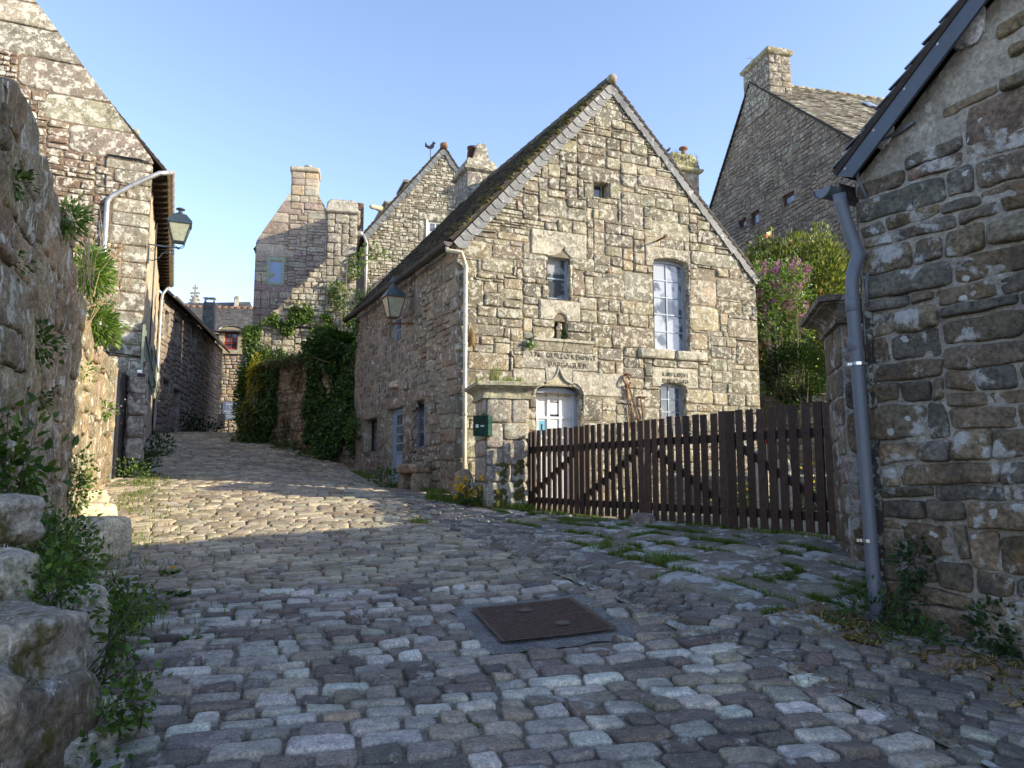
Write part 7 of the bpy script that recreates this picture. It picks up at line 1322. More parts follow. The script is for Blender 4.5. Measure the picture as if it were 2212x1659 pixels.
# foot pier of the left house corner
cpx = at(272, 1020, 16.2); mb = MB(); Fp = Fr(cpx[:2], 26); sbox(mb, Fp, -.05, .30, -.4, .12, lv0, lv0 + 2.9, [(.30, .28, .24), (.26, .24, .2)], .3, .25, (2, 3), (2,), .01, .03, 5, 'f', faces='flr'); mk(mb, 'corner_pier', [M['leftst'], M['dmortar']], LH, True)
BL = [ # cx, cy, z offset of centre above ground, size xyz, yaw, label, tint, name
 (-2.14, 2.62, .38, (.78, .62, .48), -.35, 'huge rounded coping boulder in the bottom left corner', (.23, .20, .17), 3.2),
 (-2.10, 2.60, .04, (.70, .66, .50), -.35, 'greenish block under the huge rounded boulder in the bottom left corner', (.20, .185, .14), 5),
 (-2.26, 3.34, .50, (.60, .50, .34), -.3, 'flat mossy block with a white lichened right face, behind the huge boulder', (.23, .21, .19), 4.5),
 (-2.16, 3.28, .17, (.54, .56, .50), -.2, 'dark damp block below the mossy block at lower left', (.15, .13, .11), 6),
 (-2.70, 3.75, .62, (.50, .42, .46), -.2, 'upright whitened block at the left edge above the mossy block', (.36, .34, .30), 6),
 (-2.86, 4.05, .98, (.48, .42, .26), -.1, 'small rounded stone topping the whitened block at the left edge', (.34, .31, .28), 3),
 (-2.58, 4.25, .26, (.40, .55, .62), -.2, 'whitish block among brambles behind the mossy block', (.36, .34, .3), 5),
 (-1.90, 3.42, .03, (.18, .28, .22), -.3, 'low white-topped kerb stone among weeds at lower left', (.34, .33, .31), 3),
 (-2.04, 3.8, .05, (.16, .20, .20), .2, 'little white kerb stone beyond the low white-topped kerb stone', (.36, .35, .32), 3),
 (-4.80, 8.3, .20, (.52, 1.1, .56), -.42, 'long white-lichened boulder at the foot of the sunlit wall', (.38, .35, .28), 3.4),
 (-5.6, 9.9, .16, (.5, .6, .42), -.4, 'middle-sized pale boulder between the long boulder and the metal gate', (.40, .36, .28), 3.2),
 (-6.4, 11.3, .12, (.42, .45, .30), -.4, 'smallest pale stone at the wall foot nearest the metal gate', (.40, .36, .28), 3)]
BL = [(x, y, dz, d, yw, lb, tuple(c * 1.25 for c in tn), p_) for x, y, dz, d, yw, lb, tn, p_ in BL]
for i, (x, y, dz, d, yw, lb, tn, p_) in enumerate(BL):
    z = g1(x, y); mb = MB(); mb.rock((x, y, z + dz), d, tn, 0, yw, n=40 if i < 9 else 24, seed=i + 3, p=p_ + 3, rough=.075); mk(mb, 'boulder', M['boulder'], None, True, lb, 'boulder', 'boulders along the foot of the left wall')
# ================================================================ PLANTS
def plant(name, label, cat, parts, group=None, org=None):
    """parts: list of (part name, MB, material)"""
    if len(parts) == 1: return mk(parts[0][1], name, parts[0][2], None, False, label, cat, group, origin=org)
    t = thing(name, org, label, cat, group)
    for n_, b_, m_ in parts: mk(b_, n_, m_, t, smooth=(n_ in ('stems', 'trunk')))
    return t
rr = np.random.default_rng(77)
def clump_on(F, px, py, rad, n, size, cols, seed, w=.15, asp=.4, droop=.2, dirn=None, spread=.9):
    u, v = F.px(px, py); c = F(u, v, w); mb = MB(); r = np.random.default_rng(seed); P, d = blob_pts(n, c, rad, r, .15, 3, .5, -2, seed)
    o = d * .8 + (F.N * .5 if dirn is None else np.array(dirn)); leaves(mb, P, size, cols, o, droop, spread * .6, asp, seed); return mb
G_VAL = [(.18, .28, .06), (.13, .22, .045), (.24, .34, .09), (.10, .18, .04)]
mb = clump_on(FW_, 186, 585, (.20, .26, .32), 1300, .075, G_VAL, 1, .08, .36); mb2 = clump_on(FW_, 200, 700, (.20, .28, .28), 1300, .075, G_VAL, 2, .12, .36); mb.V += mb2.V; mb.T += mb2.T; mb.M += mb2.M; mb.F += [f + mb.n for f in mb2.F]; mb.n += mb2.n
st = MB(); c = FW_(*FW_.px(205, 640), .1)
for i in range(26): a = c + rr.normal(0, .15, 3); st.tube([FW_(*FW_.px(195 + rr.uniform(-25, 25), 700 + rr.uniform(-60, 30)), .02), a, a + np.array([rr.uniform(-.05, .4), rr.uniform(-.2, .2), rr.uniform(.2, .8)])], [.008, .006, .003], 4)
plant('wall_plant', 'large bright green leafy plant hanging from the sunlit wall beside the zinc pipe', 'plant', [('leaves', mb, M['leaf']), ('stems', st, m_plain('dry_stems', (.30, .22, .12), .8))], 'plants rooted in the left wall', FW_(*FW_.px(200, 760), 0))
for (x, y, n, s_, r_, lb) in ((130, 470, 420, .06, .16, 'fresh green tuft on top of the near wall'), (215, 885, 120, .07, .14, 'small pink-flowered trailing tuft low on the sunlit wall'), (170, 800, 90, .05, .12, 'little tuft under the ledge of the sunlit wall')):
    mb = clump_on(FW_, x, y, (r_, r_, r_ * 1.1), n, s_, G_VAL, x, .10, .4)
    if 'pink' in lb: C = np.array(FW_(*FW_.px(x, y), .15)) + rr.normal(0, .09, (90, 3)); leaves(mb, C, .02, [(.45, .2, .4), (.5, .35, .5)], None, 0, 1, .9, 4)
    plant('wall_plant', lb, 'plant', [('leaves', mb, M['leaf'])], 'plants rooted in the left wall')
for (x, y, n, s_, r_, lb) in ((15, 390, 80, .045, .10, 'dark leafy sprig high on the shaded wall at the left edge'), (75, 745, 300, .045, .16, 'dark bramble sprays at mid height on the shaded near wall'), (20, 560, 50, .035, .10, 'thin creeping sprig on the shaded wall below the high sprig'), (80, 860, 90, .04, .10, 'small dark creeper below the bramble sprays')):
    mb = clump_on(FW_, x, y, (r_, r_, r_ * 1.1), n, s_, G_MID, x + 7, .05, .6); plant('bramble_spray', lb, 'bramble', [('leaves', mb, M['leaf'])], 'brambles on the shaded near wall')
# dry stalks
mb = MB()
for i in range(26):
    x = rr.uniform(150, 240); b_ = FW_(*FW_.px(x, rr.uniform(560, 660)), .12); L_ = rr.uniform(.5, 1.2); l = rr.normal(0, .12, 2); mb.tube([b_, b_ + np.array([l[0] * .4, l[1] * .4, L_ * .5]), b_ + np.array([l[0] * 1.2 + .1, l[1], L_])], [.006, .004, .002], 4)
mk(mb, 'dry_stalks', m_plain('straw_stalk', (.38, .27, .15), .8), None, False, 'thin dry brown stalks standing above the plant on the sunlit wall', 'dead plant', kind='stuff')
# foreground brambles and weeds, lower left
FGR = [((-2.78, 4.55, .62), (.26, .36, .28), 620, .048, 'tangle of brambles spilling over the stones at lower left'), ((-2.62, 5.05, .30), (.20, .34, .18), 420, .045, 'dark green bramble mound between boulders and street'), ((-2.36, 3.95, .66), (.15, .22, .20), 420, .04, 'small-leaved nettle clump in front of the whitened block'),
 ((-3.35, 5.0, 1.15), (.26, .30, .40), 380, .075, 'tall broad-leaved sprays against the shaded wall at left edge'), ((-2.16, 4.2, .34), (.10, .2, .28), 170, .055, 'upright leafy shoots leaning over the street edge'), ((-1.78, 3.55, .20), (.08, .3, .20), 260, .04, 'weeds between the mossy block and the low kerb stone'),
 ((-1.60, 2.92, .05), (.14, .20, .10), 60, .10, 'broad-leaved weed at the bottom edge left of the setts'), ((-4.35, 7.2, .35), (.35, .5, .40), 900, .055, 'bramble bush at the foot of the near wall beside the long boulder'), ((-5.2, 8.9, .80), (.22, .35, .40), 520, .05, 'sunlit light green shrub at the foot of the wall')]
for i, (c, r_, n, s_, lb) in enumerate(FGR):
    z = g1(c[0], c[1]); cc_ = (c[0], c[1], z + c[2]); r = np.random.default_rng(i + 40); P, d = blob_pts(n, cc_, r_, r, .1, 3, .55, -2, i); mb = MB(); leaves(mb, P, s_, G_VAL[:2] + G_VAL[3:] + G_MID, d * .7 + np.array([.2, -.2, .3]), .15, .6, .62 if i != 4 else .42, i + 3, fold=.35)
    st = MB()
    for j in range(10): q = P[r.integers(0, n)]; b_ = np.array([c[0] - .1 + r.normal(0, .08), c[1] + r.normal(0, .1), z + .05]); st.tube([b_, (b_ + q) / 2 + r.normal(0, .05, 3), q], [.006, .005, .003], 5)
    plant('bramble', lb, 'bramble' if 'ramble' in lb else 'weed', [('leaves', mb, M['leaf']), ('stems', st, M['bark'])], 'wild plants at lower left', (c[0], c[1], z))
# weeds at the foot of the left house, right wall, bench etc
def weeds(name, label, c, r_, n, s_, cols, seed, cat='weed', group=None, F=None, asp=.6, flat=False):
    r = np.random.default_rng(seed); z = g1(c[0], c[1]) if len(c) == 2 else c[2]; P, d = blob_pts(n, (c[0], c[1], z + r_[2] * .35), r_, r, .1, 3, .5, -2, seed); P[:, 2] = np.maximum(P[:, 2], z + .01); mb = MB(); leaves(mb, P, s_, cols, d * .7 + np.array([0, -.1, .4]), .1, .6, asp, seed, fold=.3); return mk(mb, name, M['leaf'], None, False, label, cat, group)
weeds('nettles', 'dark nettles at the base of the left house street wall, nearer clump', (-8.7, 17.6), (.20, .7, .30), 420, .07, G_DARK + G_MID, 3, group='nettles along the left house'); weeds('nettles', 'taller dark nettles further along the left house street wall', (-9.7, 20.4), (.25, .9, .42), 520, .08, G_DARK + G_MID, 4, group='nettles along the left house')
weeds('nettles', 'low leafy weed at the corner of the left house beside the gate', (-8.0, 15.9), (.35, .35, .25), 200, .09, G_DARK + G_MID, 5, group='nettles along the left house'); weeds('wayside_flowers', 'sunlit wispy weeds with tiny pale flowers in front of the metal gate', (-7.1, 13.9), (.25, .6, .38), 300, .05, G_LIME, 6)
weeds('dark_weeds', 'dark weeds under the shaded wall of the long house', (-14.0, 33.0), (.3, 4.5, .5), 600, .14, G_DARK, 7)
bn = FS(2.6, 0, .5); weeds('weeds', 'green weeds growing under the stone bench', (bn[0], bn[1]), (.35, .35, .3), 160, .09, G_MID, 8)
for (x, y, r_, n, lb) in ((1985, 1215, .13, 260, 'upper nettle tuft growing out of the dark wall right of the downpipe'), (1990, 1300, .11, 180, 'lower nettle tuft growing out of the dark wall near its foot'), (2150, 1370, .15, 300, 'leafy nettle patch on the dark wall at the right edge'), (2195, 1430, .10, 200, 'small nettle patch in the lower right corner of the dark wall')):
    mb = clump_on(FR, x, y, (r_, r_, r_ * 1.5), n, .042, [(.035, .075, .025), (.05, .10, .035), (.03, .06, .02)], x, .05, .6); plant('nettle_tuft', lb, 'plant', [('leaves', mb, M['leaf'])], 'tufts on the dark right wall')
b_ = atg(1895, 1360); weeds('creeper', 'dark green creeper round the foot of the grey downpipe', (b_[0], b_[1] + .05), (.28, .22, .20), 420, .045, [(.03, .07, .022), (.045, .10, .03), (.08, .14, .04)], 12)
b_ = atg(1975, 1395); weeds('creeper', 'low green plants at the foot of the dark wall right of the downpipe', (b_[0], b_[1]), (.25, .2, .12), 300, .04, [(.045, .10, .03), (.08, .14, .04)], 13)
# wallflowers
c = at(1018, 1085, 12.6); z = g1(c[0], c[1]); t = thing('wallflowers', (c[0], c[1], z), 'clump of yellow wallflowers at the house corner', 'flowers'); mb = MB(); P, d = blob_pts(420, (c[0], c[1], z + .18), (.22, .2, .22), rr, .1, 3, .3, -2, 3); leaves(mb, P, .06, [(.05, .09, .04), (.07, .11, .05)], d + [0, 0, .6], 0, .5, .22, 3); mk(mb, 'leaves', M['leaf'], t)
mb = MB()
for i in range(24): q = np.array([c[0] + rr.uniform(-.28, .28), c[1] + rr.uniform(-.15, .1), z + rr.uniform(.15, .50)]); leaves(mb, q + rr.normal(0, .014, (14, 3)), .034, [(.75, .45, .01), (.8, .55, .02)], np.array([0, -.5, .3]), 0, .8, .9, i)
mk(mb, 'blossoms', M['petal'], t)
# ---- ivy wall
IV0 = FS(Ls - .05, 0, -.25)[:2]; IV1 = np.array([-9.5, 26.1]); ang = math.degrees(math.atan2(*(IV1 - IV0)[::-1])); FI = Fr(IV0, ang, -1); LI = float(np.linalg.norm(IV1 - IV0)); FI = FI if FI.N[1] < 0 else Fr(IV0, ang, 1); print('ivy', IV0, LI, FI.N)
IVT = [FI.px(x, y) for x, y in ((775, 770), (700, 772), (640, 782), (590, 792), (545, 805))]; IVT = sorted(IVT); iu = np.array([a for a, b in IVT]); iv = np.array([b for a, b in IVT]); itop = lambda u: np.interp(u, iu, iv); print(IVT)
vI0 = g1(*IV0) - .5
ivw = rubble_wall('ivy_wall', FI, LI, vI0, float(iv.max()) + .1, .5, [(.20, .155, .115), (.17, .13, .10), (.23, .18, .13), (.15, .13, .11)], [M['side'], M['dmortar']], 'tall brown rubble garden wall overgrown with ivy beside the lane', 'wall', 24, top=itop, cu=.09, cv=.08, hs=(2, 3, 4), ws=(3, 4, 5, 6), gap=.016)
def ivy(name, label, u0, u1, vlo, vhi, n, seed, cols, size=.085, dens=.0, thick=.25, F=FI, holes=None, cat='ivy'):
    r = np.random.default_rng(seed); u = r.uniform(u0, u1, n * 2); t_ = r.uniform(0, 1, n * 2); lo = vlo(u) if callable(vlo) else vlo + 0 * u; hi = vhi(u) if callable(vhi) else vhi + 0 * u; v = lo + (hi - lo) * t_
    m = fbm(u * 1.6, v * 1.1, 0, seed, 3) > dens; u, v = u[m][:n], v[m][:n]; w_ = .03 + thick * (.5 + .5 * noise(u * 2.2, v * 1.7, 3, seed)) * r.uniform(.3, 1, len(u)); P = F(u, v, w_)
    mb = MB(); leaves(mb, P, size, cols, F.N * .5 + np.array([0, 0, -.5]), .2, .5, .85, seed, fold=.2); return mk(mb, name, M['leaf'], None, False, label, cat, 'ivy and hedge along the lane')
ivy('ivy_curtain', 'thick dark ivy curtain at the right end of the lane wall, beside the gabled house', -.1, 2.9, lambda u: vI0 + .9 + .5 * np.sin(u * 3) + .35 * (u - .2) * 0, lambda u: itop(u) + .35, 10500, 3, G_DARK + G_MID, .10, -.75, .4)
ivy('ivy_curtain', 'ivy falling over the left part of the lane wall behind the hedge', 5.0, 7.2, lambda u: vI0 + 1.4 + .6 * np.sin(u * 4), lambda u: itop(u) + .1, 6200, 5, G_DARK + G_MID, .10, -.5, .35)
ivy('ivy_curtain', 'thin reddish-green creeper spread over the bare middle of the lane wall', 2.6, 5.6, lambda u: vI0 + .4, lambda u: itop(u), 1500, 8, [(.10, .07, .03), (.06, .08, .025), (.12, .06, .03)], .07, .15, .1)
r = np.random.default_rng(9); u = r.uniform(2.4, 6.2, 3200); P = FI(u, itop(u) + r.normal(.05, .11, 3200), r.uniform(-.4, .35, 3200)); mb = MB(); leaves(mb, P, .10, [(.10, .085, .035), (.07, .09, .03), (.13, .10, .05), (.05, .07, .02)], np.array([0, -.2, -.1]), .3, 1, .4, 4); mk(mb, 'dry_heather', M['leaf'], None, False, 'brownish scrub along the top of the lane wall', 'scrub', kind='stuff')
def bush(name, label, c, r_, n, s_, cols, seed, cat='bush', amp=.35, asp=.55, group=None, shell=.45, extra=None, clump=3.0, up=.3):
    r = np.random.default_rng(seed); P, d = blob_pts(n, c, r_, r, shell, clump, amp, -1.2, seed); mb = MB(); leaves(mb, P, s_, cols, d + np.array([0, 0, up]), .1, .8, asp, seed); st = MB(); z = g1(c[0], c[1]) if name != 'ivy_bush' else c[2] - r_[2] * .9
    for j in range(9): q = P[r.integers(0, n)]; b_ = np.array([c[0] + r.normal(0, .08), c[1] + r.normal(0, .08), z - .05]); st.tube([b_, (b_ * .5 + q * .5) + r.normal(0, .08, 3) * r_[0], q], [.035, .02, .006], 6)
    ps2 = [('leaves', mb, M['leaf']), ('stems', st, M['bark'])]
    if extra: ps2 += extra(r)
    return plant(name, label, cat, ps2, group, (c[0], c[1], z))
c = FI(1.3, float(itop(1.3)) + .25, .0); bush('ivy_bush', 'rounded dark green shrub crowning the lane wall near the gutter end', c, (1.0, .7, .5), 5000, .11, G_DARK + G_MID, 14, amp=.45); c = FI(-.15, float(itop(0)) + .9, .1); bush('ivy_bush', 'narrow leafy shoots rising beside the far end of the dark gutter', c, (.35, .35, .85), 700, .09, G_MID + [(.12, .17, .05)], 15, amp=.6)
ivy('wall_ivy', 'sunlit ivy climbing the left part of the sloping rubble wall', -.2, 3.0, lambda u: v50 + 2.5, lambda u: np.minimum(top5(u + u50) + .1, v50 + 6.2 - .5 * np.abs(u - 1.0)), 4200, 6, G_LIME + G_MID, .11, -.05, .3, Fs5); ivy('wall_ivy', 'scattered bright tufts on the middle of the sloping rubble wall', 2.8, 5.3, lambda u: v50 + 4.6, lambda u: top5(u + u50) - .9, 900, 16, G_LIME, .11, .25, .3, Fs5)
mb = MB(); r = np.random.default_rng(31)
for i in range(16): u = r.uniform(3.3, 6.2); b_ = Fs5(u, v50 + 4.6, .4); q = b_ + np.array([r.normal(0, .25), 0, r.uniform(1.2, 3.2)]); mb.tube([b_, (b_ + q) / 2 + r.normal(0, .06, 3), q], [.014, .01, .004], 5)
mk(mb, 'bare_shoots', m_plain('bare_stem', (.22, .19, .13), .8), None, False, 'thin bare upright shoots in front of the square stone stack', 'shrub shoots', kind='stuff')
mb = MB(); P = np.array([Fs5(r.uniform(3.3, 6.3), v50 + r.uniform(4.4, 6.3), r.uniform(.2, .7)) for _ in range(1600)]); leaves(mb, P, .09, G_MID + G_LIME, None, .1, 1, .5, 6); mk(mb, 'leafy_shoots', M['leaf'], None, False, 'sparse leafy shoots between the lane wall top and the square stack', 'shrub', kind='stuff')
# hedge with golden variegated shrub at the end of the lane wall
hc = at(533, 900, 25.6); z = g1(hc[0], hc[1]); bush('hedge', 'dense dark green hedge ending the lane wall', (hc[0] + .25, hc[1] + .6, z + 1.55), (.85, .8, 1.75), 9000, .10, G_DARK + G_MID, 21, amp=.25, cat='hedge'); hy = at(546, 870, 24.7); bush('golden_shrub', 'golden yellow variegated shrub in front of the dark hedge', (hy[0] - .02, hy[1] + .1, z + 2.0), (.20, .25, .80), 900, .09, [(.35, .30, .02), (.28, .26, .02), (.10, .14, .03), (.42, .36, .04)], 22, amp=.5); hy = at(528, 925, 24.6); bush('golden_shrub', 'small low golden shoots at the foot of the dark hedge', (hy[0], hy[1], z + .75), (.3, .3, .5), 700, .09, [(.30, .27, .02), (.08, .12, .03), (.05, .08, .02)], 23, amp=.6)
weeds('wayside_weeds', 'fern-like weeds at the foot of the lane wall by the hedge', (hc[0] + .55, hc[1] - 1.0), (.7, .6, .6), 700, .10, G_MID + G_DARK, 24); 
for i, (u, lb) in enumerate(((2.0, 'nearest the gabled house'), (3.8, 'under the bare middle'), (5.6, 'below the left ivy'))): q = FI(u, 0, .25); weeds('wayside_weeds', 'low green weeds at the foot of the lane wall, ' + lb, (q[0], q[1]), (.7, .3, .22), 420, .08, G_MID, 25 + i)
c = FS(Ls - .6, 3.0, .1); weeds('wall_plant', 'leafy green tuft growing from the street wall near the lane wall', (c[0], c[1], E + .95), (.3, .3, .45), 260, .09, G_MID, 28)
# camellia, lilac, dark bush in the courtyard garden
def fl(c, r_, cols, n, s_, nm, hi=True):
    def f(r):
        P, d = blob_pts(n * 3, c, (r_[0] * 1.02, r_[1] * 1.02, r_[2] * 1.02), r, .92, 3.0, .35, -1.2, 51); k = d[:, 1] < .3; P, d = P[k][:n], d[k][:n]; mb = MB()
        for p_, dd in zip(P, d): leaves(mb, p_ + r.normal(0, s_ * .2, (9, 3)), s_, cols, dd, 0, .9, .9, int(abs(p_[0]) * 99)); 
        return [(nm, mb, M['petal'])]
    return f
c = at(1690, 640, 21.0); cam_c = (c[0] + .05, c[1], c[2] - .45); bush('camellia', 'large round glossy shrub dotted with white and orange blossoms under the big house', cam_c, (1.75, 1.5, 1.9), 15000, .13, [(.16, .19, .05), (.11, .15, .035), (.07, .11, .025), (.24, .25, .09)], 51, amp=.35, extra=fl(cam_c, (1.75, 1.5, 1.9), [(.85, .80, .72), (.8, .6, .5), (.75, .25, .08)], 170, .095, 'blossoms'), shell=.6); c = at(1770, 680, 18.6); bush('camellia', 'lower glossy shrub filling the gap left of the grey downpipe', (c[0] + .05, c[1], c[2]), (.9, .9, 2.0), 7500, .12, [(.16, .19, .05), (.11, .15, .035), (.07, .11, .025), (.24, .25, .09)], 52, amp=.3)
lc = at(1683, 635, 17.4); z = g1(lc[0], lc[1]); t = thing('lilac', (lc[0], lc[1], z), 'purple flowering lilac right of the gabled house corner', 'lilac bush'); r = np.random.default_rng(61); st = MB(); tips = []
for j in range(26):
    b_ = np.array([lc[0] + r.normal(.1, .12), lc[1] + r.normal(0, .12), z]); q = np.array([lc[0] + r.uniform(-.55, .60), lc[1] + r.uniform(-.5, .5), lc[2] + r.uniform(-.7, .75)]); st.tube([b_, b_ * .6 + q * .4 + r.normal(0, .06, 3), q], [.028, .016, .005], 6); tips.append(q)
mk(st, 'branches', M['bark'], t, True); mb = MB(); P = np.concatenate([np.array(q) + r.normal(0, .22, (150, 3)) - [0, 0, .15] for q in tips] + [np.array([lc[0] + .1, lc[1], z + 2]) + r.normal(0, 1, (1600, 3)) * np.array([.3, .3, .75])]); leaves(mb, P, .08, G_LIME + [(.13, .2, .06)], None, .2, 1, .6, 7); mk(mb, 'leaves', M['leaf'], t); mb = MB()
for q in tips + [np.array([lc[0] + r.uniform(-.6, .65), lc[1] - .3, lc[2] + r.uniform(-.9, .7)]) for _ in range(24)]:
    for k_ in range(2):
        n_ = 55; h = r.uniform(0, 1, n_); o = r.normal(0, 1, (n_, 3)) * .038 * (1.15 - h)[:, None]; ax = np.array([r.normal(0, .25), r.normal(0, .25), 1]); leaves(mb, q + r.normal(0, .05, 3) + o + h[:, None] * ax * .17, .030, [(.42, .14, .40), (.52, .22, .50), (.33, .10, .34), (.6, .34, .56)], None, 0, 1, .9, int(r.integers(0, 999)))
mk(mb, 'flower_heads', M['petal'], t)
c = at(1712, 810, 17.3); bush('dark_bush', 'dense dark evergreen bush above the picket gate beside the right pillar', (c[0] + .1, c[1], c[2]), (.74, .6, .80), 9000, .062, [(.014, .035, .010), (.02, .045, .014), (.03, .055, .016)], 71, amp=.3, up=.5); c = at(1745, 700, 22); bush('bright_bush', 'bright leafy bush low behind the lilac stems', (c[0], c[1], c[2] - 1.6), (1.6, .9, 1.5), 5000, .12, G_LIME + [(.2, .25, .08)], 72, amp=.4)
weeds('courtyard_plants', 'bright green plants in the sunlit courtyard seen through the gate', (4.6, 12.6), (1.2, 1.0, .35), 1500, .09, G_LIME, 73); mb = MB(); P = np.array([4.7, 12.4, g1(4.7, 12.4) + .45]) + rr.normal(0, 1, (160, 3)) * np.array([.7, .5, .15]); leaves(mb, P, .05, [(.8, .55, .03)], None, 0, 1, .9, 3); mk(mb, 'yellow_flowers', M['petal'], None, False, 'yellow flowers scattered in the courtyard behind the gate', 'flowers', kind='stuff')
# ---- grasses
def tuft(c, n, h, r_, cols, seed, mbx=None, wd=.004):
    r = np.random.default_rng(seed); P = np.array([c[0], c[1], 0]) + np.concatenate([r.normal(0, 1, (n, 2)) * np.array(r_), np.zeros((n, 1))], 1); P[:, 2] = (gz(P[:, 0], P[:, 1]) if len(c) == 2 else c[2]); m = mbx or MB(); blades(m, P, h, cols, seed, .7, wd); return m
mb = MB(); r = np.random.default_rng(90)
for R_4 in FLAGR:   # grass in the joints of the flagstones
    for _ in range(3):
        if r.random() < .62:
            u = R_4[0] + (R_4[2] - R_4[0]) * r.random() if r.random() < .6 else R_4[0]; v = R_4[1] if r.random() < .7 else R_4[1] + (R_4[3] - R_4[1]) * r.random()
            if u != R_4[0] and v != R_4[1]: v = R_4[1]
            p_ = fflag(np.array([u]), np.array([v]), 0)[0]; n_ = int(r.integers(60, 200)); a = r.uniform(-1, 1, n_) * r.uniform(.05, .22); hor = (v == R_4[1]); q = np.stack([p_[0] + (fd[0] if hor else fp[0]) * a + r.normal(0, .012, n_), p_[1] + (fd[1] if hor else fp[1]) * a + r.normal(0, .012, n_)], 1); q = np.concatenate([q, (gz(q[:, 0], q[:, 1]) + .0)[:, None]], 1); blades(mb, q, .06, G_GRASS, int(r.integers(0, 9999)), .9, .003)
for _ in range(7):   # bigger tufts on the apron
    u, v = r.uniform(.2, 5.6), r.uniform(.1, 2.8); p_ = fflag(np.array([u]), np.array([v]), 0)[0]; tuft(p_[:2], 160, .10, (.10, .05), G_GRASS, int(r.integers(0, 9999)), mb)
u = r.uniform(0, 5.7, 2600); v = r.normal(-.04, .07, 2600); q = fflag(u, v, 0); q[:, 2] = gz(q[:, 0], q[:, 1]); k = fbm(q[:, 0] * 2, q[:, 1] * 2, 0, 4) > -.1; blades(mb, q[k], .08, G_GRASS, 5, .8, .004)
mk(mb, 'grass', M['grass'], None, False, 'short grass growing in the joints of the forecourt flagstones', 'grass', kind='stuff')
mb = MB(); n = 5200; a = r.uniform(0, 1, n); x = -1.5 + 1.85 * a; y = 13.25 - .72 * a + r.normal(0, .10, n) - .12; q = np.stack([x, y, gz(x, y)], 1); k = fbm(x * 2, y * 2, 0, 6) > -.35; blades(mb, q[k], .13, G_GRASS, 6, .7, .005)
for (u0, u1, n) in ((.2, 7.2, 2600),): u = r.uniform(u0, u1, n); q = FS(u, 0, r.uniform(.02, .3, n)); q[:, 2] = gz(q[:, 0], q[:, 1]); k = fbm(u * 1.3, 0 * u, 0, 6) > .05; blades(mb, q[k], .10, G_GRASS, 7, .7, .006)
mk(mb, 'verge_grass', M['grass'], None, False, 'grass fringe at the foot of the left pillar and the street wall', 'grass', kind='stuff')
mb = MB(); n = 3800; y = r.uniform(5.5, 17, n); x = np.interp(y, [0, 5.5, 16.5], [-2.9, -3.6, -8.2]) + r.gamma(1.5, .28, n); q = np.stack([x, y, gz(x, y)], 1); k = (fbm(x * 1.5, y * 1.5, 0, 8) > -.1); blades(mb, q[k], .09, G_GRASS + [(.25, .22, .06)], 8, .8, .005)
n = 2600; y = r.uniform(2.6, 6.2, n); x = np.interp(y, [0, 5.5], [-1.5, -2.9]) + r.normal(0, .12, n); q = np.stack([x, y, gz(x, y)], 1); blades(mb, q, .12, G_GRASS[:3], 9, .7, .003)
for u in np.linspace(0, 1, 60):  # sparse moss and grass in the sett joints
    y = r.uniform(3, 14); x = r.uniform(-.5 * y + .3, .25 * y); 
    if left_of_channel(x, y): tuft((x, y), 26, .03, (.03, .012), G_GRASS, int(r.integers(0, 9999)), mb, .0025)
mk(mb, 'street_grass', M['grass'], None, False, 'grass and moss along the left edge of the street and in sett joints', 'grass', kind='stuff')
mb = MB(); n = 420; r0 = np.array([.85 - .0, 0]); cg_ = FP(-.5, ptop + .30, -.5)
P = np.array([FP(r.uniform(-.9, .05), ptop + .28, r.uniform(-.9, .1)) for _ in range(1500)]); P = P[fbm(P[:, 0] * 3, P[:, 1] * 3, 0, 3) > -.2]; blades(mb, P, .10, G_GRASS + [(.22, .22, .06)], 12, .5, .004); blades(mb, np.array([FP(-.62 + r.normal(0, .05), ptop + .29, .02 + r.normal(0, .04)) for _ in range(90)]), .30, [(.25, .27, .1), (.16, .2, .06)], 13, .3, .004); mk(mb, 'cap_grass', M['grass'], None, False, 'tufts of grass growing on top of the left gate pillar', 'grass', kind='stuff')
# dandelions
for i, (x, y, lb) in enumerate(((367, 1243, 'dandelion with one yellow flower near the left edge of the street'), (385, 1290, 'large flat dandelion rosette just below the flowering one'), (410, 1390, 'tiny dandelion rosette further down the street edge'), (1700, 1255, 'dandelion rosette on the forecourt flagstones'))):
    c = atg(x, y); mb = MB(); n = 26 if i != 1 else 50; r = np.random.default_rng(i); a = r.uniform(0, 6.28, n); o = np.stack([np.cos(a), np.sin(a), np.full(n, .35)], 1); leaves(mb, np.tile(c, (n, 1)) + o * .02, .10 if i != 2 else .07, G_MID, o * 3, 0, .3, .22, i)
    ps2 = [('rosette', mb, M['leaf'])]
    if i == 0: fm = MB(); leaves(fm, np.tile(c + [.02, 0, .07], (40, 1)) + r.normal(0, .006, (40, 3)), .022, [(.8, .5, .01)], np.array([0, 0, .6]), 0, 1, .5, 2); ps2.append(('flower', fm, M['petal']))
    plant('dandelion', lb, 'dandelion', ps2, 'dandelions', c)
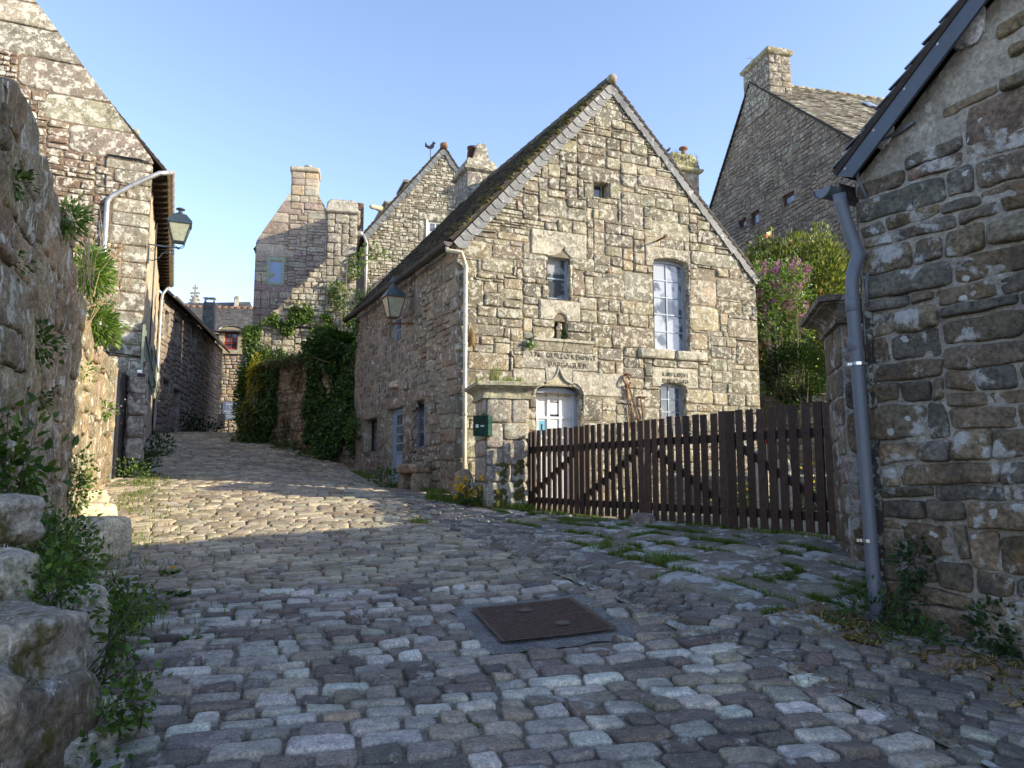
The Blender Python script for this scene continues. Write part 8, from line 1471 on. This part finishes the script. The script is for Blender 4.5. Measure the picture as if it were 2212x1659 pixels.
# moss and dry litter at the foot of the right building, moss on the flagstones
mb = MB(); r = np.random.default_rng(12)
for i in range(240):
    t_ = r.uniform(0, 1); b_ = FR(-.3 + t_ * 2.2, 0, .12 + abs(r.normal(0, .22)))
    z = g1(b_[0], b_[1]); s_ = r.uniform(.03, .09); mb.rock((b_[0], b_[1], z + .005), (s_ * 2, s_ * 1.5, s_ * .5), (1, 1, 1), 0, r.uniform(0, 3), n=5, seed=i, p=2.2)
mk(mb, 'moss', M['moss'], None, True, 'cushions of dark moss at the foot of the right building', 'moss', kind='stuff')
mb = MB(); n = 1500; t_ = r.uniform(0, 1, n); b_ = FR(-.4 + t_ * 2.4, 0, .2 + np.abs(r.normal(0, .35, n))); b_[:, 2] = gz(b_[:, 0], b_[:, 1]) + .03; k = fbm(b_[:, 0] * 3, b_[:, 1] * 3, 0, 3) > -.05; leaves(mb, b_[k], .045, [(.30, .20, .10), (.22, .15, .08), (.38, .28, .14)], np.array([0, 0, .05]), 0, 1, .25, 5)
y = r.uniform(3.6, 9, 900); x = np.interp(y, ch[::-1, 1], ch[::-1, 0]) + r.normal(.03, .05, 900); q = np.stack([x, y, gz(x, y) + .025], 1); leaves(mb, q, .035, [(.20, .14, .09), (.14, .11, .07), (.28, .2, .12)], np.array([0, 0, .02]), 0, 1, .2, 6); mk(mb, 'dry_litter', M['leaf'], None, False, 'dry leaves and stalks in the channel and by the right wall', 'leaf litter', kind='stuff')
# tufts in the facade joints
for i, (x, y, s_, cols, lb) in enumerate(((1143, 748, .05, [(.2, .3, .08), (.14, .22, .05)], 'small round-leaved pennywort under the ledge of the gable'), (1017, 728, .12, [(.35, .24, .13), (.28, .19, .10)], 'dry brown tuft beside the tan downpipe on the gable'))):
    u_, v_ = p(x, y); c = FG(u_, v_, .05); mb = MB(); r = np.random.default_rng(i)
    if i == 0: leaves(mb, c + r.normal(0, .05, (30, 3)), .06, cols, FG.N, .1, .5, 1, 3)
    else: blades(mb, c + r.normal(0, .03, (90, 3)) - [0, 0, .15], .42, cols, 3, .4, .004)
    mk(mb, 'wall_tuft', M['leaf'], None, False, lb, 'plant')
print('faces', sum(len(o.data.polygons) for o in sc.objects if o.type == 'MESH'))
